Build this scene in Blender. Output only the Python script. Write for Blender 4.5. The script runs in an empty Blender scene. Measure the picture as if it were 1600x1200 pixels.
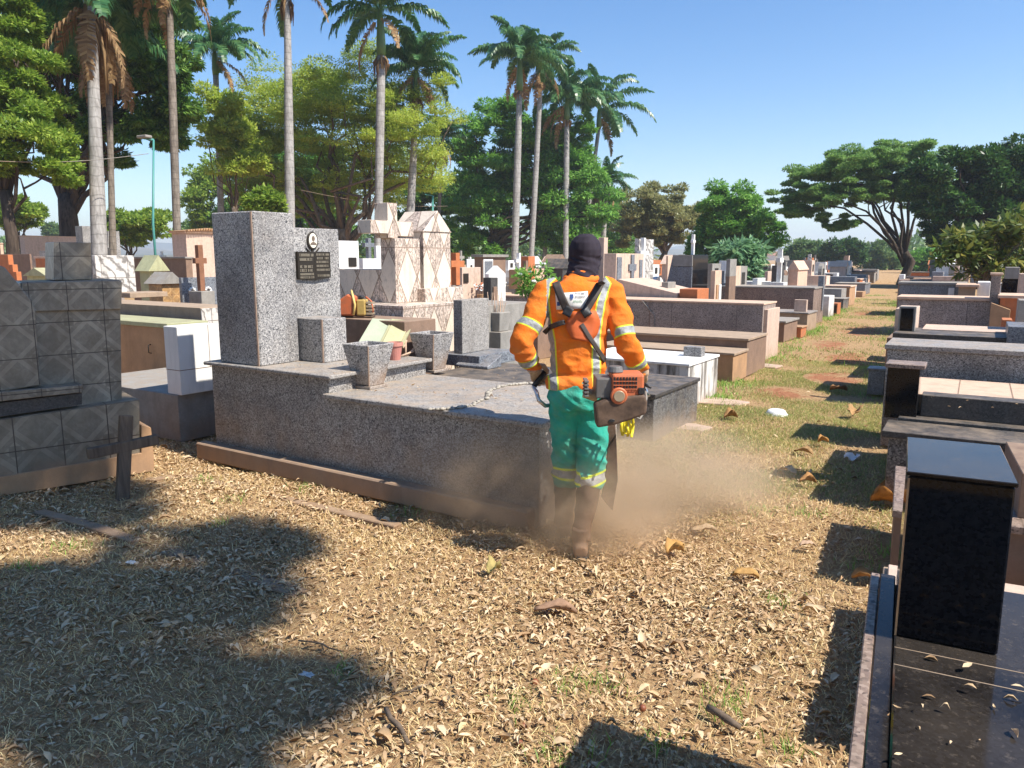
import bpy, bmesh, math, random
import numpy as np
from mathutils import Vector, Matrix
R = math.radians
scene = bpy.context.scene
col = scene.collection
random.seed(7)
rng = np.random.default_rng(11)

# ------------------------------------------------------------------ camera, sky, sun
PW, PH, F, EYE = 1600., 1200., 1200., 1.62          # picture size, focal length in its pixels, eye height
PITCH = math.atan((600. - 402.) / F)
YAW = math.atan((1420. - 800.) * math.cos(PITCH) / F)   # the grave rows run along +Y, the camera looks left of them
cd = bpy.data.cameras.new('camera')
cam = bpy.data.objects.new('camera', cd)
col.objects.link(cam)
cam.location = (0, 0, EYE)
cam.rotation_euler = (math.pi / 2 - PITCH, 0, YAW)
cd.sensor_width = 36.; cd.lens = 36. * F / PW
cd.clip_start = .05; cd.clip_end = 6000.
scene.camera = cam

SUN_AZ, SUN_EL = R(-2.2), R(51.0)                     # azimuth counted from +X towards +Y
SUN = Vector((math.cos(SUN_EL) * math.cos(SUN_AZ), math.cos(SUN_EL) * math.sin(SUN_AZ), math.sin(SUN_EL)))
w = bpy.data.worlds.new('World'); scene.world = w; w.use_nodes = True
wn = w.node_tree; bgn = wn.nodes['Background']
sky = wn.nodes.new('ShaderNodeTexSky'); sky.sky_type = 'NISHITA'; sky.sun_disc = False
sky.sun_elevation = SUN_EL; sky.sun_rotation = math.pi / 2 - SUN_AZ
sky.altitude = 0; sky.air_density = 1.0; sky.dust_density = .15; sky.ozone_density = 2.0
hsv = wn.nodes.new('ShaderNodeHueSaturation'); hsv.inputs['Saturation'].default_value = 1.34; hsv.inputs['Hue'].default_value = .505
wn.links.new(sky.outputs['Color'], hsv.inputs['Color']); wn.links.new(hsv.outputs['Color'], bgn.inputs['Color'])
bgn.inputs['Strength'].default_value = .11
sl = bpy.data.lights.new('sun', 'SUN'); sl.energy = 5.0; sl.angle = R(.55); sl.color = (1., .94, .84)
so = bpy.data.objects.new('sun', sl); col.objects.link(so)
so.rotation_euler = SUN.to_track_quat('Z', 'Y').to_euler(); so.location = (8, 0, 12)
vs = scene.view_settings
vs.view_transform = 'Standard'; vs.look = 'None'; vs.exposure = 0.75; vs.gamma = 1.; vs.use_curve_mapping = False
scene.cycles.max_bounces = 8; scene.cycles.transparent_max_bounces = 16
scene.cycles.volume_bounces = 1

# ------------------------------------------------------------------ from a picture point to a place
_fw = np.array([-math.sin(YAW) * math.cos(PITCH), math.cos(YAW) * math.cos(PITCH), -math.sin(PITCH)])
_rt = np.array([math.cos(YAW), math.sin(YAW), 0.]); _up = np.cross(_rt, _fw)
_C = np.array([0, 0, EYE])
def ray(px, py): return _fw + _rt * (px - 800.) / F - _up * (py - 600.) / F
def G(px, py, z=0.):
    d = ray(px, py); return _C + d * ((z - EYE) / d[2])
def AD(px, py, D): return _C + ray(px, py) * D
def rotz(v, a):
    c, s = math.cos(a), math.sin(a); return np.array([v[0] * c - v[1] * s, v[0] * s + v[1] * c, v[2]])
def onV(px, py, V, r=0.):        # in a frame turned by r: the point on the plane y = V
    d = rotz(ray(px, py), -r); return _C + d * (V / d[1])
def onU(px, py, U, r=0.):
    d = rotz(ray(px, py), -r); return _C + d * (U / d[0])

# ------------------------------------------------------------------ mesh building
class MB:
    def __init__(s): s.v = []; s.f = []; s.m = []
    def add(s, vs_, fs_, mi=0):
        o = len(s.v); s.v += [tuple(p) for p in vs_]; s.f += [tuple(i + o for i in f) for f in fs_]; s.m += [mi] * len(fs_); return s
    def box(s, x0, x1, y0, y1, z0, z1, mi=0):
        return s.add([(x0, y0, z0), (x1, y0, z0), (x1, y1, z0), (x0, y1, z0), (x0, y0, z1), (x1, y0, z1), (x1, y1, z1), (x0, y1, z1)],
                     [(0, 3, 2, 1), (4, 5, 6, 7), (0, 1, 5, 4), (1, 2, 6, 5), (2, 3, 7, 6), (3, 0, 4, 7)], mi)
    def frustum(s, cx, cy, z0, z1, a0, b0, a1, b1, mi=0):
        return s.add([(cx - a0, cy - b0, z0), (cx + a0, cy - b0, z0), (cx + a0, cy + b0, z0), (cx - a0, cy + b0, z0),
                      (cx - a1, cy - b1, z1), (cx + a1, cy - b1, z1), (cx + a1, cy + b1, z1), (cx - a1, cy + b1, z1)],
                     [(0, 3, 2, 1), (4, 5, 6, 7), (0, 1, 5, 4), (1, 2, 6, 5), (2, 3, 7, 6), (3, 0, 4, 7)], mi)
    def prism(s, poly, axis, a, b, mi=0):     # poly: 2-D points; axis 'x': (y,z), 'y': (x,z), 'z': (x,y)
        n = len(poly)
        def P(q, t): return (t, q[0], q[1]) if axis == 'x' else (q[0], t, q[1]) if axis == 'y' else (q[0], q[1], t)
        ar = sum(poly[i][0] * poly[(i + 1) % n][1] - poly[(i + 1) % n][0] * poly[i][1] for i in range(n))
        if (ar < 0) != (axis == 'y'): poly = poly[::-1]
        fs_ = [tuple(range(n - 1, -1, -1)), tuple(range(n, 2 * n))] + [(i, (i + 1) % n, n + (i + 1) % n, n + i) for i in range(n)]
        return s.add([P(q, a) for q in poly] + [P(q, b) for q in poly], fs_, mi)
    def tube(s, pts, rad, n=8, mi=0, cap=True, flat=1.):
        pts = [Vector(p) for p in pts]
        if not hasattr(rad, '__len__'): rad = [rad] * len(pts)
        vs_ = []; up = None
        for i, p in enumerate(pts):
            t = (pts[min(i + 1, len(pts) - 1)] - pts[max(i - 1, 0)]).normalized()
            if up is None: up = Vector((0, 0, 1)) if abs(t.z) < .9 else Vector((0, 1, 0))
            e = up.cross(t).normalized(); g = t.cross(e); up = g
            for k in range(n):
                a = 2 * math.pi * k / n; vs_.append(p + e * (math.cos(a) * rad[i]) + g * (math.sin(a) * rad[i] * flat))
        fs_ = [(i * n + k, i * n + (k + 1) % n, (i + 1) * n + (k + 1) % n, (i + 1) * n + k) for i in range(len(pts) - 1) for k in range(n)]
        if cap: fs_ += [tuple(range(n - 1, -1, -1)), tuple((len(pts) - 1) * n + k for k in range(n))]
        return s.add(vs_, fs_, mi)
    def lathe(s, cx, cy, prof, n=20, mi=0):
        return s.tube2([(cx, cy, z, r_) for r_, z in prof], n, mi)
    def tube2(s, ring, n, mi=0):
        vs_ = [(x + math.cos(2 * math.pi * k / n) * r_, y + math.sin(2 * math.pi * k / n) * r_, z) for x, y, z, r_ in ring for k in range(n)]
        fs_ = [(i * n + k, i * n + (k + 1) % n, (i + 1) * n + (k + 1) % n, (i + 1) * n + k) for i in range(len(ring) - 1) for k in range(n)]
        fs_ += [tuple(range(n - 1, -1, -1)), tuple((len(ring) - 1) * n + k for k in range(n))]
        return s.add(vs_, fs_, mi)
    def mesh(s, name, mats, smooth=False):
        me = bpy.data.meshes.new(name)
        me.from_pydata(s.v, [], s.f)
        for m_ in (mats if isinstance(mats, (list, tuple)) else [mats]): me.materials.append(m_)
        if len(me.materials) > 1: me.polygons.foreach_set('material_index', s.m)
        if smooth: me.polygons.foreach_set('use_smooth', [True] * len(me.polygons))
        me.update(); return me
    def build(s, name, mats, parent=None, bevel=0., smooth=False, loc=None, seg=1):
        o = bpy.data.objects.new(name, s.mesh(name, mats, smooth)); col.objects.link(o)
        if parent is not None: o.parent = parent
        if loc is not None: o.location = loc
        if bevel:
            b = o.modifiers.new('edge', 'BEVEL'); b.width = bevel; b.segments = seg; b.limit_method = 'ANGLE'; b.angle_limit = R(40)
        return o

def npmesh(name, verts, faces, mat, smooth=False, attr=None):   # faces: (n, k) array
    verts = np.asarray(verts, dtype=np.float32); faces = np.asarray(faces, dtype=np.int32)
    me = bpy.data.meshes.new(name); n, k = faces.shape
    me.vertices.add(len(verts)); me.vertices.foreach_set('co', verts.ravel())
    me.loops.add(n * k); me.loops.foreach_set('vertex_index', faces.ravel())
    me.polygons.add(n); me.polygons.foreach_set('loop_start', np.arange(0, n * k, k, dtype=np.int32))
    me.polygons.foreach_set('loop_total', np.full(n, k, dtype=np.int32))
    for m_ in (mat if isinstance(mat, (list, tuple)) else [mat]): me.materials.append(m_)
    if smooth: me.polygons.foreach_set('use_smooth', np.ones(n, dtype=bool))
    if attr is not None:
        a = me.attributes.new('tint', 'FLOAT', 'POINT'); a.data.foreach_set('value', np.asarray(attr, dtype=np.float32))
    me.update(calc_edges=True); return me

def tag(o, label=None, cat=None, group=None, kind=None):
    if label: o['label'] = label
    if cat: o['category'] = cat
    if group: o['group'] = group
    if kind: o['kind'] = kind
    return o
def empty(name, loc=(0, 0, 0), rz=0., label=None, cat=None, group=None):
    o = bpy.data.objects.new(name, None); col.objects.link(o); o.empty_display_size = .2
    o.location = loc; o.rotation_euler = (0, 0, rz); return tag(o, label, cat, group)
def copy_tree(o, parent=None):
    c = o.copy(); col.objects.link(c)
    if parent is not None: c.parent = parent
    for ch in list(o.children): copy_tree(ch, c)
    return c
def solid(o):      # the mesh with its modifiers applied
    dg = bpy.context.evaluated_depsgraph_get(); dg.update()
    me = bpy.data.meshes.new_from_object(o.evaluated_get(dg)); o.modifiers.clear(); o.data = me; return o

# ------------------------------------------------------------------ materials
class NT:
    def __init__(s, name, rough=.6, spec=.5):
        s.mat = bpy.data.materials.new(name); s.mat.use_nodes = True; s.t = s.mat.node_tree
        s.b = s.t.nodes['Principled BSDF']; s.b.inputs['Roughness'].default_value = rough; s.b.inputs['Specular IOR Level'].default_value = spec
        s.tc = s.n('ShaderNodeTexCoord'); s.co = s.tc.outputs['Object']
    def n(s, t, **k):
        x = s.t.nodes.new(t)
        for a, b in k.items(): setattr(x, a, b)
        return x
    def put(s, sock, v):
        if hasattr(v, 'links') or isinstance(v, bpy.types.NodeSocket): s.t.links.new(v, sock)
        elif hasattr(v, '__len__') and len(v) == 3 and sock.type == 'RGBA': sock.default_value = (*v, 1.)
        else: sock.default_value = v
    def noise(s, scale, detail=4., rough=.55, co=None, dist=0.):
        x = s.n('ShaderNodeTexNoise'); s.put(x.inputs['Vector'], co or s.co)
        x.inputs['Scale'].default_value = scale; x.inputs['Detail'].default_value = detail; x.inputs['Roughness'].default_value = rough
        x.inputs['Distortion'].default_value = dist; return x.outputs['Fac']
    def vor(s, scale, feature='F1', out='Distance', co=None, rnd=1.):
        x = s.n('ShaderNodeTexVoronoi', feature=feature); s.put(x.inputs['Vector'], co or s.co)
        x.inputs['Scale'].default_value = scale; x.inputs['Randomness'].default_value = rnd; return x.outputs[out]
    def ramp(s, fac, stops, interp='LINEAR'):
        x = s.n('ShaderNodeValToRGB'); x.color_ramp.interpolation = interp; e = x.color_ramp.elements
        while len(e) > len(stops): e.remove(e[-1])
        while len(e) < len(stops): e.new(.5)
        for i, (p, c) in enumerate(stops): e[i].position = p; e[i].color = (*c, 1.) if hasattr(c, '__len__') else (c, c, c, 1.)
        s.put(x.inputs['Fac'], fac); return x.outputs['Color']
    def step(s, fac, a, b): return s.ramp(fac, [(a, 0.), (b, 1.)])
    def mix(s, fac, a, b, mode='MIX'):
        x = s.n('ShaderNodeMix', data_type='RGBA', blend_type=mode); s.put(x.inputs[0], fac); s.put(x.inputs[6], a); s.put(x.inputs[7], b); return x.outputs[2]
    def math(s, op, a, b=0., c=0.):
        x = s.n('ShaderNodeMath', operation=op); s.put(x.inputs[0], a); s.put(x.inputs[1], b); s.put(x.inputs[2], c); return x.outputs[0]
    def xyz(s, co=None):
        x = s.n('ShaderNodeSeparateXYZ'); s.put(x.inputs[0], co or s.co); return x.outputs
    def vec(s, x_, y_, z_=0.):
        x = s.n('ShaderNodeCombineXYZ'); s.put(x.inputs[0], x_); s.put(x.inputs[1], y_); s.put(x.inputs[2], z_); return x.outputs[0]
    def scaled(s, sc, co=None):
        x = s.n('ShaderNodeMapping'); x.inputs['Scale'].default_value = sc; s.put(x.inputs['Vector'], co or s.co); return x.outputs[0]
    def face_uv(s):     # (across, up) on whichever side of a block this is
        nx, ny, nz = s.xyz(s.tc.outputs['Normal']); x, y, z = s.xyz()
        ax = s.math('GREATER_THAN', s.math('ABSOLUTE', nx), .7); az = s.math('GREATER_THAN', s.math('ABSOLUTE', nz), .7)
        def pick(f, a, b): return s.math('ADD', s.math('MULTIPLY', a, s.math('SUBTRACT', 1., f)), s.math('MULTIPLY', b, f))
        return pick(ax, x, y), pick(az, z, pick(ax, y, x))
    def color(s, c): s.put(s.b.inputs['Base Color'], c); return s
    def bump(s, h, strength=.3, dist=.01):
        x = s.n('ShaderNodeBump'); x.inputs['Strength'].default_value = strength; x.inputs['Distance'].default_value = dist
        s.put(x.inputs['Height'], h); s.t.links.new(x.outputs[0], s.b.inputs['Normal']); return s
    def rough(s, v): s.put(s.b.inputs['Roughness'], v); return s
    def rnd(s):
        x = s.n('ShaderNodeObjectInfo'); return x.outputs['Random']
    def isl(s):
        x = s.n('ShaderNodeNewGeometry'); return x.outputs['Random Per Island']
    def dust(s, c, amount=.6, tone=(.30, .19, .115), top=.0, zmax=.35):
        # red soil splashed up from the ground and grime streaks that the rain left
        z = s.xyz()[2]; nz_ = s.noise(5., 5.)
        lim = s.math('SUBTRACT', s.math('MULTIPLY', nz_, zmax * 1.6), s.math('ADD', z, zmax * .2))
        f = s.math('MULTIPLY', s.step(lim, 0., zmax * .7), amount)
        c = s.mix(f, c, tone)
        st = s.noise(1., 4., .6, s.scaled((9., 9., 1.1)))
        c = s.mix(s.math('MULTIPLY', s.step(st, .5, .72), .35), c, s.mix(.7, c, (.10, .075, .055)))
        if top:
            up = s.step(s.xyz(s.tc.outputs['Normal'])[2], .6, .9); pn = s.step(s.noise(7., 6., .65), .38, .66)
            c = s.mix(s.math('MULTIPLY', s.math('MULTIPLY', up, pn), top), c, (.42, .31, .21))
        return c

def granite(name, base, dark, light, scale=85., rough=.35, dirt=.6, top=.4, coarse=0., zmax=.35, seam=0.):
    m = NT(name, rough)
    v = m.vor(scale, out='Color'); r_ = m.xyz(v)[0]
    n1 = m.noise(scale * .35, 3.)
    k = m.math('ADD', m.math('MULTIPLY', r_, .75), m.math('MULTIPLY', n1, .5))
    c = m.ramp(k, [(.26, dark), (.42, base), (.68, base), (.86, light)])
    big = m.noise(2.2, 4.); c = m.mix(m.math('MULTIPLY', m.step(big, .42, .68), .6), c, m.mix(.6, c, dark))
    wear = m.noise(5.5, 6., .7); c = m.mix(m.math('MULTIPLY', m.step(wear, .52, .74), .3), c, m.mix(.5, c, (.34, .26, .19)))
    if seam:
        u, v = m.face_uv(); j = m.math('GREATER_THAN', m.math('FRACT', m.math('ADD', m.math('DIVIDE', u, seam), .37)), 1. - .009 / seam); c = m.mix(m.math('MULTIPLY', j, .75), c, (.07, .05, .04))
    m.color(m.dust(c, dirt, top=top, zmax=zmax)); m.rough(m.ramp(m.noise(9., 5.), [(.35, rough), (.7, min(1., rough + .35))]))
    m.bump(m.noise(60., 3.), .08, .004); return m.mat
def plain(name, c, rough=.7, var=.25, dirt=.5, top=.3, scale=6., bump=.15, tone=(.30, .19, .115), zmax=.35):
    m = NT(name, rough)
    n1 = m.noise(scale, 6., .62); cc = m.mix(m.math('MULTIPLY', m.step(n1, .35, .75), var * 1.6), c, tuple(x * .45 for x in c))
    n2 = m.noise(scale * 7, 4., .7); cc = m.mix(m.math('MULTIPLY', m.step(n2, .5, .8), var), cc, tuple(min(1., x * 1.35 + .02) for x in c))
    m.color(m.dust(cc, dirt, tone, top, zmax) if dirt or top else cc); m.bump(n2, bump, .006); return m.mat
def marble(name, c, vein, scale=3., rough=.35, width=.07, dirt=.3):
    m = NT(name, rough)
    w_ = m.n('ShaderNodeTexWave', wave_type='BANDS', bands_direction='DIAGONAL'); m.put(w_.inputs['Vector'], m.co)
    w_.inputs['Scale'].default_value = scale; w_.inputs['Distortion'].default_value = 11.; w_.inputs['Detail'].default_value = 4.; w_.inputs['Detail Scale'].default_value = 1.6
    f = m.step(w_.outputs['Fac'], .0, .55); n1 = m.noise(11., 6., .7)
    cc = m.mix(f, vein, c); cc = m.mix(m.math('MULTIPLY', m.step(n1, .45, .75), .5), cc, m.mix(.5, cc, vein))
    u, v = m.face_uv()      # joints between the slabs
    j = m.math('MAXIMUM', m.math('GREATER_THAN', m.math('FRACT', m.math('MULTIPLY', u, 2.3)), .982), m.math('GREATER_THAN', m.math('FRACT', m.math('MULTIPLY', v, 2.3)), .982))
    cc = m.mix(j, cc, (.13, .10, .08))
    m.color(m.dust(cc, dirt, top=.2)); return m.mat
def diamond(name, lightc, darkc, grout, su, sv, dirt=.5):
    # glazed tiles printed with a pale lozenge between marbled triangles
    m = NT(name, .4); u, v = m.face_uv()
    fu = m.math('ABSOLUTE', m.math('SUBTRACT', m.math('FRACT', m.math('MULTIPLY', u, su)), .5)); fv = m.math('ABSOLUTE', m.math('SUBTRACT', m.math('FRACT', m.math('MULTIPLY', v, sv)), .5))
    d = m.math('ADD', fu, fv)
    n1 = m.noise(34., 7., .8, m.scaled((1., 1., .45)), 1.6); n2 = m.noise(9., 4.)
    lc = m.mix(m.step(n1, .5, .72), lightc, tuple(x * .6 for x in lightc)); dc = m.mix(m.step(n1, .44, .56), tuple(x * .55 for x in darkc), tuple(min(1, x * 2.2) for x in darkc))
    c = m.mix(m.step(d, .47, .49), lc, dc)
    line = m.math('LESS_THAN', m.math('ABSOLUTE', m.math('SUBTRACT', d, .485)), .018)
    c = m.mix(line, c, grout)
    j = m.math('MAXIMUM', m.math('GREATER_THAN', fu, .487), m.math('GREATER_THAN', fv, .49)); c = m.mix(m.math('MULTIPLY', j, .7), c, grout)
    m.color(m.dust(c, dirt, top=.2)); m.bump(m.math('SUBTRACT', 1., j), .4, .003); return m.mat
def ornate(name, a, b, grout, s_, rough=.4, dirt=.55):
    # grey green marbled tiles with pale ring arcs and small squares in the corners
    m = NT(name, rough); u, v = m.face_uv()
    fu = m.math('FRACT', m.math('MULTIPLY', u, s_)); fv = m.math('FRACT', m.math('MULTIPLY', v, s_))
    cu = m.math('ABSOLUTE', m.math('SUBTRACT', fu, .5)); cv = m.math('ABSOLUTE', m.math('SUBTRACT', fv, .5))
    d = m.math('ADD', cu, cv); n1 = m.noise(20., 6., .7, dist=.8); n2 = m.noise(6., 4.)
    base = m.mix(m.step(n1, .4, .68), a, b)
    band = m.math('LESS_THAN', m.math('ABSOLUTE', m.math('SUBTRACT', d, .52)), .085)
    band2 = m.math('LESS_THAN', m.math('ABSOLUTE', m.math('SUBTRACT', d, .80)), .04)
    c = m.mix(m.math('MULTIPLY', m.math('MAXIMUM', band, band2), .7), base, tuple(min(1, x * 1.28) for x in b))
    wn_ = m.n('ShaderNodeTexWhiteNoise', noise_dimensions='2D'); m.put(wn_.inputs['Vector'], m.vec(m.math('FLOOR', m.math('MULTIPLY', u, s_)), m.math('FLOOR', m.math('MULTIPLY', v, s_))))
    c = m.mix(m.math('MULTIPLY', wn_.outputs['Value'], .5), c, tuple(x * .55 for x in a))
    sq = m.math('MULTIPLY', m.math('GREATER_THAN', cu, .37), m.math('GREATER_THAN', cv, .37)); c = m.mix(m.math('MULTIPLY', sq, .75), c, tuple(x * .8 for x in a))
    c = m.mix(m.math('MULTIPLY', m.step(n2, .42, .68), .6), c, (.13, .095, .06))
    c = m.mix(m.math('MULTIPLY', m.step(m.noise(2.3, 6., .7), .5, .7), .45), c, (.11, .085, .06))
    j = m.math('MAXIMUM', m.math('GREATER_THAN', cu, .488), m.math('GREATER_THAN', cv, .488)); c = m.mix(j, c, grout)
    m.color(m.dust(c, dirt, top=.3)); m.bump(m.math('SUBTRACT', m.math('MULTIPLY', n1, .15), j), .5, .004); return m.mat
def simple(name, c, rough=.5, metal=0., var=.0, scale=30.):
    m = NT(name, rough); m.b.inputs['Metallic'].default_value = metal
    if var: m.color(m.mix(m.math('MULTIPLY', m.step(m.noise(scale, 5., .65), .35, .7), var), c, tuple(x * .4 for x in c)))
    else: m.color(c)
    return m.mat
def foliage(name, a, b, c3, trans=.35, rough=.45, spec=.35):
    a, b, c3 = [tuple(min(.9, x * 1.8) for x in q) for q in (a, b, c3)]
    m = NT(name, rough, spec); i = m.isl()
    n1 = m.noise(.55, 3.)                        # limbs of younger and older leaves
    k = m.math('ADD', m.math('MULTIPLY', i, .55), m.math('MULTIPLY', n1, .5))
    c = m.ramp(k, [(.2, a), (.5, b), (.82, c3)])
    m.color(c)
    tr = m.n('ShaderNodeBsdfTranslucent'); m.put(tr.inputs['Color'], m.mix(.5, c, tuple(min(1, x * 1.8) for x in b)))
    ms = m.n('ShaderNodeMixShader'); ms.inputs[0].default_value = trans
    m.t.links.new(m.b.outputs[0], ms.inputs[1]); m.t.links.new(tr.outputs[0], ms.inputs[2])
    m.t.links.new(ms.outputs[0], m.t.nodes['Material Output'].inputs['Surface']); return m.mat
def bark(name, a, b, rings=0., rough=.85):
    m = NT(name, rough, .2); n1 = m.noise(1., 6., .65, m.scaled((14., 14., 2.5)))
    c = m.mix(m.step(n1, .35, .68), a, b); h = n1
    if rings:
        z = m.xyz()[2]; n0 = m.noise(2., 3.)
        rg = m.math('FRACT', m.math('ADD', m.math('MULTIPLY', z, rings), m.math('MULTIPLY', n0, .8)))
        line = m.step(rg, .8, .95); c = m.mix(m.math('MULTIPLY', line, .45), c, tuple(x * .45 for x in a)); h = m.math('SUBTRACT', n1, line)
        c = m.mix(m.math('MULTIPLY', m.step(m.noise(.7, 3.), .45, .7), .5), c, tuple(x * .6 for x in a))
    m.color(c); m.bump(h, .25, .012); return m.mat

M = {}
M['granite'] = granite('grey_granite', (.265, .255, .25), (.035, .035, .04), (.50, .48, .455), 135., .3, .75, .5)
M['granite_dark'] = granite('dark_granite', (.10, .10, .105), (.02, .02, .022), (.24, .24, .24), 90., .3, .5, .5, seam=.8)
M['granite_pink'] = granite('pink_granite', (.30, .235, .20), (.075, .06, .052), (.44, .36, .31), 110., .4, .5, .35, seam=1.1)
M['granite_brown'] = granite('brown_granite', (.23, .16, .13), (.05, .035, .03), (.36, .27, .22), 110., .38, .5, .35, seam=.9)
M['slab_grey'] = granite('grey_slab', (.28, .262, .242), (.11, .10, .095), (.40, .375, .345), 110., .45, .45, .6)
M['granite_dusty'] = granite('dusty_grey_granite', (.235, .215, .20), (.035, .033, .035), (.44, .42, .39), 135., .4, .45, .5, zmax=.8)
M['white_marble'] = marble('white_marble', (.78, .77, .74), (.42, .42, .42), 1.3, .3)
M['vein_marble'] = marble('veined_marble', (.66, .62, .57), (.22, .20, .18), 3.2, .35)
M['diamond'] = diamond('lozenge_tiles', (.72, .62, .51), (.36, .29, .24), (.24, .16, .11), 3.4, 1.75)
M['ornate'] = ornate('grey_green_tiles', (.235, .20, .15), (.34, .295, .225), (.05, .035, .028), 4.3)
M['ornate_dirty'] = ornate('stained_grey_green_tiles', (.23, .195, .14), (.31, .265, .195), (.07, .05, .035), 3.4, .6, .95)
M['ornate_orange'] = ornate('orange_pattern_tiles', (.40, .21, .07), (.48, .30, .13), (.16, .055, .02), 6., .5)
M['white_paint'] = plain('white_paint', (.80, .79, .76), .7, .12, .45, .2, 4.)
M['worn_white'] = plain('worn_whitewash', (.74, .73, .69), .85, .42, .7, .25, 7., .4, (.20, .13, .085), .5)
m_ = NT('drip_stained_whitewash', .9); d_ = m_.noise(1., 6., .7, m_.scaled((11., 11., 1.3))); d2_ = m_.noise(8., 6., .7)
M['drip_white'] = m_.color(m_.dust(m_.mix(m_.step(d2_, .55, .75), m_.mix(m_.math('MULTIPLY', m_.step(d_, .44, .62), .9), (.70, .68, .64), (.085, .07, .055)), (.30, .26, .22)), .6, top=.25)).bump(d2_, .4, .006).mat
M['concrete'] = plain('grey_concrete', (.30, .28, .25), .9, .4, .6, .4, 7., .4)
M['concrete_warm'] = plain('warm_plaster', (.40, .29, .20), .9, .35, .6, .4, 6., .4)
M['ochre'] = plain('ochre_plaster', (.46, .27, .14), .85, .3, .6, .3, 5., .3)
M['brownstone'] = plain('brown_plaster', (.25, .16, .11), .85, .35, .5, .4, 6., .3)
M['terracotta'] = plain('terracotta', (.52, .17, .06), .75, .3, .3, .25, 7., .3)
M['pinkstone'] = plain('pink_stone', (.62, .46, .36), .9, .3, .4, .2, 16., .6)
M['peach'] = plain('peach_stone', (.66, .46, .33), .8, .25, .4, .2, 9., .4)
M['green_paint'] = plain('sage_paint', (.42, .42, .24), .7, .3, .3, .3, 7., .2)
m_ = NT('black_polished_granite', .05, .22); u_ = m_.step(m_.xyz(m_.tc.outputs['Normal'])[2], .6, .9); n_ = m_.math('ADD', m_.math('MULTIPLY', m_.step(m_.noise(3., 4., .5), .3, .8), .3), m_.math('MULTIPLY', m_.step(m_.noise(55., 6., .75), .56, .72), .4))
c_ = m_.mix(m_.vor(150., out='Color') and m_.xyz(m_.vor(150., out='Color'))[0], (.003, .003, .004), (.011, .011, .013))
M['black_glass'] = m_.color(m_.mix(m_.math('MULTIPLY', m_.math('MULTIPLY', u_, n_), .6), c_, (.30, .24, .18))).rough(m_.math('ADD', .05, m_.math('MULTIPLY', m_.math('MULTIPLY', u_, n_), .4))).mat
M['black_dull'] = granite('black_slab', (.052, .048, .045), (.028, .026, .025), (.08, .075, .07), 110., .45, .3, .4)
M['greyblue'] = granite('blue_grey_granite', (.16, .175, .20), (.06, .065, .08), (.26, .28, .30), 100., .25, .3, .3)
M['bronze'] = simple('dark_bronze', (.055, .045, .035), .45, .6, .3)
M['bronze_light'] = simple('bronze_letters', (.42, .36, .27), .4, .6)
M['porcelain'] = simple('porcelain', (.72, .68, .58), .2)
M['photo_dark'] = simple('sepia_print', (.16, .12, .09), .4)
M['steel'] = simple('steel', (.55, .55, .56), .3, .9)
M['black_plastic'] = simple('black_plastic', (.02, .02, .022), .5)
M['wood_dark'] = NT('weathered_wood', .8).mat
m_ = NT('weathered_wood', .8, .2); n_ = m_.noise(1., 6., .7, m_.scaled((30., 30., 3.)))
M['wood_dark'] = m_.color(m_.mix(m_.step(n_, .35, .7), (.085, .062, .046), (.19, .145, .105))).bump(n_, .6, .006).mat

# ------------------------------------------------------------------ ground, path, hills
def axis(lo, hi, fine, far):
    a = list(np.arange(lo, hi + 1e-6, fine)); s_ = fine
    while a[-1] < far: s_ *= 1.35; a.append(a[-1] + s_)
    s_ = fine
    while a[0] > -far: s_ *= 1.35; a.insert(0, a[0] - s_)
    return np.array(a)
gx = axis(-8., 3., .12, 5000.); gy = axis(0., 16., .12, 5000.)
X_, Y_ = np.meshgrid(gx, gy)
def relief(x, y):
    f = np.clip(1.2 - np.hypot(x + 2, y - 6) / 14., 0, 1)
    return f * (.012 * np.sin(x * 3.1 + 1.3 * np.sin(y * 2.2)) + .010 * np.sin(y * 4.3 + x * 1.7) + .006 * np.sin(x * 9.7 + y * 7.1)) - .012
gv = np.stack([X_.ravel(), Y_.ravel(), relief(X_, Y_).ravel()], 1)
nx_, ny_ = len(gx), len(gy)
i_ = (np.arange(ny_ - 1)[:, None] * nx_ + np.arange(nx_ - 1)[None]).ravel()
gm = NT('dry_earth_and_grass', .95, .15)
x_, y_, z_ = gm.xyz()
n1 = gm.noise(1.1, 5., .6); n2 = gm.noise(14., 6., .7); n3 = gm.noise(60., 5., .7); n4 = gm.noise(.35, 3.)
straw = gm.noise(1., 5., .7, gm.scaled((70., 22., 1.))); straw2 = gm.noise(1., 5., .7, gm.scaled((20., 75., 1.)))
soil = gm.mix(gm.step(n2, .35, .65), (.27, .15, .07), (.46, .29, .15))
hay = gm.mix(gm.step(n3, .35, .65), (.42, .285, .14), (.66, .49, .27))
c = gm.mix(gm.step(gm.math('MAXIMUM', straw, straw2), .5, .66), soil, hay)
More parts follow.
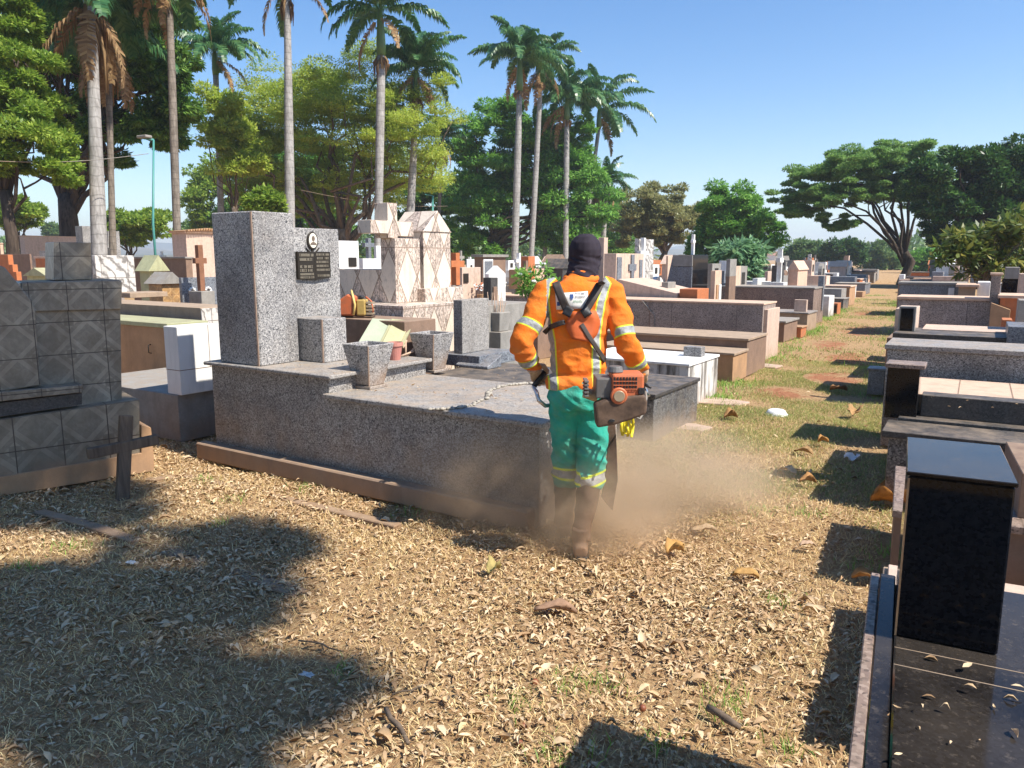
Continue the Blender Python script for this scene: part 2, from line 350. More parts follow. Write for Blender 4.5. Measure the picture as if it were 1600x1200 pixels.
# the walked path turns greener farther on, with bare red patches
onpath = gm.math('MULTIPLY', gm.step(y_, 4.2, 6.0), gm.math('MULTIPLY', gm.step(x_, -2.6, -1.9), gm.math('SUBTRACT', 1., gm.step(x_, -.1, .4))))
green = gm.mix(gm.step(n3, .3, .7), (.14, .145, .05), (.34, .30, .13))
c = gm.mix(gm.math('MULTIPLY', onpath, gm.math('MULTIPLY', gm.step(n1, .36, .58), .8)), c, green)
red = gm.mix(gm.step(n2, .3, .7), (.27, .10, .05), (.44, .20, .105))
rp = gm.math('MULTIPLY', gm.step(gm.noise(.6, 4., .6), .40, .52), gm.step(y_, 7., 9.))
def blob(cx_, cy_, rx_, ry_): return gm.math('POWER', gm.math('DIVIDE', gm.math('SUBTRACT', x_, cx_), rx_), 2.), gm.math('POWER', gm.math('DIVIDE', gm.math('SUBTRACT', y_, cy_), ry_), 2.)
for q_ in ((-.8, 11.2, .42, .7), (-1.25, 9.6, .35, .45), (-.75, 13.4, .35, 1.2), (-1.2, 15.5, .3, 1.), (-.8, 19., .45, 1.4), (-.9, 25., .5, 1.5)):
    bx_, by_ = blob(*q_); bl_ = gm.math('ADD', bx_, by_); rp = gm.math('MAXIMUM', rp, gm.math('SUBTRACT', 1., gm.step(gm.math('ADD', bl_, gm.math('MULTIPLY', gm.math('SUBTRACT', gm.noise(3.5, 6., .75), .5), 5.)), .2, 1.3)))
c = gm.mix(gm.math('MULTIPLY', rp, .92), c, red)
# among the graves farther off: bare dusty earth
off = gm.math('SUBTRACT', 1., gm.math('MULTIPLY', gm.step(x_, -3.4, -2.), gm.math('SUBTRACT', 1., gm.step(x_, 0., .6))))
farm = gm.math('MULTIPLY', off, gm.step(y_, 6., 9.))
c = gm.mix(gm.math('MULTIPLY', farm, .8), c, gm.mix(gm.step(n1, .35, .65), (.26, .15, .085), (.36, .24, .14)))
# fields and woods beyond the cemetery
c = gm.mix(gm.step(y_, 120., 200.), c, gm.mix(gm.step(gm.noise(.02, 4.), .4, .6), (.07, .09, .035), (.20, .17, .08)))
gm.color(c); gm.bump(gm.math('ADD', n2, gm.math('ADD', straw, straw2)), .9, .02)
gme = npmesh('ground', gv, np.stack([i_, i_ + 1, i_ + nx_ + 1, i_ + nx_], 1), gm.mat, True)
ground = bpy.data.objects.new('ground', gme); col.objects.link(ground); tag(ground, kind='structure')

hm = NT('wooded_hills', 1., .05)
hc = hm.mix(hm.step(hm.noise(.006, 5.), .42, .58), (.06, .08, .04), (.15, .13, .075))
hm.color(hc)
hv = []; hf = []
for k, (dist, amp, base) in enumerate(((1150., 11., 5.), (1800., 22., 10.), (2700., 36., 20.))):
    for j in range(121):
        a = R(-70 + 140 * j / 120) + YAW + math.pi / 2
        h = base + amp * (.5 + .5 * math.sin(j * .21 + k * 2.1)) * (.6 + .4 * math.sin(j * .53 + k))
        for q, (dd, hh) in enumerate(((-260., -3.), (0., h), (350., h * .8))):
            hv.append((math.cos(a) * (dist + dd), math.sin(a) * (dist + dd), hh))
    o_ = k * 121 * 3
    for j in range(120):
        for q in range(2): hf.append((o_ + j * 3 + q, o_ + j * 3 + q + 1, o_ + j * 3 + q + 4, o_ + j * 3 + q + 3))
hills = bpy.data.objects.new('hills', npmesh('hills', hv, hf, hm.mat, True)); col.objects.link(hills); tag(hills, kind='structure')

# ------------------------------------------------------------------ graves
LR = R(-6.)                      # the grave rows stand a little askew to the path
class Grave:
    def __init__(s, name, label, px=None, at=None, r=LR, cat='tomb', group=None):
        if px is not None: at = G(px[0], px[1], px[2] if len(px) > 2 else 0.)
        s.r = r; s.o = rotz(np.array([at[0], at[1], 0.]), -r)
        s.root = empty(name, (at[0], at[1], 0.), r, label, cat, group)
    def W(s, part, mat, x0, x1, y0, y1, z0, z1, parent=None, bevel=.004):
        ox, oy = s.o[0], s.o[1]
        return MB().box(x0 - ox, x1 - ox, y0 - oy, y1 - oy, z0, z1).build(part, M[mat] if isinstance(mat, str) else mat, parent or s.root, bevel)
    def V(s, px, py, z): return rotz(G(px, py, z), -s.r)[1]
    def U(s, px, py, z): return rotz(G(px, py, z), -s.r)[0]
    def P(s, part, mat, xa, xb, xc, yt, V, z0=0., z1=None, parent=None, dy=None, bevel=.004):
        a = onV(xa, yt, V, s.r); b = onV(xb, yt, V, s.r)
        y1 = V + dy if dy else onU(xc, yt, b[0], s.r)[1]
        s.last = (a[0], b[0], V, y1, z0, b[2] if z1 is None else z1)
        return s.W(part, mat, *s.last, parent=parent, bevel=bevel)
    def poly(s, part, mat, U, pts, thick, parent=None, bevel=.004):     # an outline on the side that faces the path
        q = [onU(x, y, U, s.r) for x, y in pts]
        m = MB().prism([(p[1] - s.o[1], p[2]) for p in q], 'x', U - thick - s.o[0], U - s.o[0])
        return m.build(part, M[mat], parent or s.root, bevel)
    def cross(s, part, mat, x, y, z0, h, t=.06, arm=.36, along='y', parent=None):
        ox, oy = s.o[0], s.o[1]; x -= ox; y -= oy; m = MB(); a = arm / 2; zc = z0 + h * .66; k = t / 2
        if along == 'y': m.prism([(y - k, z0), (y + k, z0), (y + k, zc - k), (y + a, zc - k), (y + a, zc + k), (y + k, zc + k), (y + k, z0 + h), (y - k, z0 + h), (y - k, zc + k), (y - a, zc + k), (y - a, zc - k), (y - k, zc - k)], 'x', x - k, x + k)
        else: m.prism([(x - k, z0), (x + k, z0), (x + k, zc - k), (x + a, zc - k), (x + a, zc + k), (x + k, zc + k), (x + k, z0 + h), (x - k, z0 + h), (x - k, zc + k), (x - a, zc + k), (x - a, zc - k), (x - k, zc - k)], 'y', y - k, y + k)
        return m.build(part, M[mat], parent or s.root, .003)
    def gable(s, part, mat, x0, x1, y0, y1, z0, z1, over=.03, thick=.035, along='x', parent=None):    # a pitched roof, ridge along x or y
        ox, oy = s.o[0], s.o[1]
        if along == 'x': m = MB().prism([(y0 - over - oy, z0), (y1 + over - oy, z0), ((y0 + y1) / 2 - oy, z1)], 'x', x0 - over - ox, x1 + over - ox)
        else: m = MB().prism([(x0 - over - ox, z0), (x1 + over - ox, z0), ((x0 + x1) / 2 - ox, z1)], 'y', y0 - over - oy, y1 + over - oy)
        return m.build(part, M[mat], parent or s.root, .004)

def glyph_rows(mb, rows, plane, w_, h_, u0, z0, off, seed, t=.004):
    # raised letters too worn to read: uneven upright and cross strokes set in lines; rows: (u from, u to, z top, letter height)
    rg = random.Random(seed)
    for a, b, zt, lh in rows:
        u = a
        while u < b - .4 * lh:
            lw = lh * rg.uniform(.45, .62)
            if rg.random() < .14: u += lw * .8; continue
            st = lh * .17; k = rg.randrange(5)
            bars = [(u, u + st, zt - lh, zt)]
            if k in (0, 1, 3): bars.append((u + lw - st, u + lw, zt - lh, zt))
            if k in (0, 2, 4): bars.append((u + st, u + lw - st, zt - st, zt))
            if k in (1, 2, 4): bars.append((u + st, u + lw - st, zt - lh, zt - lh + st))
            if k in (1, 3): bars.append((u + st, u + lw - st, zt - lh * .58, zt - lh * .58 + st))
            for p, q, r_, s_ in bars:
                if plane == 'x': mb.box(off, off + t, p, q, r_, s_)
                else: mb.box(p, q, off - t, off, r_, s_)
            u += lw + lh * .16
    return mb

# --- the large grey granite tomb the worker passes
g = Grave('granite_tomb', 'large grey speckled granite tomb with stepped slab and portrait plaque, beside the worker', px=(590, 790))
V0 = 3.80; ZU, ZL = .80, .665
uL = onV(330, 570, V0, g.r)[0]; uS = onV(514, 600, V0, g.r)[0]; uR = onV(842, 670, V0, g.r)[0]
VB = V0 + 1.08
g.W('plinth', plain('plinth_stone', (.30, .21, .15), .95, .35, .85, .5, 9., .4, (.34, .20, .11), .3), uL - .13, uR - .02, V0 - .10, V0 - .002, 0, .135, bevel=.01)
body = MB(); ox, oy = g.o[0], g.o[1]
body.prism([(uL - ox, -.05), (uR - ox, -.05), (uR - ox, ZL - .035), (uS - ox, ZL - .035), (uS - ox, ZU - .03), (uL - ox, ZU - .03)], 'y', V0 - oy, VB - oy)
body.build('body', M['granite_dusty'], g.root, .005)
lowS = g.W('lower_slab', 'slab_grey', uS - .03, uR + .045, V0 - .04, VB + .02, ZL - .033, ZL, bevel=.006)
g.W('upper_slab', 'slab_grey', uL - .04, uS + .055, V0 - .045, VB + .02, ZU - .028, ZU, bevel=.006)
# stele, headstone wall and block
vS = g.V(400, 572, ZU); uA = onV(337, 450, vS, g.r)[0]; uB = onV(401, 450, vS, g.r)[0]
zS = onV(401, 329, vS, g.r)[2]; vS1 = onU(462, 420, uB, g.r)[1]
st = g.W('stele', 'granite', uA, uB, vS, vS1, ZU, zS, bevel=.008)
g.W('corner_strip', 'peach', uB - .030, uB - .012, vS - .004, vS - .0005, ZU + .002, zS - .004, parent=st, bevel=0)
uP = uB - .07; vP1 = onU(531, 420, uP, g.r)[1]; zP = onU(496, 357, uP, g.r)[2]
hs = g.W('headstone', 'granite', uP - .16, uP, vS1 + .001, vP1, ZU, zP, bevel=.006)
uK = onV(506, 520, vS1 + .02, g.r)[0]
vK1 = onU(541, 500, uK, g.r)[1]; zK = onV(506, 499, vS1 + .02, g.r)[2]
bk = g.W('block', 'granite', uP - .1, uK, vS1 + .02, vK1, ZU, zK, bevel=.006)
g.W('corner_strip', 'peach', uK - .024, uK - .008, vS1 + .0165, vS1 + .0195, ZU + .002, zK - .004, parent=bk, bevel=0)
# bronze plaque shaped as an open book
p0 = onU(461, 393, uP, g.r); p1 = onU(514, 437, uP, g.r); pm = (p0[1] + p1[1]) / 2
m = MB(); za, zb = p1[2], p0[2]
for a, b in ((p0[1], pm), (pm, p1[1])):
    m.prism([(a - oy, za + .015), (b - oy, za + .0), (b - oy, zb), (a - oy, zb)] if a == p0[1] else [(a - oy, za), (b - oy, za + .018), (b - oy, zb), (a - oy, zb)], 'x', uP + .001 - ox, uP + .028 - ox)
plq = m.build('plaque', M['bronze'], g.root, .003); plq['label'] = 'dark bronze plaque in the shape of an open book'
m = MB(); hgt = zb - za; lh = hgt * .095; wv = pm - p0[1]
rows = [(p0[1] + wv * .1 - oy, p0[1] + wv * .92 - oy, zb - hgt * f_, lh) for f_ in (.07, .22, .47, .60)] + [(p0[1] + wv * .1 - oy, pm - wv * .08 - oy, zb - hgt * f_, lh * .8) for f_ in (.74, .85)]
rows += [(pm + wv * .1 - oy, p1[1] - wv * .08 - oy, zb - hgt * f_, lh * .8) for f_ in (.06, .19, .32, .46, .60, .80)]
glyph_rows(m, rows, 'x', 0, 0, 0, 0, uP + .0285 - ox, 5)
m.build('lettering', M['bronze_light'], plq)
pc = onU(487, 376, uP, g.r)
def disc(rv, rz, t0, t1, n=24):
    return MB().prism([(pc[1] - oy + math.cos(2 * math.pi * k / n) * rv, pc[2] + math.sin(2 * math.pi * k / n) * rz) for k in range(n)], 'x', uP + t0 - ox, uP + t1 - ox)
pf = disc(.058, .072, .001, .014).build('portrait_frame', M['bronze'], g.root, .003)
disc(.044, .060, .0145, .019).build('portrait', M['porcelain'], pf, .002)
m = MB(); m.prism([(pc[1] - oy + math.cos(2 * math.pi * k / 14) * .017, pc[2] + .016 + math.sin(2 * math.pi * k / 14) * .022) for k in range(14)], 'x', uP + .0192 - ox, uP + .0205 - ox)
m.prism([(pc[1] - oy + a_, pc[2] + b_) for a_, b_ in ((-.034, -.035), (.034, -.035), (.026, -.018), (.0, -.008), (-.026, -.018))], 'x', uP + .0192 - ox, uP + .0205 - ox)
m.build('figure', M['photo_dark'], pf)
m = MB()
for s_ in (-1, 1): m.prism([(pc[1] - oy + s_ * .012, pc[2] - .105), (pc[1] - oy + s_ * .07, pc[2] - .055), (pc[1] - oy + s_ * .052, pc[2] - .082)], 'x', uP + .001 - ox, uP + .012 - ox)
m.box(uP + .001 - ox, uP + .01 - ox, pc[1] - oy - .01, pc[1] - oy + .01, pc[2] - .125, pc[2] - .06)
m.build('leaf_ornament', M['bronze'], pf)
# rough white pebble border set on the slab
pts = [G(x, y, ZL) for x, y in ((672, 641), (705, 640), (738, 634), (760, 623), (766, 611), (784, 604), (812, 601), (850, 599))]
vv, ff = [], []
rg = random.Random(3); m = MB()
for i in range(len(pts) - 1):
    for k in range(16):
        t = (k + rg.random() * .9) / 16; p = pts[i] * (1 - t) + pts[i + 1] * t
        q = rotz(np.array([p[0] + rg.uniform(-.012, .012), p[1] + rg.uniform(-.012, .012), 0]), -g.r) - np.array([ox, oy, 0])
        s_ = rg.uniform(.006, .02); m.tube2([(q[0], q[1], ZL + .0005, s_ * .8), (q[0], q[1], ZL + s_ * .5, s_ * 1.1), (q[0] + .002, q[1], ZL + s_ * .95, s_ * .6)], 6)
m.build('pebble_border', plain('pebbles', (.40, .36, .30), .9, .4, 0, 0, 30.), g.root, smooth=True)
UB_, VB_, GR = uB, VB, g

# --- the two tapered granite vases
def vase(px, py, z, size, label, at=None):
    p = G(px, py, z) if at is None else at
    rt_ = empty('granite_vase', (p[0], p[1], z), LR, label, 'vase', 'granite vases on the large granite tomb')
    a = .5 * size
    ft = MB().frustum(-a * .62, a * .62, 0., .022, a * .72, a * .72, a * .72, a * .72).build('foot', M['slab_grey'], rt_, .003)
    m = MB(); t = .02; h = size * 1.22; b0, b1 = a * .58, a
    # four outer sides, rim and hollow inside
    def ring(hh, q): return [(-a * .62 - q, a * .62 - q, hh), (-a * .62 + q, a * .62 - q, hh), (-a * .62 + q, a * .62 + q, hh), (-a * .62 - q, a * .62 + q, hh)]
    V_ = ring(.0235, b0) + ring(h, b1) + ring(h, b1 - t) + ring(h - .05, b1 - t - .006)
    F_ = [(3, 2, 1, 0)] + [(r_ * 4 + k, r_ * 4 + (k + 1) % 4, r_ * 4 + 4 + (k + 1) % 4, r_ * 4 + 4 + k) for r_ in range(3) for k in range(4)] + [(12, 13, 14, 15)]
    bd = m.add(V_, F_).build('bowl', M['granite'], rt_, .004)
    m = MB(); cx_, cy_ = -a * .62, a * .62
    for wd, off, part in ((.012, .0, 'corner_strip'),):
        m.add([(cx_ + b0 - wd, cy_ - b0 - .003, .024), (cx_ + b0 - .002, cy_ - b0 - .003, .024), (cx_ + b1 - .002, cy_ - b1 - .003, h - .004), (cx_ + b1 - wd, cy_ - b1 - .003, h - .004),
               (cx_ + b0 - wd, cy_ - b0 + .001, .024), (cx_ + b0 - .002, cy_ - b0 + .001, .024), (cx_ + b1 - .002, cy_ - b1 + .001, h - .004), (cx_ + b1 - wd, cy_ - b1 + .001, h - .004)],
              [(0, 1, 2, 3), (1, 5, 6, 2), (4, 0, 3, 7), (3, 2, 6, 7)])
        m.build(part, M['peach'], bd)
    rg = random.Random(px); m = MB()
    for k in range(40):
        x, y = rg.uniform(-.8, .8) * (b1 - t) + cx_, rg.uniform(-.8, .8) * (b1 - t) + cy_; s_ = rg.uniform(.006, .014)
        m.tube2([(x, y, h - .051, s_), (x, y, h - .05 + s_, s_ * .6)], 5)
    m.build('gravel_fill', M['slab_grey'], rt_)
vase(578, 609, ZL, .27, 'tapered granite vase in front of the step, nearer the stele of the large granite tomb')
vase(678, 583, ZL, .27, 'tapered granite vase at the rear edge of the slab, beside the pink flowerpot')

# pink flowerpot, leaning frame, motor unit behind
p = G(617, 562, ZU)
t_ = empty('flowerpot', (p[0], p[1], ZU), 0, 'small faded pink plastic flowerpot between the two granite vases', 'flowerpot')
MB().lathe(0, 0, [(.045, 0), (.062, .12), (.062, .122), (.057, .122), (.042, .02), (.0, .02)], 20).build('pot', plain('faded_plastic', (.50, .20, .16), .6, .2, 0, 0), t_, smooth=False)
MB().lathe(0, 0, [(.062, .112), (.069, .114), (.070, .142), (.064, .144), (.060, .125), (.058, .113)], 20).build('rim', M['pinkstone'] if 0 else plain('faded_plastic_rim', (.55, .24, .19), .6, .2, 0, 0), t_)
MB().lathe(0, 0, [(.0, .121), (.056, .1215), (.0, .128)], 14).build('soil', M['brownstone'], t_)

# --- grave of patterned tiles with a cross and a little chapel, behind
g = Grave('tiled_tomb', 'tall tomb clad in brown and cream lozenge tiles with a cross and small chapel', px=(660, 560))
Vd = 5.45
g.P('base', 'diamond', 531, 630, 710, 478, Vd, 0.)
u0, u1, v0, v1, _, zb_ = g.last
g.P('side_wall', 'diamond', 500, 598, 0, 421, Vd + .3, zb_ + .001, dy=.25)
g.P('column', 'diamond', 594, 617, 656, 372, Vd + .28, zb_ + .002)
cu0, cu1, cv0, cv1, _, zc = g.last
# cross on the column: upright and arms
uc = cu1 - .03; va = onU(579, 345, uc, g.r)[1]; vb = onU(646, 345, uc, g.r)[1]; v1_ = onU(606, 345, uc, g.r)[1]; v2_ = onU(621, 345, uc, g.r)[1]
za = onU(612, 345, uc, g.r)[2]; zt = onU(612, 317, uc, g.r)[2]
oy_ = g.o[1]
MB().prism([(a - oy_, b) for a, b in ((v1_, zc + .001), (v2_, zc + .001), (v2_, zc + .02), (vb, zc + .02), (vb, za), (v2_, za), (v2_, zt), (v1_, zt), (v1_, za), (va, za), (va, zc + .04), (v1_, zc + .04))], 'x', uc - .17 - g.o[0], uc - g.o[0]).build('cross', M['diamond'], g.root, .004)
Vh = cv1 + .05
uh = onV(662, 400, Vh, g.r)[0]; vh1 = onU(704, 400, uh, g.r)[1]; ze = onV(662, 362, Vh, g.r)[2]; zr = onU(684, 329, uh, g.r)[2]
g.W('chapel_wall', 'diamond', uh - .42, uh, Vh, vh1, zb_ - .25, ze)
g.gable('chapel_roof', 'diamond', uh - .42, uh, Vh, vh1, ze + .001, zr, .012)
g.W('ledge', 'diamond', uh - .3, uh + .09, Vh - .1, vh1 + .1, zb_ - .3, onU(690, 449, uh, g.r)[2], bevel=.005)
g.W('rear_slab', 'concrete', u0, u1 + .2, v1 + .002, v1 + 1.2, 0, zb_ - .05)
# brown ledge between the two tombs that carries the spare motor
g = Grave('plastered_ledge', 'low brown plastered ledge behind the granite headstone carrying the orange motor', px=(585, 540), cat='ledge')
vL = VB_ + .06; g.P('wall', 'brownstone', 528, 632, 0, 503, vL, 0., dy=.42)
LEDGE = g.last; LG = g

# --- grey tomb next door: dark slab, upright plate, sloping book plaque
g = Grave('dark_slab_tomb', 'flat dark slab tomb with pale upright plate and sloping plaque, behind the granite tomb', px=(800, 640))
vq = VB_ + .05
g.P('body', 'greyblue', 660, 838, 0, 612, vq, 0., .60, dy=1.0)
zq = .60
g.P('slab', 'black_dull', 655, 846, 0, 612, vq - .02, zq + .001, zq + .04, dy=1.06)
g.P('block', 'greyblue', 686, 749, 806, 557, vq + .62, zq + .042)
zbk = g.last[5]; lb = g.last
vpl = vq + .68
g.P('plate', 'slab_grey', 708, 722, 764, 469, vpl, zbk + .001)
m = MB(); a = g.V(715, 573, zq + .042)
ua, ub = onV(712, 573, a, g.r)[0], onV(762, 573, a, g.r)[0]
pl = MB().prism([(a - g.o[1], zq + .042), (a + .22 - g.o[1], zq + .042), (a + .22 - g.o[1], zq + .15), (a - g.o[1], zq + .065)], 'x', ua - g.o[0], ub - g.o[0]).build('sloping_plaque', M['greyblue'], g.root, .004)
vz = lb[3]
g2 = Grave('concrete_planter', 'small square concrete planter with dry stems beside the pale upright plate', at=AD(777, 515, 8.1), cat='planter')
ar = g2.root; zp = AD(777, 517, 8.1)[2]
MB().frustum(0, 0, 0., zp, .13, .13, .13, .13).build('pedestal', M['concrete'], ar, .004)
MB().frustum(0, 0, zp + .001, zp + .2, .085, .085, .105, .105).build('pot', M['concrete'], ar, .006)
rg = random.Random(5); m = MB()
for k in range(14):
    x, y = rg.uniform(-.07, .07), rg.uniform(-.07, .07); m.tube([(x, y, zp + .19), (x * 1.2 + rg.uniform(-.02, .02), y * 1.2, zp + rg.uniform(.28, .42))], .004, 4)
m.build('dry_stems', M['peach'], ar)

# --- grave with white marble on the left, between the green tiles and the granite
g = Grave('marble_tomb', 'white marble block on a grey base, left of the large granite tomb', px=(277, 690))
v = g.V(277, 690, 0.); 
g.P('base', 'concrete', 120, 277, 0, 618, v, 0., dy=.98)
zb_ = g.last[5]; bu = g.last[1]
wh = g.P('marble_block', 'white_paint', 255, 276, 342, 511, v + .015, zb_ + .001)
q = g.last
seam = MB()
for z in (q[4] + (q[5] - q[4]) * .36,): seam.box(q[0] - .0015 - g.o[0], q[1] + .0015 - g.o[0], q[2] - .0015 - g.o[1], q[3] + .001 - g.o[1], z, z + .006)
seam.box(q[1] - .01 - g.o[0], q[1] + .0015 - g.o[0], q[2] + (q[3] - q[2]) * .72 - g.o[1], q[2] + (q[3] - q[2]) * .72 + .006 - g.o[1], q[4] + (q[5] - q[4]) * .36, q[5] - .002)
seam.build('joint', M['brownstone'], wh)
g = Grave('plastered_tomb', 'low ochre plastered tomb with a handle, behind the white marble block', px=(230, 568))
v2 = v + 1.0
g.P('body', 'ochre', 40, 262, 0, 513, v2, 0., dy=.5); z0_ = g.last[5]; u_ = g.last
g.W('rim', 'green_paint', u_[0], u_[1] + .01, u_[2] - .012, u_[3], z0_ + .001, z0_ + .05)
hx = onV(236, 545, v2, g.r)
MB().tube([(hx[0] - g.o[0], v2 - g.o[1] + .002, hx[2] - .05), (hx[0] - g.o[0], v2 - g.o[1] - .03, hx[2] - .04), (hx[0] - g.o[0], v2 - g.o[1] - .03, hx[2] + .04), (hx[0] - g.o[0], v2 - g.o[1] + .002, hx[2] + .05)], .006, 6).build('handle', M['bronze'], g.root, smooth=True)
g = Grave('tiled_platform_tomb', 'wide low platform tomb with grey side and veined marble end, behind the ochre plaster', px=(300, 560))
g.P('body', 'concrete_warm', 120, 313, 372, 481, v2 + .7, 0.); q = g.last
g.W('end_facing', 'vein_marble', q[1] + .001, q[1] + .02, q[2], q[3], .05, q[5] - .01)
zt = q[5]
g.P('step', 'concrete_warm', 175, 203, 262, 458, v2 + 1.5, zt + .001); 
g.P('headstone', 'vein_marble', 143, 148, 209, 399, v2 + 1.62, zt + .002)

# --- the green tiled tomb at the near left
r1 = R(-23.)
g = Grave('green_tiled_tomb', 'dark grey green tiled tomb with stepped headstone in shade, behind the wooden cross', px=(241, 735), r=r1)
U0 = rotz(G(241, 736), -r1)[0]
MB  # outline by outline, from the ground up
g.poly('foot_course', 'ochre', U0, [(-60, 786), (241, 736), (241, 716), (236, 668), (221, 664), (221, 708), (-60, 756)], 1.2)
g.poly('plinth', 'ornate_dirty', U0 - .02, [(-60, 784), (219, 741), (218, 624), (-60, 664)], 1.1, bevel=.006)
g.poly('wall', 'ornate', U0 - .13, [(-60, 700), (191, 655), (188, 478), (-60, 486)], .5)
g.poly('cap', 'ornate', U0 - .10, [(32, 488), (190, 484), (191, 440), (187, 437), (32, 441)], .5, bevel=.008)
g.poly('upper_block', 'ornate', U0 - .20, [(84, 438), (144, 437), (142, 379), (84, 378)], .34)
g.poly('wing', 'ornate', U0 - .03, [(-60, 360), (0, 415), (8, 418), (50, 470), (55, 486), (63, 602), (-60, 622)], .09, bevel=.006)
g.poly('shelf', 'ornate', U0 + .02, [(-60, 634), (130, 613), (130, 601), (-60, 618)], .14, bevel=.004)
g.poly('gap_shade', 'black_dull', U0 - .018, [(-60, 660), (128, 632), (128, 614), (-60, 637)], .05, bevel=0)  # black strip filling the gap under the shelf, standing in for its shade
# weathered wooden cross
p = G(190, 776); D = (p - _C) @ _fw
t_ = empty('wooden_cross', tuple(p), 0, 'short weathered wooden cross leaning in the leaf litter', 'cross')
pt = AD(197, 649, D) - p; pa = AD(192, 697, D) - p
d_ = np.array([.36, .93, 0]); d_ /= np.linalg.norm(d_)
def bar(a, b, w1, w2, name, along):
    a, b = Vector(a), Vector(b); t = (b - a).normalized(); e = along; f_ = t.cross(e).normalized(); e = f_.cross(t)
    m = MB().add([a - e * w1 - f_ * w2, a + e * w1 - f_ * w2, a + e * w1 + f_ * w2, a - e * w1 + f_ * w2, b - e * w1 - f_ * w2, b + e * w1 - f_ * w2, b + e * w1 + f_ * w2, b - e * w1 + f_ * w2],
               [(0, 3, 2, 1), (4, 5, 6, 7), (0, 1, 5, 4), (1, 2, 6, 5), (2, 3, 7, 6), (3, 0, 4, 7)])
    return m.build(name, M['wood_dark'], t_, .006)
dv = Vector(d_); nv = Vector((d_[1], -d_[0], 0))
bar((0, 0, -.05), pt, .042, .024, 'upright', dv)
c_ = Vector(pa) + nv * .012
bar(c_ - dv * .225 - Vector((0, 0, .014)), c_ + dv * .225 + Vector((0, 0, .014)), .036, .022, 'crossbar', Vector((0, 0, 1)))
# brick kerbs flush with the ground round two old graves
def kerb(label, pts, wd=.075, h=-.001):
    q = [G(*a) for a in pts]; rt_ = empty('grave_kerb', (q[0][0], q[0][1], 0), 0, label, 'kerb'); 
    for a, b in zip(q[:-1], q[1:]):
        a = a - np.array([q[0][0], q[0][1], 0]); b = b - np.array([q[0][0], q[0][1], 0]); L = b - a; n = np.array([-L[1], L[0], 0]); n = n / np.linalg.norm(n) * wd / 2
        lo_ = np.array([0, 0, -.05]); m = MB().add([a - n + lo_, b - n + lo_, b + n + lo_, a + n + lo_] + [tuple(x + np.array([0, 0, h])) for x in (a - n, b - n, b + n, a + n)], [(0, 3, 2, 1), (4, 5, 6, 7), (0, 1, 5, 4), (1, 2, 6, 5), (2, 3, 7, 6), (3, 0, 4, 7)])
        m.build('kerb_bar', M['kerb'], rt_, .006)
M['kerb'] = plain('old_brick_kerb', (.33, .21, .125), .95, .45, .3, .4, 12., .6)
kerb('straight low brick kerb in sunlit leaves along the granite tomb', [(228, 748), (292, 741)] ); kerb('long low brick kerb running parallel to the granite plinth', [(292, 742), (440, 776), (622, 819)])
kerb('half buried brick kerb in dappled shade by the wooden cross', [(60, 797), (140, 818), (214, 843)]); kerb('buried kerb end fading into leaves in the dappled shade', [(260, 858), (350, 886), (470, 925)], .10, -.002)

# --- far left: more stones
g = Grave('plaque_tomb', 'grey granite monument with rows of dark plaques beside the thickest palm', at=AD(150, 470, 22.), cat='monument')
g.P('pillar', 'granite', 117, 128, 143, 353, 15., 0.)
g.P('headstone', 'granite', 138, 144, 186, 360, 15.4, 0.); q = g.last
m = MB()
for y_, cnt in ((364, 1), (378, 2), (388, 2)):
    for k in range(cnt):
        a = onU(145.5 + 11 * k if cnt > 1 else 146, y_, q[1] + .002, g.r); b = onU(155 + 11 * k if cnt > 1 else 154, y_ + 7, q[1] + .002, g.r)
        MB().box(q[1] - g.o[0] + .001, q[1] - g.o[0] + .02, a[1] - g.o[1], b[1] - g.o[1], b[2], a[2]).build('plaque', M['bronze'], g.root)
g.P('vase_block', 'black_dull', 153, 160, 172, 387, 14.6, 0.)
def single(name, label, cat, part, mat, xa, xb, xc, yt, V, r=LR, z0=0., dy=None, extra=None, group=None, at=None):
    b = onV(xb, yt, V, r); a0 = rotz(np.array([b[0], V, 0]), r)
    g = Grave(name, label, at=a0, r=r, cat=cat, group=group); g.P(part, mat, xa, xb, xc, yt, V, z0, dy=dy)
    g.q = g.last
    if extra: extra(g, *g.last)
    return g
def capped(mat='peach', over=.04, h=.05):
    return lambda g, x0, x1, y0, y1, z0, z1: g.W('cap', mat, x0 - over, x1 + over, y0 - over, y1 + over, z1 + .001, z1 + h)
def ex_cross(mat, h=.5, t=.07, along='y', arm=.34): return lambda g, x0, x1, y0, y1, z0, z1: g.cross('cross', mat, (x0 + x1) / 2, (y0 + y1) / 2, z1, h, t, arm, along)
def ex_roof(mat, h=.25, along='x', over=.05): return lambda g, x0, x1, y0, y1, z0, z1: g.gable('roof', mat, x0, x1, y0, y1, z1 + .001, z1 + h, over, along=along)
def ex_many(*fs):
    def f(*a):
        for q in fs: q(*a)
    return f
def ex_slab(mat, h=.6, back=1.9, w=.15): return lambda g, x0, x1, y0, y1, z0, z1: g.W('slab', mat, x1 + .002, x1 + back, y0 - w, y1 + w, 0, h)
def ex_plaque(mat='bronze', f0=.3, f1=.7, g0=.5, g1=.8, part='plaque'):
    return lambda g, x0, x1, y0, y1, z0, z1: g.W(part, mat, x1 + .001, x1 + .02, y0 + (y1 - y0) * f0, y0 + (y1 - y0) * f1, z0 + (z1 - z0) * g0, z0 + (z1 - z0) * g1)
def ex_front(mat='bronze', f0=.3, f1=.7, g0=.5, g1=.8, part='plaque'):
    return lambda g, x0, x1, y0, y1, z0, z1: g.W(part, mat, x0 + (x1 - x0) * f0, x0 + (x1 - x0) * f1, y0 - .02, y0 - .001, z0 + (z1 - z0) * g0, z0 + (z1 - z0) * g1)
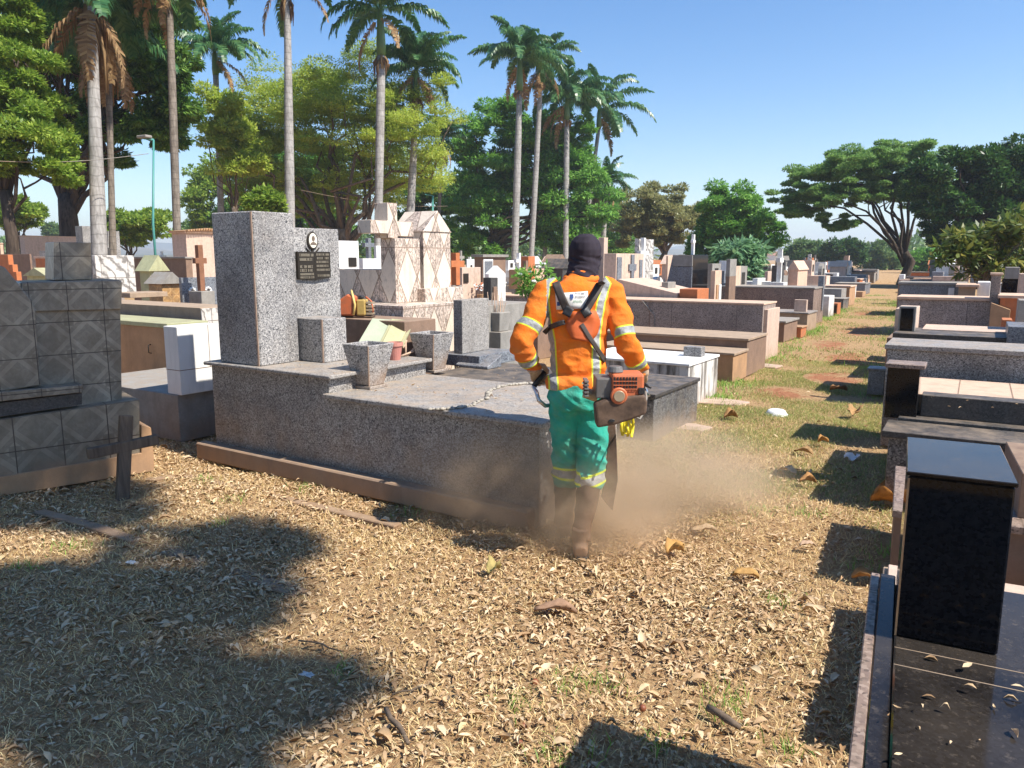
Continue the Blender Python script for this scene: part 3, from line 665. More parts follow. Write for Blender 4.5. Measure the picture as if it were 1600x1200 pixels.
single('pink_wall_tomb', 'pale pink plastered tomb wall behind the stepped orange stones', 'tomb', 'wall', 'pinkstone', 30, 38, 97, 369, 15., dy=2.6, extra=capped('peach', .02, .03))
single('brown_wall_tomb', 'brown rough tomb wall behind the green tiled headstone', 'tomb', 'wall', 'brownstone', -20, 46, 49, 397, 11., extra=ex_slab('brownstone', .7))
def steps_(g, x0, x1, y0, y1, z0, z1):
    for k, s_ in enumerate((.16, .30)): g.W('step', 'terracotta', x1 + .001 + (s_ - .15), x1 + s_ + .01, y0, y1, 0, z1 - .22 - .16 * k)
single('stepped_orange_tomb', 'bright orange stepped tombstone at the edge of the green tiles', 'tombstone', 'stone', 'terracotta', -30, 12, 20, 398, 8.6, extra=steps_)
single('orange_block_tomb', 'orange plastered block with a small grey stone on top', 'tomb', 'block', 'terracotta', 55, 82, 88, 404, 10.5, extra=lambda g, x0, x1, y0, y1, z0, z1: (g.W('lid', 'peach', x0 - .03, x1 + .03, y0 - .03, y1 + .03, z1 + .001, z1 + .05), g.W('stone', 'granite', x0 + .15, x0 + .5, y0 + .05, y1 - .05, z1 + .052, z1 + .2)))
single('sage_roof_tomb', 'small sage green chapel tomb with a sloping lid behind the green tiles', 'tomb', 'body', 'green_paint', 42, 76, 90, 432, 8., extra=ex_roof('green_paint', .17, 'y', .06))
single('pale_cube_tomb', 'pale stone stub tomb at the picture edge beside the dark trunk', 'tomb', 'stone', 'peach', -20, 0, 6, 381, 11.6, extra=capped('peach', .02, .03))
g = single('chapel_tomb', 'sage green house shaped tomb between the white marble and the pink mausoleum', 'tomb', 'wall', 'green_paint', 218, 234, 258, 424, 9.0, extra=ex_many(ex_roof('green_paint', .32, 'x', .07), ex_plaque('bronze', .35, .65, .55, .8, 'opening')))
g = single('orange_chapel_tomb', 'little house tomb with orange arabesque tiles and a mossy roof', 'tomb', 'wall', 'ornate_orange', 232, 253, 281, 444, 7.6, extra=ex_roof('concrete', .2, 'x', .06))
def flowers(g, x0, x1, y0, y1, z0, z1):
    rg = random.Random(2)
    for fy in (.25, .68):
        m = MB()
        for k in range(9):
            a = k / 9 * 6.28; cy, cz = y0 + (y1 - y0) * fy - g.o[1] + .05 * math.cos(a), z1 - .22 + .05 * math.sin(a)
            m.tube2([(0, 0, 0, 0)] * 0 or [(x1 - g.o[0] + .012, cy, cz - .02, .012), (x1 - g.o[0] + .02, cy, cz, .022), (x1 - g.o[0] + .012, cy, cz + .02, .012)], 6)
        m.build('rosette', M['white_paint'], g.root)
single('dark_slab_headstone', 'dark grey wall tomb with two white flower rosettes', 'tomb', 'wall', 'greyblue', 279, 283, 341, 434, 7.4, extra=flowers)
single('dark_front_tomb', 'dark brown low wall tomb below the pink mausoleum', 'tomb', 'wall', 'brownstone', 205, 290, 300, 404, 10.4, extra=capped('concrete', .03, .04))
def mausol(g, x0, x1, y0, y1, z0, z1):
    g.W('cornice', 'peach', x0 - .05, x1 + .05, y0 - .05, y1 + .05, z1 + .001, z1 + .06)
    m = MB(); yy = y0 - .1
    m.prism([(y0 - .1 - g.o[1], z1 + .062), (y1 + .1 - g.o[1], z1 + .062), ((y0 + y1) / 2 - g.o[1], z1 + .13)], 'x', x0 - .1 - g.o[0], x1 + .08 - g.o[0])
    for k in range(16):
        m.tube([(x1 + .05 - g.o[0], y0 + (y1 - y0) * k / 15 - g.o[1], z1 + .07 + .06 * (1 - abs(k / 7.5 - 1))), (x1 + .16 - g.o[0], y0 + (y1 - y0) * k / 15 - g.o[1], z1 + .07 + .06 * (1 - abs(k / 7.5 - 1)))], .03, 6)
    m.build('tiled_roof', M['ochre'], g.root)
single('pink_mausoleum', 'pink rough stone mausoleum with clay roof tiles, left of the granite stele', 'mausoleum', 'wall', 'pinkstone', 268, 290, 350, 364, 13.5, extra=mausol)
M['rust'] = plain('rusty_iron', (.26, .12, .065), .9, .4, 0, 0, 12.); M_RUST = 'rust'
g = Grave('rusty_cross', 'rust brown upright cross standing before the pink mausoleum', at=AD(314, 440, 12.), cat='cross')
zq2 = AD(314, 383, 12.)[2]; MB().box(-.16, .16, -.12, .12, 0, 1.1).build('pedestal', M['concrete'], g.root, .006); g.cross('upright', M_RUST, g.o[0], g.o[1], 1.1, zq2 - 1.1, .085, .2)
# --- centre: stones behind the diamond tiles and behind the worker
single('white_stepped_tomb', 'bright white stepped tomb just right of the granite headstone', 'tomb', 'wall', 'white_paint', 522, 529, 560, 376, 12., extra=ex_plaque('bronze', .45, .85, .72, .82, 'niche'))
single('small_white_cross_tomb', 'white tomb with a small dark cross between palms and lozenge tiles', 'tomb', 'wall', 'white_paint', 560, 567, 592, 404, 14., extra=ex_cross('greyblue', .5, .1))
single('upright_white_cross_tomb', 'slim white tombstone in front of the nearest left palm trunk', 'tombstone', 'stone', 'white_paint', 584, 588, 600, 384, 15.)
g = single('red_cross_tomb', 'orange red cross tombstone beside the lozenge tile chapel', 'tombstone', 'pedestal', 'concrete', 702, 708, 722, 446, 9.6, extra=ex_cross('terracotta', .5, .1))
g = single('peach_plaque_tomb', 'square peach tombstone with a dark plaque and pot of flowers', 'tombstone', 'stone', 'pinkstone', 709, 722, 751, 418, 10.6, extra=ex_many(ex_plaque('bronze', .05, .3, .82, .93), ex_slab('brownstone', .85, 1.6)))
q = g.q
def bouquet(rt_, z, leafm, flm, n=30, s_=.12, seed=1):
    rg = random.Random(seed); a, b = MB(), MB()
    for k in range(n):
        th, r_ = rg.uniform(0, 6.28), rg.uniform(.2, 1) * s_; h = rg.uniform(.4, 1) * s_ * 1.5
        p = Vector((math.cos(th) * r_, math.sin(th) * r_, z + h)); d = Vector((rg.uniform(-1, 1), rg.uniform(-1, 1), rg.uniform(-.3, 1))).normalized() * s_ * .3; e = Vector((-d.y, d.x, .3)).normalized() * s_ * .12
        a.add([p - d, p + e, p + d, p - e], [(0, 1, 2, 3)])
        if k % 3 == 0:
            q = p + Vector((0, 0, s_ * .2)); t = s_ * .16
            b.tube2([(q.x, q.y, q.z - t * .6, t * .4), (q.x, q.y, q.z, t), (q.x, q.y, q.z + t * .6, t * .5)], 6)
    a.build('leaves', leafm, rt_); b.build('blossoms', flm, rt_)
M['leaf_bright'] = foliage('bright_leaves', (.05, .12, .02), (.09, .20, .035), (.18, .28, .06), .3)
M['flower_white'] = simple('white_petals', (.8, .79, .75), .6); M['flower_orange'] = simple('orange_petals', (.6, .16, .05), .6); M['flower_mauve'] = simple('mauve_petals', (.38, .20, .33), .6)
pq = rotz(np.array([q[1] + .18, q[2] + (q[3] - q[2]) * .55, 0]), LR)
t_ = empty('flower_pot', (pq[0], pq[1], .851), 0, 'terracotta pot of orange and white flowers by the peach tombstone', 'flowers')
MB().lathe(0, 0, [(.05, 0), (.08, .14), (.0, .14)], 14).build('pot', M['ochre'], t_); bouquet(t_, .13, M['flower_white'], M['flower_orange'], 40, .13)
g = single('black_lantern_box', 'small black box lantern stone in front of a white tomb', 'lantern', 'box', 'black_dull', 755, 767, 778, 434, 9.3, extra=ex_plaque('brownstone', .25, .75, .15, .9, 'pane'))
single('white_arched_tomb', 'white tomb with sloped shoulders behind the small black lantern', 'tomb', 'wall', 'white_paint', 758, 764, 790, 428, 11., extra=ex_roof('white_paint', .14, 'x', .0))
g = single('glass_front_tomb', 'grey tomb with a white framed glass niche holding pink flowers', 'tomb', 'body', 'brownstone', 741, 754, 790, 402, 16., extra=ex_many(capped('concrete', .06, .07), ex_plaque('white_paint', .02, .42, .35, .97, 'frame'), lambda g, x0, x1, y0, y1, z0, z1: g.W('glass', 'greyblue', x1 + .021, x1 + .026, y0 + (y1 - y0) * .05, y0 + (y1 - y0) * .39, z0 + (z1 - z0) * .4, z0 + (z1 - z0) * .94)))
single('dark_cross_tomb', 'white tombstone bearing a dark cross, left of the glass niche', 'tombstone', 'stone', 'white_paint', 728, 730, 742, 405, 17., extra=ex_plaque('bronze', .4, .6, .3, .9, 'cross'))
single('terracotta_planter', 'square terracotta planter with mauve flowers on the long pink wall', 'planter', 'pot', 'ochre', 795, 814, 826, 421, 12.9, z0=1.0)
# long pink granite wall behind the worker
g = Grave('long_granite_tomb', 'long pink speckled granite wall tomb with a mitred end, behind the worker', px=(1190, 562))
vw = rotz(G(1190, 563), -LR)[1]
a = onV(778, 445, vw, g.r)[0]; b = onV(1193, 474, vw, g.r); VW = vw
g.W('wall', 'granite_pink', a, b[0], vw, vw + .75, 0, b[2] - .03); g.W('coping', 'peach', a - .01, b[0] + .012, vw - .012, vw + .78, b[2] - .029, b[2])
g.W('end_pier', 'pinkstone', b[0] + .001, b[0] + .06, vw + .06, vw + .8, 0, b[2] - .1)
m = MB()
for x in (.36, .62): m.box(a + (b[0] - a) * x - g.o[0], a + (b[0] - a) * x + .012 - g.o[0], vw - .0025 - g.o[1], vw + .01 - g.o[1], .02, b[2] - .035)
m.build('joint', M['brownstone'], g.root)
pts = [onV(*q, vw, g.r) for q in ((1004, 470), (1023, 493), (1023, 523))]
MB().tube([(p[0] - g.o[0], vw - .012 - g.o[1], p[2]) for p in pts], .008, 6).build('metal_bracket', M['concrete'], g.root)
LW = (a, b[0], vw, b[2])
t_ = empty('flower_bush', tuple(AD(838, 418, 12.6)), 0, 'leafy bush with white flowers rising behind the long pink wall', 'bush')
# stones standing behind the long wall
g = single('dark_cross_monument', 'pale pink monument with a dark inlaid cross behind the worker', 'monument', 'back_wall', 'pinkstone', 944, 963, 1006, 396, VW + .9, extra=ex_many(ex_plaque('greyblue', .02, .17, 0, .96, 'inlay'), ex_plaque('greyblue', .83, .93, 0, .93, 'inlay')))
q = g.q
uF = q[1] + .021; zc_ = q[5]
g.W('cross', 'greyblue', uF - .02, uF + .012, q[2] + (q[3] - q[2]) * .5, q[2] + (q[3] - q[2]) * .6, .9, zc_ - .02); g.W('cross', 'greyblue', uF - .02, uF + .0125, q[2] + (q[3] - q[2]) * .42, q[2] + (q[3] - q[2]) * .68, zc_ - .33, zc_ - .2)
MB().prism([(uF - g.o[0] + .02, .6), (uF + 1.2 - g.o[0], .6), (uF + 1.2 - g.o[0], .98), (uF - g.o[0] + .02, 1.22)], 'y', q[2] - g.o[1], q[3] - g.o[1]).build('sloping_slab', M['pinkstone'], g.root, .005)
single('pink_pillar_tomb', 'tall pink pillar just right of the hooded head', 'pillar', 'pillar', 'pinkstone', 935, 944, 950, 371, VW + 2.2)
single('white_cross_tomb', 'tall white marble slab with a raised white cross', 'monument', 'slab', 'vein_marble', 992, 999, 1022, 373, VW + 3.6, extra=lambda g, x0, x1, y0, y1, z0, z1: g.cross('cross', 'white_paint', x1 + .04, y0 + .12, z1 - .95, .97, .09, .42))
g = single('slant_black_tomb', 'tall black granite monument with slanting blue grey front and white finial', 'monument', 'shaft', 'black_glass', 1060, 1083, 1107, 398, VW + 3.2)
q = g.q
MB().prism([(q[0] - .36 - g.o[0], .5), (q[0] - g.o[0] - .002, .5), (q[0] - g.o[0] - .002, q[5]), (q[0] - .12 - g.o[0], q[5])], 'y', q[2] - g.o[1], q[2] + .5 - g.o[1]).build('slanting_face', M['greyblue'], g.root, .005)
MB().prism([(q[0] - .002 - g.o[0], q[2] - .03 - g.o[1]), (q[1] - g.o[0], q[2] - .03 - g.o[1]), (q[1] - g.o[0], q[2] - .001 - g.o[1]), (q[0] - .002 - g.o[0], q[2] - .001 - g.o[1])], 'z', .4, q[5] - .25).build('front_plate', M['greyblue'], g.root, .004)
g.W('pediment', 'concrete', q[0] - .1, q[1] - .001, q[2] - .028, q[2] - .001, q[5] - .24, q[5] - .01)
g.cross('finial', 'white_paint', q[0] + .2, q[2] + .3, q[5], .42, .06, .14)
single('orange_lid_tomb', 'orange lidded block on the long wall below the black monument', 'tomb', 'lid', 'terracotta', 1062, 1090, 1096, 452, VW + .9, dy=.6)
single('peach_pair_tomb', 'peach double pillar tombstone right of the black monument', 'tombstone', 'pillar', 'peach', 1111, 1118, 1128, 423, VW + 2.4, extra=ex_many(ex_plaque('white_paint', .6, .9, .5, .8), ex_plaque('ochre', .2, .4, .3, .8, 'inlay')))
single('grey_urn_tomb', 'grey stone urn behind the long pink wall', 'urn', 'urn', 'concrete', 1034, 1044, 1056, 441, VW + 1.3)
single('arched_grey_tomb', 'grey arched tombstone with brown foot, before the bright green tree', 'tombstone', 'foot', 'brownstone', 1134, 1140, 1150, 432, VW + 6.5, extra=lambda g, x0, x1, y0, y1, z0, z1: g.W('stone', 'concrete', x0, x1, y0, y1, z1 + .001, z1 + .42))
single('peach_block_tomb', 'peach block tombstone at the foot of the bright green tree', 'tombstone', 'stone', 'peach', 1143, 1147, 1158, 416, VW + 7.4)
single('slim_peach_pillar', 'slim peach pillar with a small niche, before the olive tree', 'pillar', 'pillar', 'peach', 1041, 1044, 1053, 400, VW + 8., extra=ex_plaque('bronze', .3, .7, .35, .5, 'niche'))
# --- platforms in front of the long wall
g = Grave('double_step_tomb', 'brown two step platform tomb with weeds below the long pink wall', px=(1150, 600))
vA = rotz(G(1160, 600), -LR)[1]
g.P('lower_step', 'ochre', 930, 1146, 0, 556, vA, 0., dy=.62); q = g.last
g.W('lower_lid', 'concrete_warm', q[0], q[1] + .02, q[2] - .02, q[3], q[5] + .001, q[5] + .035)
g.P('upper_step', 'brownstone', 920, 1168, 0, 533, vA + .64, 0., dy=.95); q = g.last
g.W('upper_lid', 'concrete_warm', q[0], q[1] + .02, q[2] - .02, q[3], q[5] + .001, q[5] + .035)
g = Grave('whitewashed_tomb', 'peeling whitewashed tomb with a small upright tablet, beside the path', px=(1075, 640))
vA2 = rotz(G(1078, 640), -LR)[1]
g.P('body', 'drip_white', 900, 1076, 0, 573, vA2, 0., dy=.98); q = g.last
g.W('lid', 'white_paint', q[0], q[1] + .015, q[2] - .015, q[3] + .01, q[5] + .001, q[5] + .03)
g.P('tablet', 'granite', 1068, 1096, 1102, 543, vA2 + .62, q[5] + .031)
g = Grave('grey_slab_tomb', 'plain dark grey slab tomb with polished top, just right of the worker', px=(1020, 690))
vA3 = rotz(G(1021, 692), -LR)[1]
g.P('body', 'granite_dark', 820, 1022, 0, 622, vA3, 0., dy=1.12); q = g.last
g.W('lid', 'black_dull', q[0], q[1] + .02, q[2] - .02, q[3] + .01, q[5] + .001, q[5] + .035)
# brick side of the platform and paving scraps along the path
for px_, sz, lab in (((1110, 628), (.42, .2), 'pinkish concrete paving scrap beside the whitewashed tomb'), ((1062, 668), (.3, .16), 'grey paving scrap in the grass near the dark slab'), ((1185, 572), (.34, .2), 'pale paving scrap at the foot of the long pink wall')):
    p = G(*px_); o = MB().prism([(-sz[0], -sz[1]), (sz[0] * .8, -sz[1] * .8), (sz[0], sz[1] * .5), (sz[0] * .3, sz[1]), (-sz[0] * .9, sz[1] * .8)], 'z', -.01, .022).build('paving_slab', M['pinkstone'], None, .008, loc=tuple(p)); tag(o, lab, 'paving slab', 'paving scraps along the path')
# --- graves on up the left side of the path
LSTR = [  # name, label, part, mat, xa, xb, xc, ytop, ybottom(at xb), extra
 ('black_post_tomb', 'slim dark post tomb next to the mitred pink wall end', 'post', 'greyblue', 1204, 1212, 1216, 487, 556, None),
 ('bench_tomb', 'low bench shaped tomb of pink stone by the path', 'bench', 'brownstone', 1150, 1226, 1246, 505, 535, capped('concrete', .03, .04)),
 ('brick_stub_tomb', 'small open brick box beside the green weeds', 'box', 'terracotta', 1236, 1252, 1260, 513, 528, capped('ochre', .02, .03)),
 ('flat_brown_tomb', 'flat brown slab tomb carrying a square pink stone', 'body', 'concrete_warm', 1120, 1262, 1276, 491, 519, lambda g, x0, x1, y0, y1, z0, z1: (g.W('lid', 'slab_grey', x0, x1 + .02, y0 - .02, y1, z1 + .001, z1 + .035), g.W('stone', 'pinkstone', x1 - .34, x1 - .08, y0 + .2, y0 + .32, z1 + .036, z1 + .3))),
 ('long_dark_tomb', 'long dark purple grey granite wall tomb with a pier at the path', 'wall', 'granite_brown', 1125, 1272, 1288, 452, 508, lambda g, x0, x1, y0, y1, z0, z1: (g.W('coping', 'concrete', x0, x1 + .02, y0 - .02, y1, z1 + .001, z1 + .04), g.W('pier', 'greyblue', x1 - .1, x1 + .03, y0 + .9, y0 + 1.05, .3, z1 + .3))),
 ('grey_end_tomb', 'grey and white low end walls between two wall tombs', 'wall', 'worn_white', 1255, 1296, 1304, 463, 496, None),
 ('brick_vault_tomb', 'open terracotta brick vault with dark mouth', 'vault', 'terracotta', 1296, 1309, 1314, 474, 492, ex_front('bronze', .1, .9, .15, .85, 'opening')),
 ('ochre_wall_tomb', 'long ochre stone wall tomb with rounded corner, farther along the path', 'wall', 'ochre', 1285, 1328, 1337, 449, 478, capped('peach', .03, .05)),
 ('dark_slab_bench', 'dark slab bench tomb before the ochre wall', 'bench', 'granite_dark', 1288, 1318, 1326, 468, 484, capped('concrete', .03, .03)),
 ('blue_wall_tomb', 'long blue grey wall tomb near the end of the path', 'wall', 'greyblue', 1305, 1352, 1360, 444, 460, capped('concrete', .03, .04)),
 ('small_orange_tomb', 'small orange brick stub by the far path edge', 'stone', 'ochre', 1330, 1348, 1353, 456, 464, None),
 ('gable_house_tomb', 'peach house shaped tomb with white gable roof, left of the path', 'wall', 'peach', 1232, 1247, 1262, 422, 470, ex_roof('peach', .35, 'y', .05)),
 ('lantern_tomb', 'white and grey lantern tombstone beside the peach house tomb', 'stone', 'worn_white', 1228, 1234, 1245, 430, 462, ex_plaque('greyblue', .2, .8, .2, .8, 'pane')),
 ('peach_pillar_tomb', 'upright peach slab behind the long dark wall', 'slab', 'pinkstone', 1195, 1200, 1206, 424, 462, None),
 ('white_bench_tomb', 'pair of white stone blocks behind the long dark wall', 'block', 'worn_white', 1176, 1184, 1196, 435, 468, None),
 ('ochre_low_tomb', 'low ochre slab tomb behind the long dark wall', 'slab', 'ochre', 1202, 1212, 1228, 440, 466, None),
]
for nm, lab, part, mat, xa, xb, xc, yt, yb, ex in LSTR:
    V_ = rotz(G(xb, yb), -LR)[1]
    single(nm, lab, 'tombstone' if 'stone' in lab and 'wall' not in lab else 'tomb', part, mat, xa, xb, xc, yt, V_, extra=ex)

# --- right of the path
RR = R(-4.)
# near black tomb at the picture's lower right corner
g = Grave('black_granite_tomb', 'polished black granite tomb with a glossy black box, closest to the viewer', at=(0., 2.3), r=0.)
Z1 = .73
g.W('body', 'concrete_warm', -.004, 1.5, .55, 2.34, 0, Z1 - .03)
g.W('kerb', 'granite_brown', -.03, -.006, .55, 2.345, Z1 - .16, Z1 - .008, bevel=.003)
g.W('channel', 'black_glass', -.0055, .034, .55, 2.345, Z1 - .029, Z1 - .006, bevel=.003)
sl_ = g.W('slab', 'black_glass', .036, 1.5, .55, 2.35, Z1 - .028, Z1, bevel=.004)
m = MB()
for y in (1.875, 1.79): m.box(.037 - g.o[0], 1.5, y - g.o[1], y + .0025 - g.o[1], Z1, Z1 + .0006)
m.build('joint', M['concrete_warm'], sl_)
bx = g.W('box', 'black_glass', .036, .245, 1.935, 2.31, Z1 + .001, 1.125, bevel=.004)
g.W('box_lid', 'black_glass', .032, .249, 1.93, 2.315, 1.126, 1.136, parent=bx, bevel=.002)
g.W('corner_strip', 'ochre', .0355, .040, 1.931, 1.9345, Z1 + .004, 1.12, parent=bx, bevel=0)
g = Grave('low_pink_tomb', 'low pinkish plastered tomb partly behind the black granite tomb', at=(0., 3.2), r=0.)
g.W('body', 'concrete_warm', .0, 1.6, 2.6, 3.7, 0, .24); g.W('floor', 'pinkstone', .02, 1.6, 2.62, 3.68, .241, .262)
g = Grave('brown_brick_tomb', 'brown brick tomb with a rough top behind the glossy black box', at=(0., 4.5), r=0.)
g.W('body', 'brownstone', .03, 1.7, 4.08, 4.95, 0, .36); g.W('lid', 'granite_brown', .02, 1.7, 4.06, 4.97, .361, .40); g.W('upper', 'brownstone', .55, 1.7, 4.2, 4.9, .401, .62)
g = Grave('dark_stele_tomb', 'dark granite tomb with a short capped black stele at its corner, right of the path', px=(1390, 790), r=RR)
v3 = rotz(G(1391, 790), -RR)[1]
a = onV(1388, 690, v3, RR); zt3 = onV(1380, 672, v3 - .03, RR)[2]
g.W('body', 'granite_dark', a[0], 1.9, v3, v3 + 1.55, 0, zt3 - .045); g.W('ledge', 'black_dull', a[0] - .04, 1.9, v3 - .04, v3 + .36, zt3 - .044, zt3)
g.W('floor', 'black_dull', a[0] + .02, 1.9, v3 + .37, v3 + 1.6, zt3 - .044, zt3 + .02)
vst = g.V(1385, 652, zt3)
s0 = onV(1385, 600, vst, RR)[0]; s1 = onV(1436, 600, vst, RR)[0]; zs = onV(1388, 574, vst, RR)[2]
ss = g.W('stele', 'black_glass', s0, s1, vst, vst + .2, zt3 + .001, zs); g.W('cap', 'granite_brown', s0 - .015, s1 + .03, vst - .02, vst + .22, zs + .001, zs + .03, parent=ss)
zsl = onV(1440, 617, vst + .05, RR)[2]
va_ = max(g.V(1440, 611, zsl), vst + .2); g.W('slab', 'black_dull', s1 + .02, 1.9, vst + .06, va_, zt3 + .021, zsl); vb_ = g.V(1440, 589, zsl - .02)
g.W('tiled_floor', 'peach', s1 - .1, 2.0, va_ + .001, min(vb_, 7.2), zt3 + .022, zsl - .02)
m = MB()
for k in range(1, 6): m.box(s1 - .1 + k * .33 - g.o[0], s1 - .1 + k * .33 + .008 - g.o[0], va_ + .002 - g.o[1], min(vb_, 7.2) - g.o[1], zsl - .0195, zsl - .0185)
m.build('floor_joint', M['brownstone'], g.root)
g = Grave('grey_bar_tomb', 'grey granite tomb with a broad pale coping, second beyond the black stele', px=(1388, 640), r=RR)
v4 = 7.25; a = onV(1387, 540, v4, RR)
g.W('wall', 'granite_dusty', a[0], 2.2, v4, v4 + .62, 0, a[2] - .03); g.W('coping', 'slab_grey', a[0] - .02, 2.2, v4 - .02, v4 + .64, a[2] - .029, a[2] + .012)
g = Grave('small_grey_box', 'small blue grey stone box on the path edge with leaves around it', px=(1357, 615), r=RR, cat='stone box')
v5 = rotz(G(1357, 616), -RR)[1]
g.P('box', 'greyblue', 1357, 1383, 0, 580, v5, 0., dy=.24); q = g.last; g.W('lid', 'greyblue', q[0] - .015, q[1] + .015, q[2] - .015, q[3] + .015, q[5] + .001, q[5] + .025)
g = Grave('black_tablet_tomb', 'low black slab tomb with a small framed black tablet', px=(1397, 560), r=RR)
v6 = 9.3
a = onV(1395, 520, v6, RR); g.W('slab', 'black_dull', a[0], 2.4, v6, v6 + .85, 0, a[2]); z6 = a[2]
g.W('floor', 'pinkstone', a[0] + .25, 2.0, v6 + .55, v6 + 1.3, a[2] - .2, a[2] + .012)
g.P('tablet', 'black_glass', 1408, 1428, 0, 482, v6 + .3, z6 + .001, dy=.07); q = g.last
g.W('tablet_frame', 'concrete', q[0] - .02, q[1] + .025, q[2] + .01, q[3] + .02, z6 + .001, q[5] + .02)
g.W('side_stone', 'pinkstone', a[0] - .05, a[0] + .16, v6 + .75, v6 + 1.5, 0, z6 + .22)
g = Grave('stone_trough', 'low grey stone trough with a sprouting weed before the red granite wall', at=AD(1490, 505, 11.9), r=RR, cat='trough')
zz = AD(1490, 497, 11.9)[2]; zz0 = AD(1490, 506, 11.9)[2]
MB().box(-.36, .10, -.1, .1, zz0 - .02, zz).box(.13, .38, -.12, .06, zz0 - .02, zz - .01).build('trough', M['granite'], g.root, .006); MB().box(-.7, 1.6, -.35, .5, 0, zz0 - .021).build('plinth', M['concrete_warm'], g.root, .006)
rg = random.Random(4); m = MB()
for k in range(26):
    x, y = rg.uniform(.0, .2), rg.uniform(-.06, .06); h = rg.uniform(.05, .22); d = Vector((rg.uniform(-.06, .06), rg.uniform(-.05, .05), h)); p = Vector((x, y, zz)); e = Vector((.012, .006, 0))
    m.add([p - e * .3, p + e * .3, p + d * .6 + e, p + d, p + d * .6 - e], [(0, 1, 2, 3, 4)])
m.build('weed', M['leaf_bright'], g.root)
g = Grave('red_granite_tomb', 'reddish pink granite wall tomb with tall pillar and sloping brown wing, right of path', at=(.1, 12.6), r=RR)
v8 = 12.6; a = onV(1405, 464, v8, RR); b = onV(1552, 468, v8, RR)
g.W('wall', 'granite_pink', a[0], b[0] + .05, v8, v8 + .7, 0, a[2] - .03); g.W('coping', 'peach', a[0] - .03, b[0] + .05, v8 - .03, v8 + .72, a[2] - .029, a[2] + .01)
g.P('pillar', 'granite_pink', 1550, 1565, 0, 430, v8 - .05, 0., dy=.3); q = g.last; g.W('pillar_cap', 'peach', q[0] - .02, q[1] + .02, q[2] - .02, q[3] + .02, q[5] + .001, q[5] + .03)
c0, c1 = onV(1549, 473, v8 - .4, RR), onV(1579, 484, v8 - .4, RR)
MB().prism([(c0[0] - g.o[0], .3), (c1[0] - g.o[0], .3), (c1[0] - g.o[0], c1[2]), (c0[0] - g.o[0], c0[2])], 'y', v8 - .4 - g.o[1], v8 - .06 - g.o[1]).build('sloping_wing', M['ochre'], g.root, .004)
g.W('terrace', 'brownstone', a[0] - .02, 3.2, v8 - 1.15, v8 - .01, 0, .55)
single('terracotta_wall_tomb', 'deep terracotta wall tomb with pale coping at the right picture edge', 'tomb', 'wall', 'terracotta', 1563, 1660, 0, 468, 12.3, r=RR, dy=.8, extra=capped('peach', .03, .04))
single('terracotta_step', 'small terracotta step block before the terracotta wall', 'step', 'block', 'terracotta', 1566, 1582, 0, 500, 11.4, r=RR, dy=.4)
single('grey_pillar_stub', 'pale grey pillar stub cut by the right picture edge', 'pillar', 'pillar', 'concrete', 1592, 1640, 0, 470, 10.2, r=RR, dy=.4)
single('dark_platform', 'blue grey stepped platform at the right picture edge', 'tomb', 'platform', 'greyblue', 1575, 1680, 0, 514, 9.2, r=RR, dy=.7)
single('grey_wall_tomb', 'long low blue grey wall tomb with a white tablet, beyond the red granite wall', 'tomb', 'wall', 'greyblue', 1405, 1508, 0, 446, 18., r=RR, dy=1.2, extra=ex_many(capped('concrete', .03, .05), ex_front('white_paint', .76, .85, .3, .95, 'tablet')))
single('peach_gate_tomb', 'peach lintel tomb right of the white tablet', 'tomb', 'wall', 'concrete_warm', 1498, 1525, 0, 449, 17., r=RR, dy=1., extra=capped('peach', .05, .05))
single('white_slope_tomb', 'white and blue sloped tombstone under the yellowing shrub', 'tombstone', 'stone', 'white_paint', 1528, 1548, 0, 441, 17.5, r=RR, dy=.8)
single('black_niche_tomb', 'tall black tombstone with a sage green top behind the terracotta wall', 'tombstone', 'stone', 'black_glass', 1567, 1592, 0, 436, 16., r=RR, dy=.6, extra=lambda g, x0, x1, y0, y1, z0, z1: g.W('head', 'concrete', x0 + .03, x1, y0, y1, z1 + .001, z1 + .2))
single('brown_slab_tomb', 'brown leaning slab tombstone at the right edge under the shrub', 'tombstone', 'stone', 'pinkstone', 1594, 1625, 0, 428, 15., r=RR, dy=.5)
single('grey_twin_tomb', 'grey twin slab tomb with a pale diagonal face, left of the shrub', 'tomb', 'slab', 'greyblue', 1456, 1474, 0, 425, 26., r=RR, dy=.8, extra=lambda g, x0, x1, y0, y1, z0, z1: g.W('face', 'pinkstone', x1 - .25, x1 + .5, y0 - .3, y0 - .02, 0, z1 - .12))
single('peach_pillar_stone', 'slim peach pillar stone under the yellowing shrub', 'pillar', 'pillar', 'pinkstone', 1508, 1515, 0, 424, 21., r=RR, dy=.3)
single('brown_pillar_stone', 'brown square pillar stone under the yellowing shrub', 'pillar', 'pillar', 'brownstone', 1494, 1502, 0, 430, 22., r=RR, dy=.3)
single('far_corner_tomb', 'grey corner stone where the path ends on its right', 'tomb', 'stone', 'brownstone', 1404, 1413, 0, 438, 24., r=RR, dy=2.)
single('white_dome_stone', 'small white rounded stone against the spreading tree trunk', 'stone', 'stone', 'white_paint', 1405, 1413, 0, 429, 30., r=RR, dy=.5)

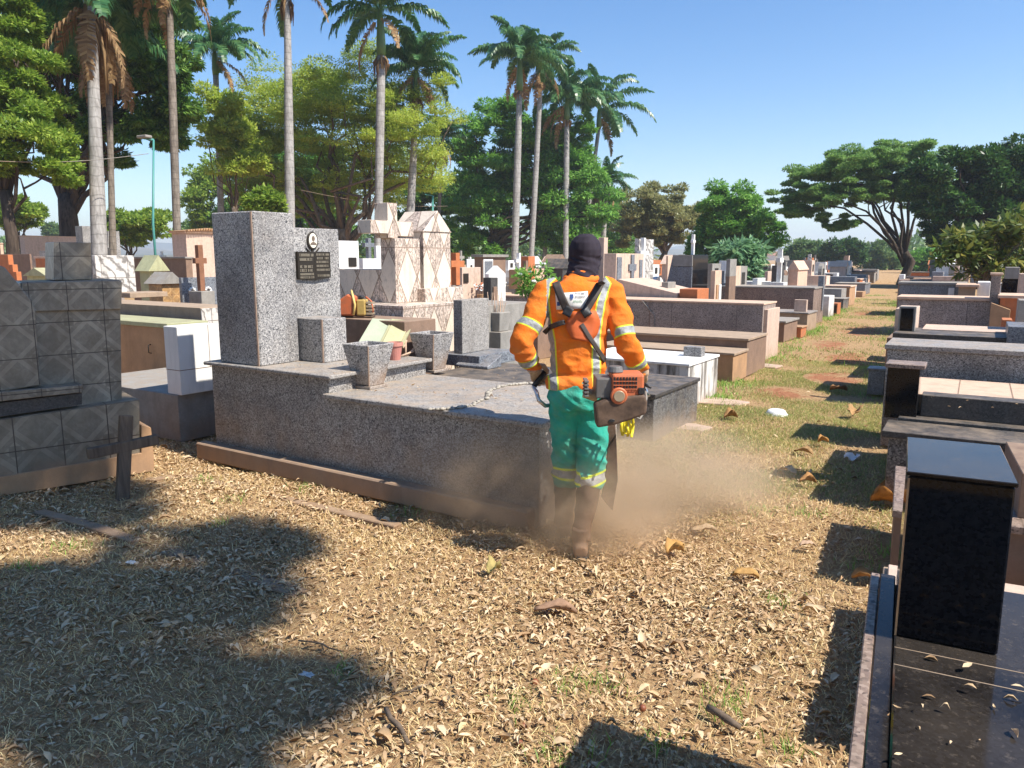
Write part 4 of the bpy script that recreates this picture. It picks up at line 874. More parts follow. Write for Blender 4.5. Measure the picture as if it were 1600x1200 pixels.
# ------------------------------------------------------------------ the worker
from mathutils.bvhtree import BVHTree
from mathutils import noise as mnoise
FOOT = G(897, 866); DF = float((FOOT - _C) @ _fw)
_yx = np.array([-math.sin(YAW), math.cos(YAW), 0])
def Lc(px, py, y=0.):       # into the worker's own frame: x to his right, y the way he walks, z up
    d = AD(px, py, DF + y * math.cos(PITCH)) - FOOT; return np.array([d @ _rt, d @ _yx, d[2]])
person = None
class Loft:
    def __init__(s): s.mb = MB()
    def path(s, rings, n=16, power=2.0):
        # rings: (centre, rx, ry); the section turns to follow the path; rx runs sideways, ry front to back
        P = [Vector(r_[0]) for r_ in rings]; vs_ = []
        for i, (c, rx, ry) in enumerate(rings):
            t = (P[min(i + 1, len(P) - 1)] - P[max(i - 1, 0)]).normalized()
            e = Vector((1, 0, 0)) - t * t.x
            if e.length < .25: e = Vector((0, 1, 0)) - t * t.y
            e.normalize(); f_ = t.cross(e).normalized()
            for k in range(n):
                a = 2 * math.pi * k / n; ca, sa = math.cos(a), math.sin(a)
                ca = math.copysign(abs(ca) ** (2 / power), ca); sa = math.copysign(abs(sa) ** (2 / power), sa)
                vs_.append(Vector(c) + e * ca * rx + f_ * sa * ry)
        m = len(P)
        fs_ = [(i * n + k, i * n + (k + 1) % n, (i + 1) * n + (k + 1) % n, (i + 1) * n + k) for i in range(m - 1) for k in range(n)]
        fs_ += [tuple(range(n - 1, -1, -1)), tuple((m - 1) * n + k for k in range(n))]
        s.mb.add(vs_, fs_); return s
    def ball(s, c, r, n=14):
        rg_ = [(math.sin(math.pi * i / n), -math.cos(math.pi * i / n)) for i in range(1, n)]
        return s.path([((c[0], c[1], c[2] - r[2] * .999), r[0] * .05, r[1] * .05)] + [((c[0], c[1], c[2] + z * r[2]), a * r[0], a * r[1]) for a, z in rg_] + [((c[0], c[1], c[2] + r[2] * .999), r[0] * .05, r[1] * .05)], 16)
    def solid(s, name, mat, voxel=.008, smooth=4, parent=None):
        o = s.mb.build(name, mat, parent, smooth=True)
        bm = bmesh.new(); bm.from_mesh(o.data); bmesh.ops.recalc_face_normals(bm, faces=bm.faces); bm.to_mesh(o.data); bm.free()
        r_ = o.modifiers.new('skin', 'REMESH'); r_.mode = 'VOXEL'; r_.voxel_size = voxel; r_.use_smooth_shade = True
        q = o.modifiers.new('relax', 'SMOOTH'); q.iterations = smooth; q.factor = .5
        solid(o); o.data.name = name
        o.data.polygons.foreach_set('use_smooth', [True] * len(o.data.polygons)); return o

# joints
HIPR, HIPL = Lc(926, 612), Lc(884, 612, .0)
KNR, KNL = Lc(924, 738, .06), Lc(885, 734, .16)
ANR, ANL = Lc(906, 848, -.02), Lc(880, 822, .30)
SHR, SHL = Lc(957, 456), Lc(852, 457)
ELR, ELL = Lc(978, 535, -.06), Lc(812, 539, -.07)
WRR, WRL = Lc(1004, 582, .10), Lc(836, 578, .10)
NECK, HEAD = Lc(908, 436, .03), Lc(914, 398, .055)
def mixp(a, b, t): return tuple(np.array(a) * (1 - t) + np.array(b) * t)
def torso(L, inf=0., hem=None):
    rows = [(903, 605, .150, .120), (903, 580, .152, .122), (902, 555, .150, .122), (903, 525, .158, .128), (904, 495, .172, .130), (905, 470, .180, .122), (906, 455, .165, .108), (907, 445, .115, .085), (908, 436, .070, .066), (909, 428, .060, .060)]
    if hem: rows = hem + rows[1:-1]
    L.path([(Lc(px, py, .0 + (470 - py) * -.0002), rx + inf, ry + inf) for px, py, rx, ry in rows], 24, 2.3)
def arm(L, sh, el, wr, r0, r1, r2, inner):
    a = mixp(sh, inner, .35)
    L.path([(a, r0 * .9, r0 * .95), (sh, r0, r0 * 1.05), (mixp(sh, el, .35), r0 * .98, r0), (mixp(sh, el, .7), (r0 + r1) * .52, (r0 + r1) * .52), (mixp(sh, el, .93), r1, r1), (mixp(el, wr, .1), r1 * 1.02, r1 * 1.02), (mixp(el, wr, .4), (r1 + r2) * .52, (r1 + r2) * .52), (mixp(el, wr, .8), r2 * 1.05, r2 * 1.05), (wr, r2, r2)], 16)
def leg(L, hip, kn, an, r0, r1, r2, top=.06):
    h = np.array(hip) + np.array([0, 0, top])
    L.path([(tuple(h), r0, r0 * 1.1), (hip, r0 * 1.02, r0 * 1.12), (mixp(hip, kn, .5), (r0 + r1) * .5, (r0 + r1) * .52), (mixp(hip, kn, .92), r1, r1), (mixp(kn, an, .12), r1 * .98, r1), (mixp(kn, an, .4), (r1 + r2) * .55, (r1 + r2) * .58), (mixp(kn, an, .8), r2 * 1.05, r2 * 1.1), (an, r2, r2)], 16)
def head(L, inf=0.):
    c = np.array(HEAD)
    L.path([((c[0], c[1] - .02, c[2] - .13), .055 + inf, .06 + inf), ((c[0], c[1] + .005, c[2] - .10), .060 + inf, .082 + inf), ((c[0], c[1] + .012, c[2] - .06), .070 + inf, .098 + inf), ((c[0], c[1] + .004, c[2] - .01), .077 + inf, .102 + inf), ((c[0], c[1] - .004, c[2] + .04), .077 + inf, .100 + inf), ((c[0], c[1] - .008, c[2] + .075), .065 + inf, .086 + inf), ((c[0], c[1] - .01, c[2] + .10), .043 + inf, .058 + inf), ((c[0], c[1] - .01, c[2] + .114), .015 + inf, .02 + inf)], 18)
    L.path([((c[0], c[1] + .095 + inf, c[2] - .055), .016, .014), ((c[0], c[1] + .112 + inf, c[2] - .045), .014, .016), ((c[0], c[1] + .098 + inf, c[2] - .005), .008, .01)], 8)     # nose
def hand(L, wr, d, n, flip, curl=(55, 62, 50)):
    d = Vector(d).normalized(); n = Vector(n).normalized(); s_ = d.cross(n).normalized() * flip; w0 = Vector(wr)
    def slab(c, a, b): return c
    L.mb.tube([w0 - d * .02, w0 + d * .02, w0 + d * .06, w0 + d * .092], [.030, .036, .043, .040], 12, flat=.45) if 0 else None
    V_ = []; n_ = 12
    for t, wd, th in ((-.03, .029, .024), (.0, .031, .022), (.03, .039, .021), (.065, .044, .020), (.094, .042, .017)):
        for k in range(n_):
            a = 2 * math.pi * k / n_; V_.append(w0 + d * t + s_ * math.cos(a) * wd + n * math.sin(a) * th)
    L.mb.add(V_, [(i * n_ + k, i * n_ + (k + 1) % n_, (i + 1) * n_ + (k + 1) % n_, (i + 1) * n_ + k) for i in range(4) for k in range(n_)] + [tuple(range(n_ - 1, -1, -1)), tuple(4 * n_ + k for k in range(n_))])
    for off, ln in ((-.033, .066), (-.011, .076), (.012, .071), (.033, .056)):
        p = w0 + d * .086 + s_ * off; a = R(18); pts = [p]; rr = [.0115]
        for seg, (f_, c_) in enumerate(zip((.46, .31, .25), curl)):
            a += R(c_) * .8; p = p + (d * math.cos(a) + n * math.sin(a)) * ln * f_ * 1.25; pts.append(p); rr.append((.0105, .0095, .0075)[seg])
        L.mb.tube(pts, rr, 8)
    p = w0 + d * .02 + s_ * -.036; q = p + (d * .6 - s_ * .55 + n * .35).normalized() * .04; e = q + (d * .75 + n * .75 + s_ * .12).normalized() * .034; f2 = e + (n * .9 + s_ * .5 + d * .3).normalized() * .026
    L.mb.tube([w0 + d * .012 - s_ * .015, p, q, e, f2], [.018, .016, .0135, .012, .009], 8)
HD_R, HN_R = (.12, .8, -.35), (-.75, .1, -.65)
HD_L, HN_L = (.10, .8, -.40), (.75, .1, -.65)

skin = NT('brown_skin', .55); skin.color(skin.mix(skin.noise(30., 4.), (.26, .13, .075), (.34, .18, .11)))
B = Loft(); torso(B, -.022); 
for args in ((SHR, ELR, WRR, .050, .042, .030, NECK), (SHL, ELL, WRL, .050, .042, .030, NECK)): arm(B, *args)
leg(B, HIPR, KNR, ANR, .076, .052, .038); leg(B, HIPL, KNL, ANL, .076, .052, .038)
B.path([(Lc(905, 450, .02), .058, .06), (NECK, .055, .058), (mixp(NECK, HEAD, .5), .054, .06)], 14); head(B)
for an, yy in ((ANR, 0), (ANL, 0)): B.path([((an[0], an[1] - .04, .05), .032, .035), ((an[0] + .005, an[1] + .05, .045), .038, .035), ((an[0] + .01, an[1] + .15, .03), .04, .022)], 12)
hand(B, WRR, HD_R, HN_R, -1); hand(B, WRL, HD_L, HN_L, 1)
person = B.solid('person', skin.mat, .006, 3)
person.location = tuple(FOOT); person.rotation_euler = (0, 0, YAW)
tag(person, 'worker in an orange reflective shirt and dark hood walking away with a brush cutter', 'person')
e_ = Loft()
for s_ in (-1, 1): e_.ball((HEAD[0] + s_ * .032, HEAD[1] + .088, HEAD[2] + .002), (.012, .012, .009), 8)
e_.mb.build('eyes', M['photo_dark'], person, smooth=True)

def cloth(name, c, c2, tape_w=(.0185, .0265), wr=70.):
    m = NT(name, .85, .2); n1 = m.noise(9., 5., .6); n2 = m.noise(wr, 3., .6)
    base = m.mix(m.step(n1, .35, .68), c, c2)
    base = m.mix(m.math('MULTIPLY', m.step(m.noise(6., 6., .7), .44, .74), .45), base, m.mix(.55, base, (.40, .26, .15)))
    at = m.n('ShaderNodeAttribute'); at.attribute_name = 'tape'; d = at.outputs['Fac']
    col_ = m.mix(m.math('LESS_THAN', d, tape_w[1]), base, (.62, .72, .06))
    sv = m.mix(m.step(m.noise(40., 4., .7), .3, .7), (.20, .205, .21), (.42, .43, .43))
    silver = m.math('LESS_THAN', d, tape_w[0]); col_ = m.mix(silver, col_, sv)
    m.color(col_); m.rough(m.math('SUBTRACT', .85, m.math('MULTIPLY', silver, .4)))
    wv = m.noise(26., 4., .6, dist=1.5); m.bump(m.math('ADD', n2, m.math('MULTIPLY', wv, 2.)), .4, .005); return m.mat
def folds(o, amp, fn):
    me = o.data; n = len(me.vertices); co = np.empty(n * 3, np.float32); no = np.empty(n * 3, np.float32)
    me.vertices.foreach_get('co', co); me.vertices.foreach_get('normal', no); co = co.reshape(-1, 3); no = no.reshape(-1, 3)
    d = np.array([fn(Vector(p)) for p in co], np.float32)[:, None]
    co += no * d * amp; me.vertices.foreach_set('co', co.ravel()); me.update(); return co
def ridge(p, s_): return 1. - abs(mnoise.noise(p * s_)) * 2.6
def tapes(o, fn):
    me = o.data; a = me.attributes.new('tape', 'FLOAT', 'POINT'); a.data.foreach_set('value', np.array([fn(v.co) for v in me.vertices], np.float32)); me.update()
def seg_t(p, a, b):
    a, b, p = Vector(a), Vector(b), Vector(p); ab = b - a; t = (p - a).dot(ab) / ab.length_squared; q = a + ab * min(1, max(0, t)); return t * ab.length, (p - q).length

# shirt
S = Loft(); torso(S, -.002, [(902, 607, .176, .152), (902, 596, .170, .148)])
arm(S, SHR, ELR, mixp(ELR, WRR, .96), .068, .060, .045, NECK); arm(S, SHL, ELL, mixp(ELL, WRL, .92), .066, .057, .044, NECK)
S.path([(Lc(907, 452, .0), .11, .085), (Lc(908, 440, .01), .078, .074), (Lc(909, 430, .02), .066, .068)], 18)
shirt = S.solid('shirt', cloth('orange_cloth', (.84, .215, .022), (.72, .15, .014)), .0075, 3, person)
def shirt_fold(p):
    q = Vector((p.x * 1.2 + p.z * .5, p.y * 1.2, p.z * .75)); waist = math.exp(-((p.z - 1.0) / .07) ** 2)
    return ridge(q, 7.) * .6 + ridge(Vector((p.x, p.y, p.z * 2.2)) + Vector((3, 1, 2)), 9.) * (.5 + .7 * waist) + math.exp(-((p.z - Lc(902, 583)[2]) / .018) ** 2) * -1.6
co = folds(shirt, .0105, shirt_fold)
tl = [(Lc(853, y)[2], Lc(x, y)[0]) for x, y in ((864, 600), (862, 566), (860, 532), (858, 520), (853, 494), (850, 468), (853, 442), (868, 430))]
tr_ = [(Lc(900, y)[2], Lc(x, y)[0]) for x, y in ((930, 600), (929, 566), (929, 540), (929, 520), (931, 500), (936, 470), (946, 442), (938, 430))]
ar_L = (seg_t(Lc(823, 508, -.04), SHL, ELL)[0], seg_t(Lc(821, 557, .02), ELL, WRL)[0]); ar_R = (seg_t(Lc(974, 521, -.04), SHR, ELR)[0], seg_t(Lc(993, 563, .05), ELR, WRR)[0])
def shirt_tape(p):
    best = 1.; isarm = False
    for sh, el, wr, tt in ((SHL, ELL, WRL, ar_L), (SHR, ELR, WRR, ar_R)):
        t1, d1 = seg_t(p, sh, el); t2, d2 = seg_t(p, el, wr)
        out = (abs(p.x - .5 * (SHL[0] + SHR[0])) > abs(SHR[0] - SHL[0]) * .5 + .0) or min(d1, d2) < .085 and (p.x < Lc(846, 500)[0] or p.x > Lc(957, 500)[0])
        if out and min(d1, d2) < .11:
            isarm = True
            if d1 <= d2: best = min(best, abs(t1 - tt[0]))
            else: best = min(best, abs(t2 - tt[1]))
    if not isarm:
        zs = [q[0] for q in tl]; best = min(abs(p.x - float(np.interp(p.z, zs, [q[1] for q in tl]))), abs(p.x - float(np.interp(p.z, [q[0] for q in tr_], [q[1] for q in tr_]))))
    return best
tapes(shirt, shirt_tape)
bv = BVHTree.FromPolygons([v.co.copy() for v in shirt.data.vertices], [tuple(p.vertices) for p in shirt.data.polygons])
def back_y(x, z):
    h = bv.ray_cast(Vector((x, -1.5, z)), Vector((0, 1, 0))); return h[0].y if h[0] is not None else None
def ribbon(name, pts, wd, mat, parent, off=.007, n=14, thick=.004):
    q = [Lc(*p) for p in pts]; P = []
    acc = [0]
    for a, b in zip(q[:-1], q[1:]): acc.append(acc[-1] + np.linalg.norm((b - a)[[0, 2]]))
    xs, zs = [a[0] for a in q], [a[2] for a in q]; wd = wd if hasattr(wd, '__len__') else [wd] * len(q); m = MB(); V_ = []; last = 0.
    for i in range(n + 1):
        s_ = acc[-1] * i / n; x, z, w_ = np.interp(s_, acc, xs), np.interp(s_, acc, zs), np.interp(s_, acc, wd)
        x2, z2 = np.interp(min(s_ + .01, acc[-1]), acc, xs), np.interp(min(s_ + .01, acc[-1]), acc, zs); x1, z1 = np.interp(max(s_ - .01, 0), acc, xs), np.interp(max(s_ - .01, 0), acc, zs)
        t = np.array([x2 - x1, z2 - z1]); t /= np.linalg.norm(t) + 1e-9; nx, nz = -t[1], t[0]
        row = []
        for u in (-1, -.5, 0, .5, 1):
            X, Z = x + nx * w_ / 2 * u, z + nz * w_ / 2 * u; y = back_y(X, Z)
            if y is None: y = last
            last = y; row.append((X, y - off, Z))
        V_ += row
    F_ = [(i * 5 + k, i * 5 + k + 1, i * 5 + k + 6, i * 5 + k + 5) for i in range(n) for k in range(4)]
    o = MB().add(V_, F_).build(name, mat, parent, smooth=True)
    sm = o.modifiers.new('thick', 'SOLIDIFY'); sm.thickness = thick; sm.offset = 0; return o
cl_ = MB(); rg_c = []
for k in range(25):
    a_ = 2 * math.pi * k / 24; c_ = Lc(908, 436, .02); rg_c.append((c_[0] + math.cos(a_) * .084, c_[1] + math.sin(a_) * .084, c_[2] + .006 + .012 * math.sin(a_)))
cl_.tube(rg_c, .017, 8, cap=False); co_ = cl_.build('collar', shirt.data.materials[0], shirt, smooth=True); tapes(co_, lambda p: 1.)
strap = simple('strap_webbing', (.055, .042, .036), .75, 0., .3, 60.)
plate_m = simple('orange_harness_plate', (.60, .12, .025), .6, 0., .35, 12.)
harness = ribbon('harness_plate', [(907, 484), (908, 500), (907, 515), (905, 528)], [.140, .185, .170, .105], plate_m, person, .013, 12, .006); harness['label'] = 'orange red harness back plate'
for nm, pts, wd in (('strap', [(867, 440), (872, 455), (878, 470), (885, 485)], .043), ('strap', [(937, 440), (928, 455), (920, 468), (910, 485)], .043), ('strap', [(880, 500), (868, 504), (858, 510), (850, 520)], .026), ('strap', [(905, 503), (915, 520), (930, 542), (944, 562)], .024), ('buckle', [(879, 481), (890, 487)], .05), ('buckle', [(917, 481), (906, 488)], .05)):
    ribbon(nm, pts, wd, strap if nm == 'strap' else M['black_plastic'], harness, .019 if nm == 'strap' else .023, 10)
# worn print on the back: a white label with a blue emblem, dark and green lines
lab = ribbon('back_label', [(867, 469.5), (891, 468), (916, 466)], .088, simple('label_cloth', (.72, .70, .66), .8, 0., .15, 50.), shirt, .004, 12, .002)
ink_b, ink_g, ink_k = simple('ink_blue', (.03, .07, .22), .8), simple('ink_green', (.03, .22, .09), .8), simple('ink_grey', (.10, .10, .13), .8)
def ink(name, boxes, mat):
    m = MB()
    for x0, x1, y0, y1 in boxes:
        V_ = []
        for x, y in ((x0, y0), (x1, y0), (x1, y1), (x0, y1)):
            q = Lc(x, y); yy = back_y(q[0], q[2]); V_.append((q[0], (yy if yy is not None else 0) - .0085, q[2]))
        m.add(V_, [(3, 2, 1, 0)])
    m.build(name, mat, lab)
rg = random.Random(9)
def inkrow(x0, x1, y, h):
    out = []; x = x0
    while x < x1:
        w_ = rg.uniform(.9, 1.6); out.append((x, x + .45, y, y + h)); k = rg.randrange(3)
        if k: out.append((x + .45, x + w_, y, y + h * .3))
        if k == 2: out.append((x + .45, x + w_, y + h * .7, y + h))
        x += w_ + .5
    return out
ink('emblem', [(888, 893, 458, 464), (889, 892, 464, 466)], ink_b); ink('emblem', [(868.5, 873, 470, 476)], ink_b)
ink('print', inkrow(896, 910, 455.5, 2.6) + inkrow(896, 910, 460.5, 2.6), ink_k); ink('print', inkrow(893, 906, 467.5, 3.4), ink_g)

# trousers down to the knee, leather gaiters, boots, hood, gloves
T = Loft(); leg(T, HIPR, KNR, mixp(KNR, ANR, .22), .093, .078, .070, .0); leg(T, HIPL, KNL, mixp(KNL, ANL, .22), .093, .076, .068, .0)
T.path([(Lc(904, 640, .0), .115, .115), (Lc(903, 618), .146, .130), (Lc(903, 598), .146, .118)], 20, 2.4)
trou = T.solid('trousers', cloth('teal_cloth', (.035, .40, .30), (.025, .28, .215), (.022, .036)), .0075, 3, person)
folds(trou, .0095, lambda p: ridge(Vector((p.x, p.y, p.z * 1.6)), 8.) * .7 + ridge(Vector((p.x * .8, p.y, p.z * 3 + p.x * 2)), 6.) * .8)
zr, zl = Lc(922, 747, .04)[2], Lc(884, 739, .12)[2]; xm = (KNR[0] + KNL[0]) / 2
tapes(trou, lambda p: abs(p.z - (zr if p.x > xm else zl) - .25 * (p.x - (KNR[0] if p.x > xm else KNL[0])) * (1 if p.x > xm else -.2)))
leather = NT('dusty_leather', .8, .2); n_ = leather.noise(12., 5., .65); leather.color(leather.dust(leather.mix(leather.step(n_, .35, .7), (.060, .038, .028), (.14, .09, .065)), .8, (.30, .19, .12), 0., .5)); leather.bump(leather.noise(30., 4.), .3, .004)
for kn, an in ((KNR, ANR), (KNL, ANL)):
    q = Loft(); q.path([(mixp(kn, an, .08), .062, .066), (mixp(kn, an, .35), .062, .070), (mixp(kn, an, .7), .052, .058), (mixp(kn, an, .97), .053, .061)], 18)
    gt = q.solid('gaiter', leather.mat, .007, 2, person); folds(gt, .005, lambda p: ridge(p, 10.))
    q = Loft(); x, y, z = an
    q.path([((x, y - .005, .16), .047, .055), ((x, y, .09), .046, .062), ((x, y + .01, .05), .045, .075)], 16)
    q.path([((x - .002, y - .085, .042), .036, .036), ((x, y - .03, .050), .043, .046), ((x + .008, y + .06, .052), .047, .046), ((x + .012, y + .14, .042), .047, .034), ((x + .012, y + .19, .034), .032, .022)], 16, 2.6)
    bt = q.solid('boot', leather.mat, .007, 2, person)
    MB().prism([(x + math.copysign(abs(math.cos(a)) ** .7, math.cos(a)) * .047 + .006, y + .05 + math.copysign(abs(math.sin(a)) ** .7, math.sin(a)) * .15) for a in [k * math.pi / 9 for k in range(18)]], 'z', .0, .022).build('sole', M['black_plastic'], bt, .004)
H_ = Loft(); head(H_, .013); c = HEAD
H_.path([(Lc(908, 441, .03), .090, .092), (Lc(909, 431, .035), .082, .088), (Lc(911, 420, .045), .080, .092), ((c[0], c[1], c[2] - .03), .072, .09)], 18)
hoodm = NT('black_knit', .95, .15); zz = hoodm.xyz()
rib = hoodm.n('ShaderNodeTexWave', bands_direction='X'); rib.inputs['Scale'].default_value = 55.; rib.inputs['Distortion'].default_value = .6; hoodm.put(rib.inputs['Vector'], hoodm.co)
hoodm.color(hoodm.mix(hoodm.noise(20., 4.), (.022, .018, .026), (.055, .046, .06))); hoodm.bump(rib.outputs['Fac'], .5, .004)
hood = H_.solid('hood', hoodm.mat, .006, 3, person)
folds(hood, .0062, lambda p: (ridge(Vector((p.x * .7, p.y, p.z * 3.2 + p.x)), 9.) * 1.3 if p.z < c[2] - .01 else ridge(p, 5.) * .25))
bm = bmesh.new(); bm.from_mesh(hood.data)       # the opening for the eyes
bmesh.ops.delete(bm, geom=[f for f in bm.faces if f.calc_center_median().y > c[1] + .058 and abs(f.calc_center_median().z - (c[2] + .002)) < .026], context='FACES'); bm.to_mesh(hood.data); bm.free()
glove_m = NT('work_glove', .9, .2); glove_m.color(glove_m.mix(glove_m.step(glove_m.noise(60., 4.), .4, .65), (.42, .30, .20), (.55, .42, .30)))
for wr, d, n, fl, el in ((WRR, HD_R, HN_R, -1, ELR), (WRL, HD_L, HN_L, 1, ELL)):
    q = Loft(); hand(q, wr, d, n, fl); q.path([(mixp(wr, el, .14), .040, .040), (mixp(wr, el, .02), .036, .034), (tuple(np.array(wr) + np.array(d) * .03), .036, .026)], 12)
    gv_ = q.solid('glove', glove_m.mat, .0045, 2, person); 
    me = gv_.data; k = np.empty(len(me.vertices) * 3, np.float32); nn = k.copy(); me.vertices.foreach_get('co', k); me.vertices.foreach_get('normal', nn); me.vertices.foreach_set('co', k + nn * .0025); me.update()
# leather apron flap at his right side
pts = [(941, 640), (957, 652), (960, 690), (963, 745), (956, 795), (945, 782), (938, 772), (944, 735), (946, 690)]
q = [Lc(x, y, .10) for x, y in pts]
MB().prism([(a[0], a[2]) for a in q], 'y', .10, .112).build('apron_flap', leather.mat, person, .003)

# ------------------------------------------------------------------ brush cutter
OR = NT('engine_orange', .5, .4); OR.color(OR.mix(OR.math('MULTIPLY', OR.step(OR.noise(18., 5., .7), .4, .7), .6), (.60, .15, .055), (.30, .14, .08)))
GREY = simple('engine_grey', (.20, .19, .18), .5, .4, .4, 25.); TAN = simple('dusty_metal', (.42, .33, .22), .5, .3, .3, 25.)
DUSTY = NT('dusty_dark_plastic', .7, .3); DUSTY.color(DUSTY.mix(DUSTY.step(DUSTY.noise(14., 5., .65), .35, .7), (.065, .042, .03), (.17, .11, .075)))
def cutter(name, label, loc, rz, cat, handles=True):
    t_ = empty(name, loc, rz, label, cat)
    return t_
bc = cutter('brush_cutter', 'orange dusty brush cutter slung at the right hip of the worker', tuple(FOOT), YAW, 'brush cutter')
YE = -.24
def box_px(x0, x1, y0, y1, ya, yb, mat, name, parent, bevel=.006, skew=0):
    a, b = Lc(x0, y1, YE), Lc(x1, y0, YE); return MB().box(a[0], b[0], ya, yb, a[2], b[2]).build(name, mat, parent, bevel, seg=2)
crank = box_px(926, 950, 583, 614, YE - .01, YE + .15, GREY, 'crankcase', bc)
hs_ = box_px(949, 997, 576, 618, YE - .03, YE + .13, OR.mat, 'engine_cover', bc, .012)
m = MB(); 
for k in range(8):
    x = 951.5 + 4.6 * k; a, b = Lc(x, 599, YE), Lc(x + 2.2, 580, YE)
    m.box(a[0], b[0], YE - .036, YE - .0305, a[2], b[2])
m.build('grille', M['black_plastic'], hs_, .001)
m = MB()
for k in range(3):
    a, b = Lc(950, 585.5 + 6 * k, YE), Lc(986, 586.7 + 6 * k, YE); m.box(a[0], b[0], YE - .038, YE - .0362, b[2], a[2])
m.build('grille_bar', OR.mat, hs_, .001)
c = Lc(959, 608, YE); m = MB()
m.prism([(c[0] + math.cos(a) * .042, c[2] + math.sin(a) * .042) for a in [k * math.pi / 14 for k in range(28)]], 'y', YE - .052, YE - .031)
disc_ = m.build('starter_cover', OR.mat, hs_, .005); m = MB()
m.prism([(c[0] + math.cos(a) * .028, c[2] + math.sin(a) * .028) for a in [k * math.pi / 12 for k in range(24)]], 'y', YE - .057, YE - .0525); m.build('starter_badge', TAN, hs_, .002)
box_px(988, 997, 596, 606, YE - .04, YE - .0305, M['black_plastic'], 'exhaust_port', hs_, .002)
a, b = Lc(946, 575.5, YE), Lc(966, 566, YE); MB().tube([((a[0] + b[0]) / 2, YE + .04, a[2]), ((a[0] + b[0]) / 2, YE + .04, b[2])], [.042, .034], 16).build('recoil_cap', GREY, bc, .004)
a, b = Lc(912, 613, YE), Lc(934, 620, YE); MB().tube([tuple(a), tuple(b)], [.028, .030], 16).build('carburettor', TAN, bc, .003)
m = MB(); zc = Lc(924, 600, YE)
for k in range(5): m.box(zc[0] - .05, zc[0] - .028, YE + .0, YE + .12, zc[2] - .04 + .018 * k, zc[2] - .031 + .018 * k)
m.build('cooling_fins', GREY, bc, .001)
pts = [(923, 622), (940, 614), (970, 609), (998, 606), (1002, 618), (1001, 636), (980, 645), (955, 653), (927, 658)]
q = [Lc(x, y, YE) for x, y in pts]
tank = MB().prism([(a[0], a[2]) for a in q], 'y', YE - .045, YE + .05).build('guard_plate', DUSTY.mat, bc, .014, seg=3)
cc = Lc(949, 646, YE); MB().prism([(cc[0] + math.cos(a) * .016, cc[2] + math.sin(a) * .008) for a in [k * math.pi / 8 for k in range(16)]], 'y', YE - .049, YE - .0455).build('cap', M['black_plastic'], tank, .001)
# shaft, cutting head, handlebar
s0 = Vector(Lc(935, 600, YE + .1)); s1 = Vector((s0.x - .42, 1.55, .16)); sd = (s1 - s0).normalized()
m = MB(); m.tube([s0, s1], .014, 10); m.build('shaft', M['steel'], bc, smooth=True)
MB().tube([s1 - sd * .02, s1 + sd * .05, s1 + sd * .08 - Vector((0, 0, .05))], [.024, .028, .022], 10).build('gear_head', GREY, bc, smooth=True)
hb = s1 + sd * .08 - Vector((0, 0, .075))
MB().lathe(hb.x, hb.y, [(.02, hb.z - .03), (.055, hb.z - .022), (.055, hb.z + .012), (.02, hb.z + .022)], 18).build('line_head', M['black_plastic'], bc)
m = MB(); m.prism([(hb.x - .2, hb.y - .05), (hb.x - .16, hb.y - .16), (hb.x, hb.y - .21), (hb.x + .16, hb.y - .16), (hb.x + .2, hb.y - .05)], 'z', hb.z + .03, hb.z + .036); m.build('blade_guard', DUSTY.mat, bc, .002)
hc = s0 + sd * .48
gR = Vector(WRR) + Vector(HD_R).normalized() * .075 + Vector(HN_R).normalized() * .034; gL = Vector(WRL) + Vector(HD_L).normalized() * .075 + Vector(HN_L).normalized() * .034
axR = Vector((.25, .75, -.2)).normalized(); axR = Vector(HD_R).normalized().cross(Vector(HN_R).normalized()).normalized(); axL = Vector(HD_L).normalized().cross(Vector(HN_L).normalized()).normalized()
if axR.z < 0: axR = -axR
if axL.z < 0: axL = -axL
m = MB(); m.tube([gL + axL * .07, gL - axL * .07, Vector(Lc(838, 612, .02)), Vector(Lc(842, 626, .0)), Vector(Lc(852, 634, .02)), Vector(Lc(866, 632, .14)), hc + Vector((-.05, 0, .0)), hc, hc + Vector((.14, -.05, -.05)), gR - axR * .11, gR - axR * .07, gR + axR * .07], .012, 8); m.build('handlebar', M['steel'], bc, smooth=True)
for g_, ax in ((gL, axL), (gR, axR)): MB().tube([g_ - ax * .065, g_ + ax * .065], .0165, 10).build('grip', M['black_plastic'], bc, smooth=True)
MB().tube([Lc(1003, 600, .02), Lc(1010, 602, -.04), Lc(1017, 606, -.06)], [.012, .010, .006], 8).build('throttle_lever', M['black_plastic'], bc, smooth=True)
MB().tube([Lc(1008, 604, .0), Lc(1010, 622, -.1), Lc(1006, 644, -.18), Lc(1000, 655, -.2), Lc(990, 650, -.2)], .006, 6).build('cable', M['concrete'], bc, smooth=True)
yr = empty('yellow_rag', tuple(FOOT), YAW, 'bright yellow strips hanging below the brush cutter', 'rag')
ym = simple('yellow_cloth', (.80, .66, .03), .7, 0., .25, 40.)
for k in range(5):
    x = 972 + 4 * k; rg = random.Random(k); m = MB(); V_ = []; n = 8
    for i in range(n + 1):
        t = i / n; q = Lc(x + 1.4 * math.sin(t * 7 + k), 642 + (38 + rg.uniform(-4, 6)) * t, -.17 + .012 * math.sin(t * 9 + k * 2)); V_ += [(q[0] - .0075, q[1], q[2]), (q[0] + .0075, q[1] + .006 * math.sin(k + t * 5), q[2])]
    m.add(V_, [(2 * i, 2 * i + 1, 2 * i + 3, 2 * i + 2) for i in range(n)]); o = m.build('strip', ym, yr, smooth=True); sm = o.modifiers.new('t', 'SOLIDIFY'); sm.thickness = .003

